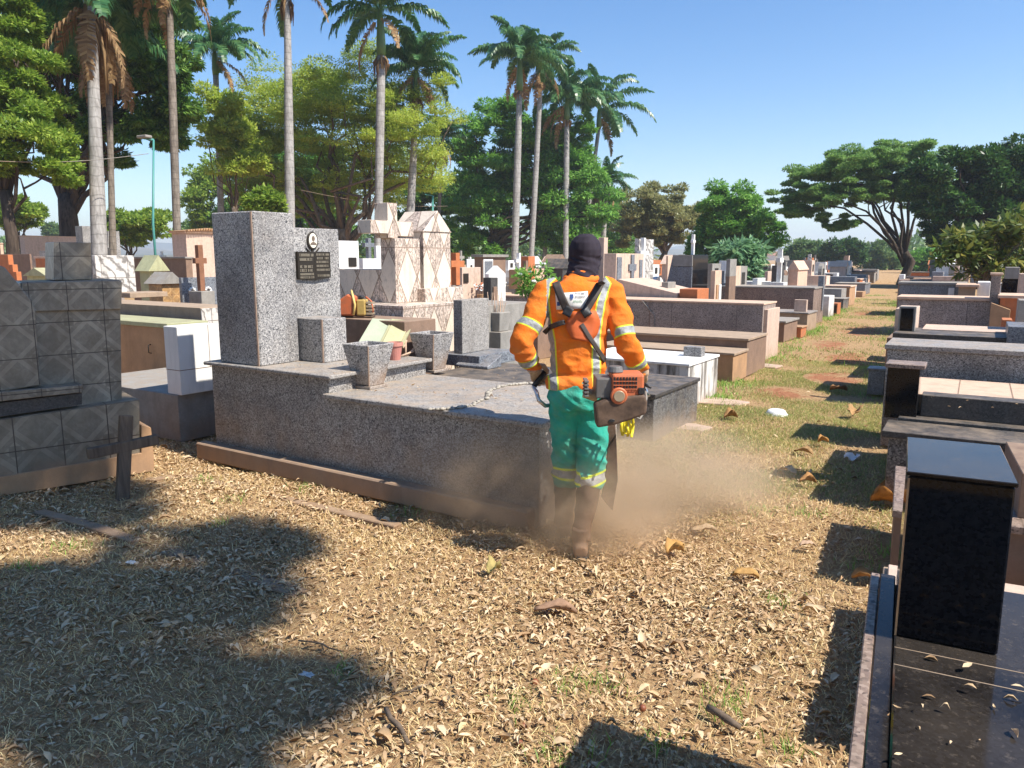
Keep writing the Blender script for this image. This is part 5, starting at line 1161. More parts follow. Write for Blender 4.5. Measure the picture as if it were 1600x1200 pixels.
# ------------------------------------------------------------------ smaller things
# spare motor on the brown ledge
ox_, oy_ = LG.o[0], LG.o[1]
mp = rotz(onV(557, 500, LEDGE[2] + .12, LR), LR)
zt = LEDGE[5]
t_ = empty('spare_motor', (mp[0], mp[1], zt), LR + R(28), 'orange and yellow motor unit lying on the brown ledge behind the granite block', 'motor')
MB().box(-.16, .16, -.05, .07, .001, .022).build('base_plate', DUSTY.mat, t_, .008)
MB().prism([(-.14, .023), (.0, .023), (.0, .19), (-.06, .215), (-.15, .15)], 'y', -.07, .07).build('orange_cover', OR.mat, t_, .014, seg=2)
MB().tube([(-.004, -.072, .03), (.012, -.075, .12), (-.015, -.06, .225), (-.05, .04, .24)], .011, 8).build('handle', simple('pale_yellow_plastic', (.70, .50, .16), .5), t_, smooth=True)
MB().box(.018, .10, -.06, .06, .023, .165).build('yellow_block', simple('dusty_yellow', (.50, .34, .10), .6, 0., .35, 30.), t_, .012, seg=2)
MB().box(.03, .07, -.03, .03, .166, .2).build('filler', M['black_plastic'], t_, .008)
m = MB()
for k in range(4): m.box(.104, .16, -.05, .05, .03 + .032 * k, .048 + .032 * k)
m.build('fins', TAN, t_, .002); MB().tube([(.10, -.03, .19), (.15, -.03, .15), (.165, -.03, .05)], .008, 6).build('hose', OR.mat, t_, smooth=True)
MB().tube([(-.15, 0, .05), (-.30, .02, .035), (-.36, .02, .02)], .009, 6).build('tube', M['bronze'], t_, smooth=True)
# sage coloured lid frame leaning by the flowerpot
q = [rotz(p, -LR) for p in (G(562, 558, ZU), G(628, 556, ZU))]
pa, pb = G(566, 548, ZU + .02), G(634, 552, ZU + .01); 
t_ = empty('leaning_board', (0, 0, 0), 0, 'sage green double panel leaning behind the front granite vase and flowerpot', 'board')
def board(name, pts, D0, D1, mat, th=.014):
    # a flat panel through picture corners; nearer edge at depth D0, farther edge at D1
    P_ = [Vector(AD(x, y, D0 + (D1 - D0) * f_)) for x, y, f_ in pts]; n = (P_[1] - P_[0]).cross(P_[3] - P_[0]).normalized()
    o_ = MB().add(P_ + [p + n * th for p in P_], [(0, 3, 2, 1), (4, 5, 6, 7), (0, 1, 5, 4), (1, 2, 6, 5), (2, 3, 7, 6), (3, 0, 4, 7)]).build(name, mat, t_, .002); return o_
D_ = float((rotz(np.array([ (uB + .55), VB_ - .05, ZU]), LR) - _C) @ _fw)
board('pale_panel', [(558, 540, 0), (594, 541, 0), (612, 501, 1), (582, 499, 1)], D_, D_ + .28, plain('pale_sage', (.43, .47, .34), .7, .2, 0, 0), .012)
board('framed_panel', [(592, 541, 0), (630, 543, 0), (647, 504, 1), (612, 500, 1)], D_ - .01, D_ + .27, M['green_paint'], .016)
board('inset', [(597, 538, 0), (624, 539.5, 0), (638, 511, 1), (611, 509, 1)], D_ - .035, D_ + .19, plain('inset_sage', (.50, .47, .27), .7, .25, 0, 0), .012)
m = MB()
for a, b in (((644, 506, 1), (657, 521, 1)), ((630, 543, 0), (640, 524, 1)), ((627, 556, 0), (646, 549, .3)), ((634, 531, .2), (634, 560, .2)), ((646, 545, .3), (630, 563, .2))):
    m.tube([AD(a[0], a[1], D_ + .28 * a[2]), AD(b[0], b[1], D_ + .28 * b[2])], .008, 6)
m.build('wire_stand', M['peach'], t_, smooth=True)

# things lying on the path
p = G(1213, 649); t_ = empty('white_bowl', tuple(p), .3, 'upturned white plastic bowl on the grass of the path', 'bowl')
MB().lathe(0, 0, [(.105, 0), (.112, .012), (.085, .055), (.070, .062), (.0, .060)], 28).build('shell', M['porcelain'] if 0 else simple('white_plastic', (.82, .82, .80), .35), t_, smooth=True)
MB().lathe(0, 0, [(.112, .002), (.118, .004), (.116, .014), (.108, .012)], 28).build('rim', simple('white_plastic_rim', (.8, .8, .78), .35), t_, smooth=True)
def litter(name, px, py, label, sx, sy, sz, mat, seed, cat='litter', n=22):
    rg = random.Random(seed); p = G(px, py); m = MB(); k = 7; V_ = []
    for i in range(k):
        for j in range(k):
            V_.append(((i / (k - 1) - .5) * sx * rg.uniform(.75, 1.1), (j / (k - 1) - .5) * sy * rg.uniform(.75, 1.1), abs(rg.gauss(.5, .35)) * sz + .006))
    m.add(V_, [(i * k + j, (i + 1) * k + j, (i + 1) * k + j + 1, i * k + j + 1) for i in range(k - 1) for j in range(k - 1)])
    o = m.build(name, mat, None, loc=tuple(p), smooth=False); sm = o.modifiers.new('t', 'SOLIDIFY'); sm.thickness = .002; tag(o, label, cat); return o
paper = simple('white_paper', (.8, .8, .8), .8)
litter('crumpled_paper', 1331, 719, 'crumpled white paper on the grass by the dark stele tomb', .12, .10, .06, paper, 1)
litter('paper_scrap', 480, 1057, 'pale bluish scrap among shaded leaves, lower left', .055, .03, .008, simple('pale_scrap', (.5, .5, .48), .6), 2)
litter('paper_scrap', 205, 881, 'white scrap lying in dappled shade near the buried kerb', .06, .035, .008, simple('pale_scrap2', (.62, .62, .6), .6), 3)
litter('paper_scrap', 1050, 663, 'white paper strip in the leaves by the dark slab tomb', .16, .04, .02, paper, 4)
def bigleaf(px, py, label, L, W_, rz, c, seed, roll=.35):
    L *= .66; W_ *= .66; rg = random.Random(seed); p = G(px, py); V_, n, k = [], 9, 5
    for i in range(n):
        t = i / (n - 1); w_ = W_ * math.sin(math.pi * min(1, .06 + t * .94)) ** .7 * (1 + .25 * math.sin(i * 2.4 + seed))
        for j in range(k):
            u = j / (k - 1) * 2 - 1; V_.append((t * L - L / 2, u * w_ / 2, .012 + roll * W_ * abs(u) ** 1.5 * (.7 + .25 * math.sin(i * .8 + seed)) * (.25 + .75 * math.sin(math.pi * (.1 + .8 * t))) + .02 * math.sin(t * 3.1) + rg.uniform(0, .006)))
    m = MB().add(V_, [(i * k + j, (i + 1) * k + j, (i + 1) * k + j + 1, i * k + j + 1) for i in range(n - 1) for j in range(k - 1)])
    m_ = NT('dry_leaf_%d' % seed, .75, .2); m_.color(m_.mix(m_.step(m_.noise(25., 5., .7), .35, .7), c, tuple(x * .55 for x in c)))
    o = m.build('dry_leaf', m_.mat, None, loc=tuple(p), smooth=True); o.rotation_euler = (0, 0, rz); sm = o.modifiers.new('t', 'SOLIDIFY'); sm.thickness = .0015
    tag(o, label, 'dry leaf', 'large dry leaves on the ground')
for a in ((1055, 868, 'big curled golden leaf standing upright right of the boots', .17, .16, .9, (.50, .28, .09), 1, .9), (1165, 906, 'big ragged golden leaf lying flat right of the boots', .20, .13, .2, (.50, .29, .10), 2, .4),
          (868, 962, 'long pinkish brown curled leaf below the boots', .30, .10, .35, (.36, .22, .14), 3, .7), (772, 898, 'yellow green folded leaf left of the boots', .12, .12, 1.2, (.40, .32, .12), 4, .8),
          (1142, 655, 'brown crumpled leaf left of the white bowl', .22, .18, .5, (.36, .20, .08), 5, .7), (1255, 711, 'brown folded leaf on the grass beyond the crumpled paper', .24, .12, 2.9, (.42, .26, .12), 6, .6),
          (1286, 694, 'small upright orange brown leaf above the crumpled paper', .14, .12, .4, (.46, .24, .08), 7, .9), (1310, 612, 'big brown leaf beside the small grey box', .30, .24, .1, (.34, .18, .08), 8, .6),
          (1335, 650, 'pile topping brown leaf below the small grey box', .26, .2, 1.4, (.42, .25, .11), 9, .8), (1262, 757, 'orange brown leaf at the shadow edge of the dark stele', .18, .12, .3, (.46, .24, .09), 10, .7),
          (1230, 740, 'pale flat leaf at the shadow tip of the dark stele', .22, .14, 2.7, (.52, .38, .22), 11, .3), (1385, 790, 'large orange leaf leaning on the corner of the dark stele tomb', .30, .22, .0, (.48, .22, .06), 12, .9),
          (1352, 910, 'orange brown leaf in the shade by the black tomb kerb', .2, .12, .2, (.42, .22, .08), 13, .6), (1262, 858, 'pale pink leaf near the shadow of the brown brick tomb', .14, .08, .4, (.55, .38, .26), 14, .4),
          (1100, 835, 'pale curled leaf in the drift right of the dust', .24, .1, .5, (.50, .36, .22), 15, .5), (1064, 582, 'brown leaf upright in red soil on the path', .16, .12, 1.1, (.36, .20, .09), 16, .9)): bigleaf(*a)
def stick(px, py, px2, py2, r_, label, z=.02):
    a, b = G(px, py, z), G(px2, py2, z); d = b - a; m = MB(); rg = random.Random(px)
    m.tube([tuple(d * t + np.array([rg.uniform(-.01, .01), rg.uniform(-.01, .01), rg.uniform(-.004, .004)])) for t in (0, .25, .5, .75, 1)], [r_, r_ * .95, r_ * 1.05, r_ * .85, r_ * .7], 7)
    o = m.build('fallen_stick', M['bark_mid'] if 'bark_mid' in M else M['wood_dark'], None, loc=tuple(a), smooth=True); tag(o, label, 'stick', 'fallen sticks')
M['bark_mid'] = bark('brown_bark', (.07, .05, .035), (.20, .15, .11))
stick(1108, 1107, 1160, 1138, .014, 'short thick brown stick near the bottom of the picture'); stick(605, 1108, 640, 1160, .010, 'thin dark twig at the shade edge, bottom left of centre')
stick(612, 1084, 668, 1074, .004, 'straw coloured stem lying across the leaves left of centre'); stick(470, 1000, 535, 1015, .004, 'pale stem in the sunlit gap between two shade bands')
for x, y, lab in ((836, 1070, 'small red brown fruit in the open litter, centre bottom'), (1004, 1111, 'small red brown fruit near the thick stick'), (818, 1140, 'orange fruit left of the grass tuft at the bottom'), (812, 1167, 'orange brown fruit nearest the bottom edge')):
    p = G(x, y); o = MB().lathe(0, 0, [(.003, 0), (.010, .003), (.0135, .012), (.010, .021), (.003, .024)], 12).build('fallen_fruit', M['fruit'] if 'fruit' in M else M.setdefault('fruit', simple('ripe_fruit', (.24, .075, .035), .5, 0., .3, 60.)), None, loc=tuple(p), smooth=True); tag(o, lab, 'fruit', 'fallen fruits')
# lamp posts and the cable strung between them
t_ = empty('lamp_post', tuple(np.array(AD(243, 402, 25)) * np.array([1, 1, 0])), 0, 'slim turquoise lamp post with one arm left of the tall palms', 'lamp post')
teal = simple('turquoise_paint', (.06, .24, .21), .5); h_ = AD(240, 219, 25)[2]; w_ = 6.5 / 2 * 25 / F * .58
MB().tube([(0, 0, 0), (0, 0, h_ * .5), tuple(AD(240, 219, 25) - np.array(AD(243, 402, 25)) * np.array([1, 1, 0]))], [w_ * 1.1, w_, w_ * .8], 10).build('post', teal, t_, smooth=True)
e = AD(221, 215, 25) - np.array(AD(243, 402, 25)) * np.array([1, 1, 0]); s_ = AD(240, 219, 25) - np.array(AD(243, 402, 25)) * np.array([1, 1, 0])
MB().tube([tuple(s_), tuple(e)], [.05, .035], 6).build('arm', teal, t_, smooth=True); MB().box(e[0] - .1, e[0] + .35, e[1] - .12, e[1] + .14, e[2] - .03, e[2] + .06).build('lamp_head', M['concrete'], t_, .02)
t_ = empty('lamp_post', tuple(np.array(AD(676, 402, 52)) * np.array([1, 1, 0])), 0, 'distant turquoise lamp post between the brown skirted palm and the chapel', 'lamp post')
b0 = np.array(AD(676, 402, 52)) * np.array([1, 1, 0]); tp = AD(676, 306, 52) - b0; MB().tube([(0, 0, 0), tuple(tp)], [.09, .07], 8).build('post', teal, t_, smooth=True); e = AD(664, 304, 52) - b0; MB().tube([tuple(tp), tuple(e)], .05, 6).build('arm', teal, t_)
def wire(label, a, b, sag):
    m = MB(); P_ = [a * (1 - t / 16) + b * (t / 16) - np.array([0, 0, sag * math.sin(math.pi * t / 16)]) for t in range(17)]; o = m.tube([tuple(p - P_[0]) for p in P_], .011, 5).build('cable', M['black_plastic'] if 0 else M['concrete'], None, loc=tuple(P_[0]), smooth=True); tag(o, label, 'cable')
wire('thin cable crossing in front of the mango tree to the lamp post', AD(-40, 250, 22), AD(232, 240, 25), .15)
wire('thin cable between the palms and the distant lamp post', AD(470, 297, 40), AD(700, 322, 52), .3)

# ------------------------------------------------------------------ trees and palms
def leaf_cloud(centres, radii, n, size, aspect=.42, droop=.25, dome=.75, rg=rng, hang=0.):
    # many small folded leaves on the upper shells of leaf clumps; one quad pair per leaf
    k = rg.integers(0, len(centres), n); C_ = np.asarray(centres)[k]; r_ = np.asarray(radii)[k]
    d = rg.normal(size=(n, 3)); d /= np.linalg.norm(d, axis=1, keepdims=True)
    d[:, 2] = np.where(d[:, 2] < -.15, d[:, 2] * (1 - dome), d[:, 2])
    rad = r_ * (.45 + .6 * rg.random((n, 1)) ** .6) if r_.ndim == 2 else r_[:, None] * (.45 + .6 * rg.random((n, 1)) ** .6)
    p = C_ + d * rad
    ax = d + rg.normal(size=(n, 3)) * .55; ax[:, 2] -= droop + hang; ax /= np.linalg.norm(ax, axis=1, keepdims=True)
    nn = rg.normal(size=(n, 3)) * .45 + np.array([0, 0, 1.]) + d * .35
    sd = np.cross(nn, ax); sd /= np.linalg.norm(sd, axis=1, keepdims=True) + 1e-9
    L = size * (.6 + .8 * rg.random((n, 1))); W_ = L * aspect * .5
    up = np.cross(ax, sd)
    a = p; b = p + ax * L * .5 + sd * W_ - up * W_ * .3; c = p + ax * L; e = p + ax * L * .5 - sd * W_ - up * W_ * .3; 
    V_ = np.stack([a, b, c, e], 1).reshape(-1, 3); F_ = np.arange(4 * n).reshape(n, 4)
    return V_, F_
def clumps(c, r, n, sub=(.16, .34), rg=rng, flat=.0, shell=.55, low=-.6):
    # clump centres spread through an ellipsoid, most near its surface
    out, rad = [], []; m = float(np.mean(r))
    while len(out) < n:
        d = rg.normal(size=3); d /= np.linalg.norm(d)
        if d[2] < low: continue
        t = (shell + (1 - shell) * rg.random()) * (.92 + .22 * rg.random())
        out.append(np.array(c) + d * np.array(r) * t); q = m * rg.uniform(*sub); rad.append((q * 1.15, q * 1.15, q * (.8 - flat)))
    return out, rad
def limb(m, a, b, r0, r1, rg, n=5, wob=.06, sag=0.):
    a, b = np.array(a), np.array(b); L = np.linalg.norm(b - a); pts = []
    for i in range(n + 1):
        t = i / n; w = rg.normal(size=3) * wob * L * math.sin(math.pi * t); p = a * (1 - t) + b * t + w; p[2] += sag * L * math.sin(math.pi * t); pts.append(tuple(p))
    m.tube(pts, [r0 + (r1 - r0) * i / n for i in range(n + 1)], 7); return pts
def tree(name, label, base, crowns, leafm, barkm, trunk, n, size, seed, group='trees round the cemetery', fork=.5, limbs=14, aspect=.42, sub=(.16, .34), nclump=60, lean=(0, 0), droop=.25, hang=0., shell=.55, low=-.6, dome=.75, wob=.06, stems=1, flat=0., rise=.05):
    # crowns: list of (centre offset, radii, share) in metres from the foot
    rg = np.random.default_rng(seed)
    rt_ = empty(name, tuple(base), 0, label, 'tree', group)
    cs, rs = [], []
    for c, r, sh in crowns:
        a, b = clumps(c, r, max(4, int(nclump * sh * 1.5)), sub, rg, flat=flat, shell=shell, low=low); cs += a; rs += b
    V_, F_ = leaf_cloud(cs, rs, int(n * 3), size * .95, aspect * 1.1, droop, dome, rg, hang)
    o = bpy.data.objects.new('crown', npmesh('crown', V_, F_, leafm)); col.objects.link(o); o.parent = rt_
    m = MB(); h, r0 = trunk
    for s_ in range(stems):
        f = np.array([lean[0] + (rg.uniform(-.5, .5) * h * .25 if stems > 1 else 0), lean[1] + (rg.uniform(-.5, .5) * h * .2 if stems > 1 else 0), h * fork])
        st = np.array([rg.uniform(-.3, .3) * r0 * 2, rg.uniform(-.3, .3) * r0 * 2, -.2]) if stems > 1 else np.array([0, 0, -.2])
        m.tube([tuple(st), tuple(st * .4 + f * .15), tuple(f * .6 + rg.normal(size=3) * .04 * h), tuple(f)], [r0 * 1.5, r0 * 1.05, r0 * .9, r0 * .75], 9)
        for k in rg.choice(len(cs), min(max(2, limbs // stems), len(cs)), replace=False):
            q = limb(m, f - np.array([0, 0, rg.random() * h * .12]), cs[k], r0 * .34, r0 * .05, rg, 6, wob, rise)
            for _ in range(2):
                j = rg.integers(0, len(cs)); a = np.array(q[3])
                if np.linalg.norm(cs[j] - a) < np.mean(crowns[0][1]) * 1.1: limb(m, a, cs[j], r0 * .14, r0 * .03, rg, 4, wob)
    tr = m.build('trunk', barkm, rt_, smooth=True); return rt_

M['leaf_mango'] = foliage('mango_leaves', (.012, .035, .008), (.04, .092, .015), (.125, .20, .034), .3)
M['leaf_lime'] = foliage('lime_leaves', (.035, .08, .01), (.105, .165, .022), (.22, .27, .045), .4)
M['leaf_tipu'] = foliage('yellowing_leaves', (.085, .13, .018), (.18, .235, .035), (.30, .31, .06), .45)
M['leaf_green'] = foliage('green_leaves', (.03, .085, .014), (.075, .17, .026), (.14, .26, .045), .35)
M['leaf_olive'] = foliage('olive_leaves', (.07, .085, .03), (.145, .15, .06), (.22, .20, .09), .35)
M['leaf_rain'] = foliage('rain_tree_leaves', (.04, .085, .024), (.09, .165, .04), (.16, .23, .06), .4)
M['leaf_dark'] = foliage('dark_leaves', (.007, .022, .006), (.018, .05, .010), (.055, .115, .02), .2)
M['leaf_shrub'] = foliage('yellow_shrub_leaves', (.03, .055, .012), (.065, .09, .02), (.19, .16, .03), .35)
M['leaf_far'] = foliage('far_leaves', (.03, .06, .022), (.06, .11, .035), (.12, .17, .05), .25)
M['frond'] = foliage('palm_fronds', (.014, .05, .02), (.035, .095, .032), (.09, .16, .055), .3, .35, .5)
M['frond_dead'] = foliage('dry_fronds', (.07, .04, .02), (.14, .085, .042), (.22, .15, .075), .2, .7, .1)
M['bark_dark'] = bark('dark_bark', (.035, .025, .02), (.10, .075, .055))
M['bark_mid'] = bark('brown_bark', (.07, .05, .035), (.20, .15, .11))
M['bark_palm'] = bark('grey_palm_trunk', (.22, .205, .19), (.42, .40, .375), 3.2, .8)
M['bark_palm2'] = bark('brown_palm_trunk', (.12, .10, .08), (.27, .23, .19), 4.5, .85)
M['crownshaft'] = simple('green_crownshaft', (.09, .17, .045), .4, 0., .3, 4.)

def at_depth(px, D): # foot of something that stands D metres away in the column px
    p = AD(px, 402, D); return np.array([p[0], p[1], 0.])
def px2m(D): return D / F
def hgt(py, D): return EYE + (402 - py) * D / F * 1.0
def R3(v): return _rt * v[0] + np.array([-math.sin(YAW), math.cos(YAW), 0]) * v[1] + np.array([0, 0, v[2]])
def crown_px(base, D, x0, x1, y0, y1, depth=1., dd=0.):   # ellipsoid that covers a picture box at the distance D
    c = AD((x0 + x1) / 2, (y0 + y1) / 2, D) - base; c = c + R3((0, dd, 0)); rx = (x1 - x0) / 2 * D / F; rz = (y1 - y0) / 2 * D / F
    return c, np.array([rx, rx * depth, rz])
def ptree(name, label, px, D, boxes, leafm, barkm, r0, n, size, seed, **k):
    b = at_depth(px, D); cr = []; tot = sum((x1 - x0) * (y1 - y0) for x0, x1, y0, y1, *_ in boxes)
    for bx in boxes:
        x0, x1, y0, y1 = bx[:4]; c, r = crown_px(b, D, x0, x1, y0, y1, k.pop('depth', .85) if 0 else .85, bx[4] if len(bx) > 4 else 0.)
        cr.append((c, r, (x1 - x0) * (y1 - y0) / tot))
    top = max(c[2] for c, r, s_ in cr)
    return tree(name, label, b, cr, M[leafm], M[barkm], (top, r0), n, size, seed, **k)

ptree('mango_tree', 'huge dark green mango tree behind the thickest palm, left side', 112, 33, [(20, 300, -60, 200), (150, 312, 40, 300, -1.), (60, 200, 120, 300, 1.), (-60, 120, -40, 150, 1.5)], 'leaf_mango', 'bark_dark', .42, 52000, .24, 21, fork=.38, limbs=26, nclump=150, sub=(.12, .24), hang=.35, aspect=.34)
ptree('lime_tree', 'bright yellow green tree with a dark trunk at the left edge of the picture', 18, 24, [(-90, 90, 60, 210), (-60, 128, 150, 330), (-100, 60, -30, 120)], 'leaf_lime', 'bark_dark', .2, 30000, .15, 22, fork=.42, limbs=16, nclump=90, sub=(.14, .28), aspect=.4)
ptree('tipuana_tree', 'broad airy yellow green tree between the palms, centre left', 545, 46, [(360, 610, 70, 240), (520, 722, 95, 270, -2.), (305, 470, 150, 310, 1.), (420, 715, 200, 345, 2.), (330, 520, 220, 345, 3.)], 'leaf_tipu', 'bark_mid', .45, 80000, .145, 23, fork=.3, limbs=18, nclump=230, sub=(.13, .27), droop=.1, shell=.2, wob=.09, stems=2, low=-1.)
ptree('leaning_tree', 'thin tree with a curved bare trunk left of the broad airy tree', 388, 42, [(310, 400, 130, 265), (330, 430, 200, 300)], 'leaf_tipu', 'bark_mid', .16, 9000, .2, 24, fork=.5, limbs=8, nclump=50, lean=(-1.2, .3), shell=.2)
ptree('green_mango_tree', 'dense mid green tree behind the pair of tall palms', 770, 62, [(712, 850, 150, 330), (690, 800, 260, 400), (790, 905, 170, 330, 1.), (820, 960, 250, 400, -1.), (850, 940, 190, 300)], 'leaf_green', 'bark_dark', .5, 46000, .34, 25, fork=.35, limbs=18, nclump=170, sub=(.14, .26), hang=.35, aspect=.36, low=-1.)
ptree('olive_tree', 'grey olive half bare tree right of the palm row', 1040, 68, [(955, 1095, 290, 380), (960, 1040, 320, 395), (1020, 1110, 310, 392)], 'leaf_olive', 'bark_mid', .3, 24000, .26, 26, fork=.4, limbs=24, nclump=110, sub=(.12, .22), shell=.25, low=-1.)
ptree('bright_green_tree', 'rounded bright green tree standing alone right of the worker', 1140, 52, [(1085, 1195, 292, 370), (1090, 1212, 320, 405), (1075, 1150, 340, 420)], 'leaf_green', 'bark_dark', .3, 26000, .25, 27, fork=.35, limbs=12, nclump=90, sub=(.16, .3), hang=.25, low=-1.)
M['leaf_grey'] = foliage('grey_green_leaves', (.04, .09, .045), (.09, .17, .08), (.17, .27, .13), .3)
ptree('papaya_tree', 'small grey green umbrella leaved tree before the bright green tree', 1155, 34, [(1120, 1190, 378, 432), (1130, 1185, 400, 455)], 'leaf_grey', 'bark_dark', .09, 1500, .42, 28, fork=.5, limbs=8, nclump=24, hang=.5, aspect=.3, sub=(.25, .45))
# the spreading rain tree and its dark neighbour on the right
ptree('rain_tree', 'wide flat topped rain tree spreading over the end of the path', 1413, 46, [(1202, 1330, 275, 340), (1230, 1420, 232, 310), (1290, 1480, 222, 280), (1207, 1300, 305, 362), (1370, 1490, 240, 330), (1275, 1340, 330, 375), (1330, 1460, 270, 345), (1260, 1400, 270, 330)], 'leaf_rain', 'bark_dark', .29, 78000, .15, 29, fork=.26, limbs=14, nclump=300, sub=(.11, .21), droop=.05, shell=.25, low=-.5, wob=.04, stems=1, flat=.4, rise=.2)
ptree('dark_tree', 'dense very dark tree at the right edge behind the yellowing shrub', 1535, 40, [(1425, 1580, 235, 340), (1500, 1680, 230, 370), (1430, 1560, 290, 395), (1540, 1680, 300, 410)], 'leaf_dark', 'bark_dark', .4, 40000, .26, 30, fork=.35, limbs=16, nclump=120, sub=(.14, .26), hang=.2, low=-1.)
ptree('yellow_shrub_tree', 'small yellowing large leaved tree over the right hand graves', 1555, 16.5, [(1470, 1560, 345, 420), (1520, 1640, 330, 400), (1500, 1600, 385, 440), (1575, 1640, 380, 450), (1455, 1500, 380, 425)], 'leaf_shrub', 'bark_mid', .05, 1000, .22, 31, fork=.5, limbs=26, nclump=70, sub=(.12, .26), aspect=.3, shell=.15, stems=2, low=-1.)
for q in (('far_round_tree', 'round dark tree left of the rain tree trunk, far off', 1262, 95, [(1228, 1296, 378, 422)], 'leaf_far', 4200, 32), ('far_round_tree', 'second dark far tree touching the rain tree shade', 1318, 90, [(1288, 1350, 372, 420)], 'leaf_dark', 4200, 33),
          ('far_round_tree', 'light green far tree behind the rain tree trunk', 1376, 100, [(1340, 1412, 378, 425)], 'leaf_far', 3800, 34), ('far_round_tree', 'far green tree right of the rain tree trunk', 1450, 80, [(1415, 1490, 392, 425)], 'leaf_green', 3800, 35),
          ('far_round_tree', 'low pale far tree at the right edge behind the dark tree', 1590, 110, [(1560, 1640, 390, 425)], 'leaf_far', 2500, 36),
          ('far_round_tree', 'round green tree between the lamp post and the left palms', 205, 62, [(160, 268, 322, 372), (150, 235, 335, 385)], 'leaf_lime', 9000, 37), ('far_round_tree', 'green tree behind the dark trunk at the left edge', 36, 56, [(-10, 68, 308, 355)], 'leaf_lime', 6000, 38),
          ('far_round_tree', 'tiny far tree alone on the skyline by the dark mango trunk', 80, 130, [(69, 92, 350, 372)], 'leaf_far', 1500, 39), ('far_round_tree', 'low far tree behind the pink mausoleum roof', 300, 90, [(270, 335, 348, 380)], 'leaf_far', 3500, 40),
          ('far_round_tree', 'dark tree filling the gap behind the lozenge chapel', 690, 75, [(640, 760, 250, 410), (600, 700, 270, 400)], 'leaf_mango', 15000, 41), ('far_round_tree', 'dark tree low behind the granite headstone', 470, 66, [(390, 560, 265, 400), (330, 420, 300, 400)], 'leaf_mango', 16000, 42),
          ('far_round_tree', 'tall green tree filling the gap left of the long crownshaft palm', 510, 80, [(400, 560, 180, 400), (350, 480, 250, 400)], 'leaf_green', 16000, 45), ('far_round_tree', 'green tree low between the slender left palms', 330, 78, [(290, 380, 250, 390)], 'leaf_lime', 6000, 46), ('far_round_tree', 'shaded tree behind the hooded head between palms', 930, 85, [(870, 1000, 300, 410)], 'leaf_green', 9000, 43), ('far_round_tree', 'feathery bright bush peeping over the tall granite stele', 412, 34, [(383, 440, 298, 345)], 'leaf_lime', 3500, 44)):
    nm, lab, px, D, bx, lm, n, sd = q
    ptree(nm, lab, px, D, bx, lm, 'bark_dark', .22, n, .12 + D * .0032, sd, fork=.4, limbs=8, nclump=40, sub=(.16, .32), low=-1.)

# palms: smooth trunk, green crownshaft, arching feather fronds
def frond(mb_v, mb_f, base, az, el, L, nl, leaf, sag, rg, ddn=.9):
    up = np.array([0, 0, 1.]); h = np.array([math.cos(az), math.sin(az), 0]); pts = []; p = np.array(base, float); a = el; st = L / 14
    side = np.array([-h[1], h[0], 0])
    for i in range(15):
        pts.append(p.copy()); p = p + (h * math.cos(a) + up * math.sin(a)) * st; a -= sag * (.5 + i / 14) / 14
    pts = np.array(pts)
    for i in range(14):    # rachis
        w = .035 * (1 - i / 15) * L / 3; o = len(mb_v); mb_v += [tuple(pts[i] - side * w), tuple(pts[i] + side * w), tuple(pts[i + 1] + side * w * .9), tuple(pts[i + 1] - side * w * .9)]; mb_f.append((o, o + 1, o + 2, o + 3))
    for j in range(nl):
        t = .12 + .88 * j / nl; x = t * 13.99; i = int(x); q = pts[i] * (1 - x + i) + pts[min(i + 1, 14)] * (x - i); tg = pts[min(i + 1, 14)] - pts[i]; tg /= np.linalg.norm(tg)
        ll = leaf * math.sin(math.pi * (.18 + .74 * t)) * rg.uniform(.8, 1.15)
        for s_ in (-1, 1):
            d = side * s_ * rg.uniform(.6, 1.) + tg * .55 + up * rg.uniform(-.15, .45); d /= np.linalg.norm(d); d2 = d * (1 - ddn * .55) - up * ddn; d2 /= np.linalg.norm(d2)
            wv = tg * .046 * L / 3; m_ = q + d * ll * .5; e_ = m_ + d2 * ll * .5; o = len(mb_v)
            mb_v += [tuple(q - wv), tuple(q + wv), tuple(m_ + wv), tuple(m_ - wv), tuple(e_)]; mb_f.append((o, o + 1, o + 2, o + 3)); mb_f.append((o + 3, o + 2, o + 4, o + 4))
def palm_crown(name, seed, nfr=13, L=3.4, dead=3, leaf=.75, shag=False):
    rg = np.random.default_rng(seed); v, f = [], []; dv, df = [], []
    for k in range(nfr):
        el = R(rg.uniform(-8, 80)) if k > 3 else R(rg.uniform(55, 85)); frond(v, f, (0, 0, 0), k * 2.4 + rg.uniform(-.3, .3), el, L * rg.uniform(.85, 1.15), 54, leaf, R(rg.uniform(70, 125)), rg)
    for k in range(dead): frond(dv, df, (0, 0, -.3), rg.uniform(0, 6.28), R(rg.uniform(-60, -20)), L * rg.uniform(.6, .9), 30, leaf * .7, R(60), rg, 1.2)
    def mk(nm, v, f, m):
        me = bpy.data.meshes.new(nm); f = [q if q[2] != q[3] else q[:3] for q in f]; me.from_pydata(v, [], f); me.materials.append(m); me.update(); return me
    return mk(name, v, f, M['frond']), (mk(name + '_dry', dv, df, M['frond_dead']) if dead else None)
PC = [palm_crown('fronds_a', 51, 23), palm_crown('fronds_b', 52, 26, 3.3, 7), palm_crown('fronds_c', 53, 21, 3.8, 2), palm_crown('fronds_shaggy', 54, 22, 2.8, 8, .8)]
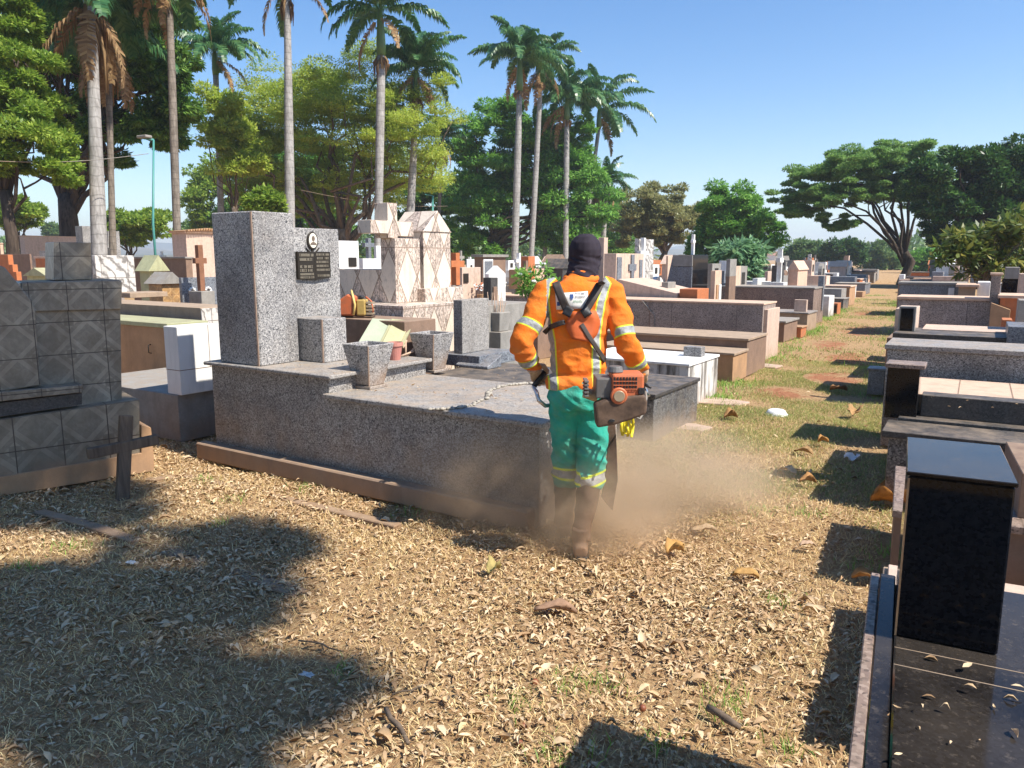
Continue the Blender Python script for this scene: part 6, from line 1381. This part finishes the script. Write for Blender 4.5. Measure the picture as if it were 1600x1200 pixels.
def palm(label, foot, top, D, wpx, kind, scale=1., shaft=0., spin=0., barkk='bark_palm', boot=0., dD=0.):
    b = at_depth(foot[0], D); t = AD(top[0], top[1], D) - b; r_ = wpx / 2 * D / F
    rt_ = empty('palm_tree', tuple(b), 0, label, 'palm', 'tall palms in the row beyond the graves')
    m = MB(); n = 12; pts, rad = [], []
    for i in range(n + 1):
        q = i / n; pts.append((t[0] * q, t[1] * q, -.2 + (t[2] - shaft + .2) * q)); rad.append(r_ * (1.06 - .24 * q + .10 * math.sin(q * 5 + foot[0])))
    m.tube(pts, rad, 20); m.build('trunk', M[barkk], rt_, smooth=True)
    if shaft:
        x, y, z = pts[-1]; MB().tube([(x, y, z - .05), (x, y, z + shaft * .25), (x, y, z + shaft * .8), (t[0], t[1], t[2] + .15)], [r_ * .9, r_ * 1.05, r_ * .75, r_ * .4], 10).build('crownshaft', M['crownshaft'], rt_, smooth=True)
    if boot:
        m = MB(); rg = random.Random(int(foot[0]))
        for k in range(26):
            a = rg.uniform(0, 6.28); z = t[2] - shaft - rg.uniform(0, boot * .3); L = rg.uniform(.4, 1.) * boot; rr = r_ * rg.uniform(.9, 1.5)
            p = [(t[0] + math.cos(a) * rr * q2, t[1] + math.sin(a) * rr * q2, z - L * q) for q, q2 in ((0, .6), (.4, 1.25), (1., 1.15))]
            m.tube(p, [.07, .05, .015], 5)
        m.build('dry_sheath', M['frond_dead'], rt_, smooth=True)
    fr, dr = PC[kind]
    for nm, me in (('fronds', fr), ('dry_fronds', dr)):
        if me is None: continue
        o = bpy.data.objects.new(nm, me); col.objects.link(o); o.parent = rt_; o.location = tuple(t); o.scale = (scale,) * 3; o.rotation_euler = (0, 0, spin)
    return rt_
palm('thickest pale palm trunk with hanging dry fronds, beside the grey plaque monument', (151, 400), (140, -12), 25, 21, 3, 1.15, .4, .4, boot=2.2)
palm('thin brown trunked palm with a shaggy skirt, right behind the thickest palm', (172, 400), (168, 58), 27.5, 11, 3, 1.0, .0, 1.3, 'bark_palm2', boot=2.)
palm('tall slender brown palm trunk leaving the picture top, right of the lamp post', (275, 400), (261, -60), 27, 12, 1, 1., .8, 2., 'bark_palm2')
palm('palm with a spread green crown against blue sky, left of the granite stele', (347, 400), (335, 82), 44, 10.5, 0, .93, 1.2, .5)
palm('straight pale palm trunk cut by the picture top, above the granite headstone', (452, 400), (447, -40), 36, 14, 2, 1., 1., 1., boot=1.)
palm('palm with a long green crownshaft and sagging fronds, above the tiled cross', (588, 400), (594, 18), 40, 14, 2, 1.0, 2.2, .2, boot=1.)
palm('bushy palm with brown hanging fronds, right of the long crownshaft palm', (634, 400), (650, 110), 44, 12, 1, 1.0, 1.5, .9, boot=.8)
palm('short palm with a brown skirt in front of the airy tree', (680, 400), (691, 218), 56, 6.5, 3, .82, .2, .1, 'bark_palm2', boot=1.6)
palm('tallest palm of the close pair right of centre, thicker trunk', (803, 410), (812, 92), 50, 11, 0, 1.05, 2., 2.2, boot=.5)
palm('slimmer palm of the close pair with orange dry fronds', (828, 405), (845, 102), 54, 8.5, 1, .98, 1.2, 1.7, boot=.5)
palm('palm trunk with a small brown topped crown among green leaves, right of the close pair', (850, 405), (858, 225), 62, 7, 3, .75, .4, .3)
palm('palm with a wide dark crown standing behind the hooded head', (884, 405), (886, 155), 58, 9, 0, 1.2, 1.5, 3., boot=.5)
palm('leaning palm with upswept fronds at the right end of the row', (905, 400), (936, 172), 64, 8, 2, 1.25, 1.5, 4.1)
palm('low palm with orange sheath at the right end of the row', (922, 400), (928, 300), 66, 7, 1, .75, .3, .6, boot=1.5)
palm('small feathery palm farthest right in the row', (941, 400), (947, 285), 66, 7, 0, .85, .3, 5.2, boot=.4)

# a leafy tree outside the picture on the right: it throws the dappled shade at the left
def shade_tree():
    H_ = 12.; cs, rs = [], []; rg = np.random.default_rng(61)
    spots = []
    for x0, x1, y0, y1, n, zz in ((-40, 165, 440, 660, 26, .7), (-60, 190, 750, 805, 16, .1), (-60, 120, 690, 750, 8, .1), (220, 440, 832, 862, 7, 0), (-80, 380, 905, 955, 20, 0), (-80, 500, 1048, 1098, 22, 0), (110, 300, 1180, 1225, 5, 0), (-100, 60, 985, 1040, 4, 0)):
        for _ in range(n):
            px, py = rg.uniform(x0, x1), rg.uniform(y0, y1)
            if zz == .7: p = rotz(onU(px, py, U0, r1), r1)
            else: p = G(px, py, 0)
            spots.append(p)
    for p in spots:
        h = H_ + rg.uniform(-1.6, 2.); s_ = (h - p[2]) / SUN.z
        cs.append(np.array(p) + np.array(SUN) * s_); rs.append(rg.uniform(.13, .27))
    cs = np.array(cs); foot = np.array([cs[:, 0].mean() + .8, -4.2, 0])
    rt_ = empty('shade_tree', tuple(foot), 0, 'leafy tree outside the picture whose crown shades the green tiled tomb', 'tree')
    V_, F_ = leaf_cloud(cs - foot, rs, 11500, .17, .45, .2, .5, rg)
    o = bpy.data.objects.new('crown', npmesh('crown', V_, F_, M['leaf_mango'])); col.objects.link(o); o.parent = rt_
    m = MB(); f = np.array([-.2, 1.6, 10.8]); m.tube([(0, 0, -.2), (0, .2, 1.8), tuple(f * .7), tuple(f)], [.3, .22, .2, .17], 9)
    for k in range(0, len(cs), 9): limb(m, f, cs[k] - foot, .06, .012, rg, 4, .05)
    m.build('trunk', M['bark_dark'], rt_, smooth=True)
shade_tree()
for lab, foot_, c_, r_ in (('unseen broad tree added behind the viewer on the left to block sky light', (-5.5, -7.5, 0), (0, 0, 8.5), (6., 4.5, 3.6)), ('unseen broad tree added behind the viewer on the right to block sky light', (4.5, -8.5, 0), (0, 0, 8.5), (5.5, 4.5, 3.6))):  # unseen trees, added behind the camera to hold back sky light
    tree('shade_tree', lab, np.array(foot_, float), [(np.array(c_), np.array(r_), 1.)], M['leaf_mango'], M['bark_dark'], (8.5, .35), 5200, .42, int(80 + foot_[0]), nclump=70, limbs=12, shell=.2, low=-1.)
# white flowered bush on the long wall
t_ = bpy.data.objects['flower_bush']; t_.scale = (.72,) * 3; rg_ = np.random.default_rng(71)
t_.location.z = LW[3]
cs, rs = clumps((0, 0, .42), (.5, .4, .34), 16, (.2, .4), rg_, low=-1.); V_, F_ = leaf_cloud(cs, rs, 900, .13, .4, .2, .5, rg_)
o = bpy.data.objects.new('leaves', npmesh('leaves', V_, F_, M['leaf_bright'])); col.objects.link(o); o.parent = t_
m = MB()
for k in range(7):
    p = cs[k] + np.array([0, -.05, .12]); s_ = .06
    m.tube2([(p[0], p[1], p[2] - .03, .02), (p[0], p[1], p[2], s_), (p[0], p[1], p[2] + .03, s_ * .6)], 7)
m.build('blossoms', M['flower_white'], t_)
m = MB()
for k in range(6): limb(m, (0, 0, -.3), cs[k], .018, .006, rg_, 3)
m.build('stems', M['bark_mid'], t_)
q_ = bpy.data.objects['terracotta_planter']
bouquet(q_, .52, M['leaf_olive'], M['flower_mauve'], 60, .2, 8)

# ------------------------------------------------------------------ leaf litter, dry grass, green tufts
rgc = np.random.default_rng(101)
def vnoise(x, y, s_, seed=0):
    return np.array([mnoise.noise(Vector((a * s_, b * s_, seed))) for a, b in zip(x, y)])
def keep_free(x, y):
    # not inside the tombs that line the litter
    q = np.stack([x, y], 1); c_, s_ = math.cos(-LR), math.sin(-LR); u = q[:, 0] * c_ - q[:, 1] * s_; v = q[:, 0] * s_ + q[:, 1] * c_
    inside = (u > uL_ - .02) & (u < uR_) & (v > V0_ - .02) & (v < V0_ + 1.2)
    inside |= (x > -.03) & (y < 5.)
    c2, s2 = math.cos(-r1), math.sin(-r1); uu = x * c2 - y * s2; vv = x * s2 + y * c2; inside |= (uu < U0) & (vv < rotz(G(241, 736), -r1)[1] + .0)
    return ~inside
uL_, uR_, V0_ = uL, uR, 3.80
def sample(n, x0, x1, y0, y1, fn):
    x = rgc.uniform(x0, x1, n); y = rgc.uniform(y0, y1, n); k = rgc.random(n) < fn(x, y); x, y = x[k], y[k]; k = keep_free(x, y); return x[k], y[k]
def ground_z(x, y): return relief(x, y)
def leaves_mesh(x, y, L0, L1, lift=.004, tilt=.35, zz=None):
    n = len(x); L = rgc.uniform(L0, L1, n)[:, None] * (1 + .6 * (rgc.random((n, 1)) < .08)); W_ = L * rgc.uniform(.22, .46, (n, 1)); a = rgc.uniform(0, 6.283, n)
    ax = np.stack([np.cos(a), np.sin(a), rgc.normal(0, tilt, n)], 1); ax /= np.linalg.norm(ax, axis=1, keepdims=True)
    nn = np.stack([rgc.normal(0, tilt, n), rgc.normal(0, tilt, n), np.ones(n)], 1); sd = np.cross(nn, ax); sd /= np.linalg.norm(sd, axis=1, keepdims=True); up = np.cross(ax, sd)
    cu = rgc.normal(.05, .30, (n, 1)) * L; cv = rgc.uniform(-.1, .8, (n, 1)) * W_
    p = np.stack([x, y, (ground_z(x, y) if zz is None else zz) + lift + np.abs(ax[:, 2]) * L[:, 0] * .4 + rgc.random(n) * .016], 1)
    a0 = p - ax * L * .5; a1 = p + up * cu * .6; a2 = p + ax * L * .5 + up * cu * -.2
    l1 = p - ax * L * .12 + sd * W_ * .5 + up * (cv + cu * .5); l2 = p + ax * L * .2 + sd * W_ * .4 + up * (cv + cu * .4)
    r1_ = p - ax * L * .12 - sd * W_ * .5 + up * (cv + cu * .5); r2 = p + ax * L * .2 - sd * W_ * .4 + up * (cv + cu * .4)
    V_ = np.stack([a0, a1, a2, l1, l2, r1_, r2], 1).reshape(-1, 3); o = np.arange(n)[:, None, None] * 7
    F_ = (np.array([[0, 1, 3, 3], [1, 4, 3, 3], [1, 2, 4, 4], [0, 5, 1, 1], [1, 5, 6, 6], [1, 6, 2, 2]])[None, :, :3] + o).reshape(-1, 3)
    return V_, F_
lm = NT('fallen_leaves', .75, .25); i_ = lm.isl()
lc = lm.ramp(i_, [(0., (.30, .18, .09)), (.25, (.44, .29, .16)), (.6, (.57, .41, .24)), (.9, (.68, .53, .35)), (1., (.50, .38, .20))])
lm.color(lm.mix(lm.math('MULTIPLY', lm.step(lm.noise(45., 4., .7), .45, .75), .5), lc, lm.mix(.6, lc, (.16, .08, .035))))
drift = lambda x, y: np.clip(1.1 - np.abs(np.hypot(x + 1.0, (y - 3.55) * .8) - .25) / .5, 0, 1)
def dens(x, y):
    n_ = vnoise(x, y, 1.1) * .55 + vnoise(x, y, 3.2, 4.) * .45
    d = .42 + n_ * .75
    d = d * np.clip((6.3 - y - .7 * np.clip(x + 1.6, 0, 1.6)) / 1.6, .13, 1) + drift(x, y) * .5
    d = np.where((y > 6) & (x > -2.2) & (x < -1.3), d + .18 * np.clip((11 - y) / 4, 0, 1), d)
    return np.clip(d, .05, 1.)
x, y = sample(92000, -7.2, .1, .9, 6.4, dens); x2, y2 = sample(7000, -2.4, .0, 6.4, 14., dens)
x, y = np.concatenate([x, x2]), np.concatenate([y, y2])
V_, F_ = leaves_mesh(x, y, .014, .044, tilt=.2)
x, y = sample(150000, -7.2, .1, .9, 7.5, lambda x, y: np.clip(.55 + vnoise(x, y, 1.4, 3.) * .7, .12, 1) * np.clip((8.5 - y) / 3.5, .15, 1))
xl, yl = sample(6000, -7.2, .1, .9, 6.2, dens); Vl, Fl = leaves_mesh(xl, yl, .035, .062, .008, .12); F_ = np.concatenate([F_, Fl + len(V_)]); V_ = np.concatenate([V_, Vl])
Vb, Fb = leaves_mesh(x, y, .006, .022, .002, .4); V_, F_ = np.concatenate([V_, Vb]), np.concatenate([F_, Fb + len(V_)])
px_, py_, pz_ = [], [], []
for poly_, z_, n_ in (([(540, 612), (850, 660), (840, 612), (640, 600)], ZL, 70), ([(420, 572), (520, 590), (600, 555), (520, 552)], ZU, 26), ([(1385, 1010), (1590, 1060), (1590, 1190), (1370, 1190)], .73, 16), ([(1450, 640), (1590, 645), (1590, 618), (1450, 614)], zsl, 8), ([(700, 580), (830, 600), (830, 580), (720, 572)], .64, 18)):
    q_ = [G(a_, b_, z_) for a_, b_ in poly_]
    for _ in range(n_):
        u_, v_ = rgc.random(), rgc.random(); p_ = (q_[0] * (1 - u_) + q_[1] * u_) * (1 - v_) + (q_[3] * (1 - u_) + q_[2] * u_) * v_; px_.append(p_[0]); py_.append(p_[1]); pz_.append(z_)
Vb, Fb = leaves_mesh(np.array(px_), np.array(py_), .006, .028, .002, .15, np.array(pz_)); V_, F_ = np.concatenate([V_, Vb]), np.concatenate([F_, Fb + len(V_)])
o = bpy.data.objects.new('leaf_litter', npmesh('leaf_litter', V_, F_, lm.mat)); col.objects.link(o); tag(o, kind='stuff')
def blades(x, y, h0, h1, w_, lean):
    n = len(x); h = rgc.uniform(h0, h1, n)[:, None]; a = rgc.uniform(0, 6.283, n); s_ = np.stack([np.cos(a), np.sin(a), np.zeros(n)], 1)
    ln = rgc.uniform(lean[0], lean[1], n)[:, None]; b = rgc.uniform(0, 6.283, n); d = np.stack([np.cos(b), np.sin(b), np.zeros(n)], 1); up = np.array([0, 0, 1.])
    p = np.stack([x, y, ground_z(x, y)], 1); t1 = d * np.sin(ln * .6) + up * np.cos(ln * .6); t2 = d * np.sin(ln * 1.25) + up * np.maximum(np.cos(ln * 1.25), -.1)
    m_ = p + t1 * h * .5; e = m_ + t2 * h * .5; W_ = w_ * (.6 + .8 * rgc.random((n, 1)))
    V_ = np.stack([p - s_ * W_, p + s_ * W_, m_ + s_ * W_ * .8, m_ - s_ * W_ * .8, e], 1).reshape(-1, 3); k = np.arange(n)[:, None, None] * 5
    F_ = (np.array([[0, 1, 2], [0, 2, 3], [3, 2, 4]])[None] + k).reshape(-1, 3); return V_, F_
def stuff(name, V_, F_, mat):
    o = bpy.data.objects.new(name, npmesh(name, V_, F_, mat)); col.objects.link(o); tag(o, kind='stuff'); return o
straw_m = foliage('straw', (.22, .145, .06), (.40, .285, .135), (.55, .42, .23), .15, .7, .2)
x, y = sample(210000, -7., .1, .9, 8., lambda x, y: np.clip(.55 + .6 * vnoise(x, y, 1.6, 9.), .1, 1) * np.clip((9 - y) / 4, .2, 1))
stuff('dry_grass', *blades(x, y, .02, .08, .0015, (.95, 1.6)), straw_m)
green_m = foliage('short_grass', (.085, .11, .03), (.16, .185, .055), (.38, .31, .14), .3, .6, .2)
def gd(x, y): return np.clip(gd0(x, y) * np.clip(1.15 - (y - 7.) * .07, .5, 1.1), 0, 1)
def gd0(x, y): return (np.hypot((x + .8) / .42, (y - 11.2) / .7) > .9) * np.clip(vnoise(x, y, 1.3, 20.) * 1.5 + .55, 0, 1) * np.clip((y - 4.3) / 1.6, 0, 1) * np.where(x > -2.3, 1, .0)
x, y = sample(170000, -2.5, .05, 4.2, 13., gd); V1, F1 = blades(x, y, .018, .05, .0020, (.4, 1.3))
x, y = sample(30000, -2.3, .2, 13., 34., lambda x, y: np.clip(vnoise(x, y, .8, 20.) * 1.4 + .4, .03, 1)); V2, F2 = blades(x, y, .025, .06, .005, (.4, 1.3))
stuff('short_grass', np.concatenate([V1, V2]), np.concatenate([F1, F2 + len(V1)]), green_m)
# brighter tufts and weeds
tufts = [(890, 1072, .10, 60), (945, 1072, .10, 50), (1130, 1100, .10, 40), (815, 1105, .09, 40), (1030, 1158, .07, 40), (870, 1178, .12, 60), (1140, 1080, .12, 40), (1215, 940, .1, 40), (985, 900, .1, 0), (215, 660, .0, 0), (365, 785, .08, 40), (340, 822, .05, 25), (110, 850, .12, 70), (35, 885, .08, 30), (230, 662, .0, 0), (1230, 1160, .07, 30), (540, 1040, .06, 25), (1195, 800, .12, 50), (1260, 800, .14, 70), (1385, 862, .12, 60), (1345, 880, .1, 40), (320, 750, .1, 40), (480, 762, .12, 60), (640, 800, .12, 50)]
xs, ys = [], []
for px, py, s_, n in tufts:
    if n == 0: continue
    p = G(px, py); xs.append(rgc.normal(p[0], s_ * .5, n)); ys.append(rgc.normal(p[1], s_ * .5, n))
bright_m = foliage('green_blades', (.07, .13, .025), (.12, .22, .04), (.22, .30, .07), .35, .5, .3)
V1, F1 = blades(np.concatenate(xs), np.concatenate(ys), .03, .075, .0022, (.2, 1.2))
xs, ys = [], []
for k in range(90):
    yy = rgc.uniform(8.4, 32.); xx = (-1.85 + rgc.normal(0, .12)) if rgc.random() < .62 else (-.22 + rgc.normal(0, .1)); n = int(rgc.uniform(20, 60)); xs.append(rgc.normal(xx, .12, n)); ys.append(rgc.normal(yy, .16, n))
for px, py in ((1168, 572), (1178, 560), (1150, 600), (1196, 545), (1212, 560), (1235, 522), (1320, 470), (1352, 462), (1372, 462)):
    p = G(px, py); xs.append(rgc.normal(p[0], .2, 90)); ys.append(rgc.normal(p[1], .2, 90))
V2, F2 = blades(np.concatenate(xs), np.concatenate(ys), .04, .13, .005, (.3, 1.25))
stuff('weeds', np.concatenate([V1, V2]), np.concatenate([F1, F2 + len(V1)]), bright_m)

# ------------------------------------------------------------------ the many graves farther off
FM = {'white': 'white_paint', 'worn white': 'worn_white', 'grey': 'concrete', 'peach': 'peach', 'pink': 'pinkstone', 'black': 'black_dull', 'blue grey': 'greyblue', 'brown': 'brownstone', 'orange': 'terracotta', 'marble': 'vein_marble'}
far_cache = {}
def far_mesh(kind, a, b):
    if (kind, a, b) in far_cache: return far_cache[kind, a, b]
    m = MB(); A, B_, C3 = 0, 1, 2
    def crs(x, y, z, h, t, arm, mi):
        m.box(x - t / 2, x + t / 2, y - t / 2, y + t / 2, z, z + h, mi); m.box(x - t / 2 + .004, x + t / 2 - .004, y - arm / 2, y + arm / 2, z + h * .6, z + h * .6 + t, mi)
    if kind == 'cross tomb': m.box(-1.6, .3, -.5, .5, 0, .55, B_); m.box(-1.9, -1.602, -.42, .42, 0, 1.0, A); crs(-1.75, 0, 1.002, .5, .09, .36, A)
    elif kind == 'upright slab': m.box(-1.6, .3, -.5, .5, 0, .5, B_); m.box(-1.85, -1.602, -.5, .5, 0, 1.25, A); m.box(-1.601, -1.59, -.2, .2, .8, 1.1, C3)
    elif kind == 'chapel tomb':
        m.box(-1.7, .2, -.55, .55, 0, .6, B_); m.box(-1.7, -.9, -.45, .45, .602, 1.25, A); m.prism([(-.52, 1.252), (.52, 1.252), (0, 1.6)], 'x', -1.76, -.84, A); m.box(-.898, -.885, -.14, .14, .7, 1.1, C3)
    elif kind == 'pillar tomb': m.box(-1.6, .3, -.5, .5, 0, .7, B_); m.box(-1.9, -1.602, -.6, -.15, 0, 1.55, A); m.box(-1.88, -1.61, -.148, .55, 0, 1.15, B_)
    elif kind == 'low block': m.box(-1.7, .3, -.55, .55, 0, .62, A); m.box(-1.74, .34, -.59, .59, .622, .68, B_); m.box(-1.3, -1.0, -.15, .15, .682, .9, C3)
    elif kind == 'stepped tomb': m.box(-1.8, .3, -.6, .6, 0, .45, B_); m.box(-1.8, -.7, -.5, .5, .452, .8, A); m.box(-1.8, -1.3, -.35, .35, .802, 1.35, A); m.box(-1.298, -1.285, -.15, .15, .95, 1.2, C3)
    elif kind == 'rounded stone':
        m.box(-1.6, .3, -.5, .5, 0, .4, B_); m.prism([(.38 * math.cos(t), .8 + .38 * math.sin(t)) for t in [k * math.pi / 8 for k in range(9)]] + [(-.38, .3), (.38, .3)], 'x', -1.8, -1.62, A); m.box(-1.615, -1.6, -.16, .16, .65, .95, C3)
    elif kind == 'tall cross': m.box(-1.6, .2, -.5, .5, 0, .5, B_); m.box(-1.5, -1.1, -.3, .3, .502, .85, A); crs(-1.3, 0, .852, .95, .13, .55, A)
    me = m.mesh('far_grave', [M[FM[a]], M[FM[b]], M['bronze']]); far_cache[kind, a, b] = me; return me
rgf = random.Random(77)
kinds = ['cross tomb', 'upright slab', 'chapel tomb', 'pillar tomb', 'low block', 'stepped tomb', 'rounded stone', 'tall cross']
cols = ['white', 'white', 'worn white', 'grey', 'grey', 'peach', 'pink', 'black', 'blue grey', 'brown', 'marble', 'orange', 'worn white', 'grey']
def pix(p):
    d = np.array(p) - _C; z = float(d @ _fw); return 800 + F * float(d @ _rt) / z, 600 - F * float(d @ _up) / z, z
def zone(px, dist):
    near = 'nearer' if dist < 32 else 'farther' if dist < 48 else 'farthest'
    z_ = ('behind the green tiled tomb' if px < 140 else 'around the lamp post foot' if px < 262 else 'by the pink mausoleum' if px < 345 else 'behind the granite headstone' if px < 640 else 'behind the square peach tombstone' if px < 790 else
          'behind the flowering bush' if px < 880 else 'behind the dark cross monument' if px < 1030 else 'beside the black monument' if px < 1110 else 'before the bright green tree' if px < 1210 else 'behind the peach house tomb' if px < 1300 else 'by the end of the path' if px < 1420 else 'beyond the red granite wall' if px < 1500 else 'under the yellowing shrub')
    return z_, near
far_objs = []
for r_ in range(30):
    for c_ in range(34):
        for sgn in (-1, 1):
            Y = 21.5 + r_ * 1.5 + rgf.uniform(-.3, .3); X = (-2.3 - c_ * 2.5 if sgn < 0 else .4 + c_ * 2.75) + rgf.uniform(-.25, .25)
            if sgn > 0 and c_ > 9: continue
            p = np.array([X, Y, 0.]); px, py, z = pix(p)
            if not (-60 < px < 1650) or z > 64 or z < 17: continue
            if rgf.random() < .14: continue
            if px < 345 and rgf.random() < .2: continue
            k = rgf.choice(kinds); a = rgf.choice(cols); b = rgf.choice(['grey', 'brown', 'worn white', 'peach', 'blue grey', 'pink', 'black'])
            h_ = rgf.uniform(.82, 1.12)
            o = bpy.data.objects.new('far_grave', far_mesh(k, a, b)); col.objects.link(o)
            o.location = (p[0], p[1], 0); o.rotation_euler = (0, 0, LR * .6 + rgf.uniform(-.04, .04) + (math.pi if sgn > 0 else 0)); o.scale = (1, 1, h_)
            z_, near = zone(px, z); far_objs.append((o, k, a, b, z_, near, z))
# keep those the photograph can show
dg = bpy.context.evaluated_depsgraph_get(); dg.update()
seen = []
cand = {}
for q in far_objs:
    o = q[0]; vis = 0
    mw = o.matrix_world if False else Matrix.LocRotScale(o.location, o.rotation_euler, o.scale)
    for v in list(o.data.vertices)[::2]:
        w_ = mw @ v.co; d = w_ - Vector(_C); L_ = d.length
        h = scene.ray_cast(dg, Vector(_C), d.normalized(), distance=L_ - .02)
        if not h[0] or h[4] == o: vis += 1
    if vis >= 2: seen.append((vis, q))
    else: bpy.data.objects.remove(o)
for vis, (o, k, a, b, z_, near, z) in seen:
    lab = '%s %s on %s base, %s row, %s' % (a, k, b, near, z_)
    tag(o, lab, 'tomb', lab if 0 else 'graves in the far rows, ' + z_)
by = {}
for vis, q in seen: by.setdefault(q[0]['label'], []).append(q[0])
for l_, os_ in by.items():
    if len(os_) > 1:
        for o in os_: o['group'] = l_
print('far graves', len(seen))

# far woods along the horizon, and the houses of the town beyond
wr = np.random.default_rng(90); cs, rs = [], []
for x0, x1, D0, D1, h, n in ((370, 1000, 90, 120, 7., 150), (1225, 1420, 150, 240, 5.5, 60), (1390, 1620, 110, 170, 4.5, 90), (-60, 60, 120, 180, 5., 30)):
    for _ in range(n):
        D = wr.uniform(D0, D1); p = AD(wr.uniform(x0, x1), 402, D); hh = wr.uniform(.2, 1.) * h; cs.append((p[0], p[1], hh * .6)); rs.append(wr.uniform(1.6, 3.2))
V_, F_ = leaf_cloud(cs, rs, 42000, .75, .5, .1, .6, wr)
o = bpy.data.objects.new('far_woods', npmesh('far_woods', V_, F_, M['leaf_far'])); col.objects.link(o); tag(o, kind='stuff')
hw = [simple('house_wall_a', (.62, .56, .5), .9), simple('house_wall_b', (.55, .42, .34), .9), simple('house_wall_c', (.7, .68, .66), .9)]; hr = simple('house_roof', (.36, .16, .09), .9)
for k in range(16):
    px = (1202 + k * 2.6) if k < 10 else 1345 + (k - 10) * 9; D = 420 + 60 * ((k * 7) % 5); p = AD(px, 399 + (k % 3) * 2.2, D); s_ = 4.2
    t_ = empty('far_house', (p[0], p[1], p[2] - 3.2), R(17 * k), 'tiny pale red roofed house ' + ('left of the dark round trees' if k < 10 else 'behind the rain tree branches'), 'house', 'far houses ' + ('left' if k < 10 else 'behind') + ' of the rain tree')
    t_['group'] = 'far houses left of the dark round trees' if k < 10 else 'far houses behind the rain tree branches'
    MB().box(-s_, s_, -3.2, 3.2, -14., 3.2).build('wall', hw[k % 3], t_); MB().prism([(-3.8, 3.21), (3.8, 3.21), (0, 5.2)], 'x', -s_ - .5, s_ + .5).build('roof', hr, t_)

# ------------------------------------------------------------------ dust raised by the cutter
def plume(name, c, r, dens, scale, tone, seed):
    dm = bpy.data.materials.new(name); dm.use_nodes = True; t = dm.node_tree
    for n_ in list(t.nodes):
        if n_.type != 'OUTPUT_MATERIAL': t.nodes.remove(n_)
    pv = t.nodes.new('ShaderNodeVolumePrincipled'); pv.inputs['Color'].default_value = (*tone, 1); pv.inputs['Anisotropy'].default_value = .25
    tc = t.nodes.new('ShaderNodeTexCoord'); ln = t.nodes.new('ShaderNodeVectorMath'); ln.operation = 'LENGTH'; t.links.new(tc.outputs['Object'], ln.inputs[0])
    fall = t.nodes.new('ShaderNodeMapRange'); fall.interpolation_type = 'SMOOTHSTEP'; fall.inputs['From Min'].default_value = 1.; fall.inputs['From Max'].default_value = .15; t.links.new(ln.outputs['Value'], fall.inputs['Value'])
    nz = t.nodes.new('ShaderNodeTexNoise'); nz.inputs['Scale'].default_value = scale; nz.inputs['Detail'].default_value = 4.; nz.inputs['Roughness'].default_value = .6; nz.inputs['Distortion'].default_value = .6
    mp = t.nodes.new('ShaderNodeMapping'); mp.inputs['Location'].default_value = (seed, seed * 2, 0); t.links.new(tc.outputs['Object'], mp.inputs['Vector']); t.links.new(mp.outputs[0], nz.inputs['Vector'])
    rg_ = t.nodes.new('ShaderNodeMapRange'); rg_.inputs['From Min'].default_value = .36; rg_.inputs['From Max'].default_value = .72; t.links.new(nz.outputs['Fac'], rg_.inputs['Value'])
    m1 = t.nodes.new('ShaderNodeMath'); m1.operation = 'MULTIPLY'; t.links.new(fall.outputs[0], m1.inputs[0]); t.links.new(rg_.outputs[0], m1.inputs[1])
    m2 = t.nodes.new('ShaderNodeMath'); m2.operation = 'MULTIPLY'; m2.inputs[1].default_value = dens; t.links.new(m1.outputs[0], m2.inputs[0]); t.links.new(m2.outputs[0], pv.inputs['Density'])
    t.links.new(pv.outputs[0], t.nodes['Material Output'].inputs['Volume'])
    mb = MB(); rings = [(math.sin(math.pi * i / 12), -math.cos(math.pi * i / 12)) for i in range(13)]
    mb.tube2([(0, 0, z, max(a, .01)) for a, z in rings], 20)
    o = mb.build(name, dm, None, smooth=True); o.location = c; o.scale = r; o.rotation_euler = (0, 0, R(-5)); tag(o, kind='stuff'); return o
a = G(835, 845); c_d = G(905, 850); b = G(1030, 800)
plume('dust', (a[0] - .05, a[1] + .15, .22), (1.05, .55, .55), 5.5, 2.6, (1., .76, .52), 3.)
plume('dust', (b[0] + .02, b[1] + .0, .16), (1.0, .75, .56), 6.6, 2.2, (1., .80, .57), 8.)
plume('dust', (c_d[0] + .08, c_d[1] + .05, .18), (.55, .42, .40), 8.5, 2.8, (1., .78, .55), 5.)
for m_ in bpy.data.materials:
    if m_.name.startswith('dust'): m_.cycles.volume_sampling = 'DISTANCE' if hasattr(m_.cycles, 'volume_sampling') else None
scene.cycles.volume_step_rate = 2.

# ------------------------------------------------------------------ thin haze over the whole place
hz = bpy.data.materials.new('haze'); hz.use_nodes = True; ht = hz.node_tree
for n_ in list(ht.nodes):
    if n_.type != 'OUTPUT_MATERIAL': ht.nodes.remove(n_)
pv = ht.nodes.new('ShaderNodeVolumePrincipled'); pv.inputs['Color'].default_value = (.76, .87, 1., 1); pv.inputs['Density'].default_value = .0006; pv.inputs['Anisotropy'].default_value = .3
ht.links.new(pv.outputs[0], ht.nodes['Material Output'].inputs['Volume'])
hb_ = MB().box(-3000, 3000, -3000, 3200, -22., 90.).build('haze', hz); tag(hb_, kind='stuff')
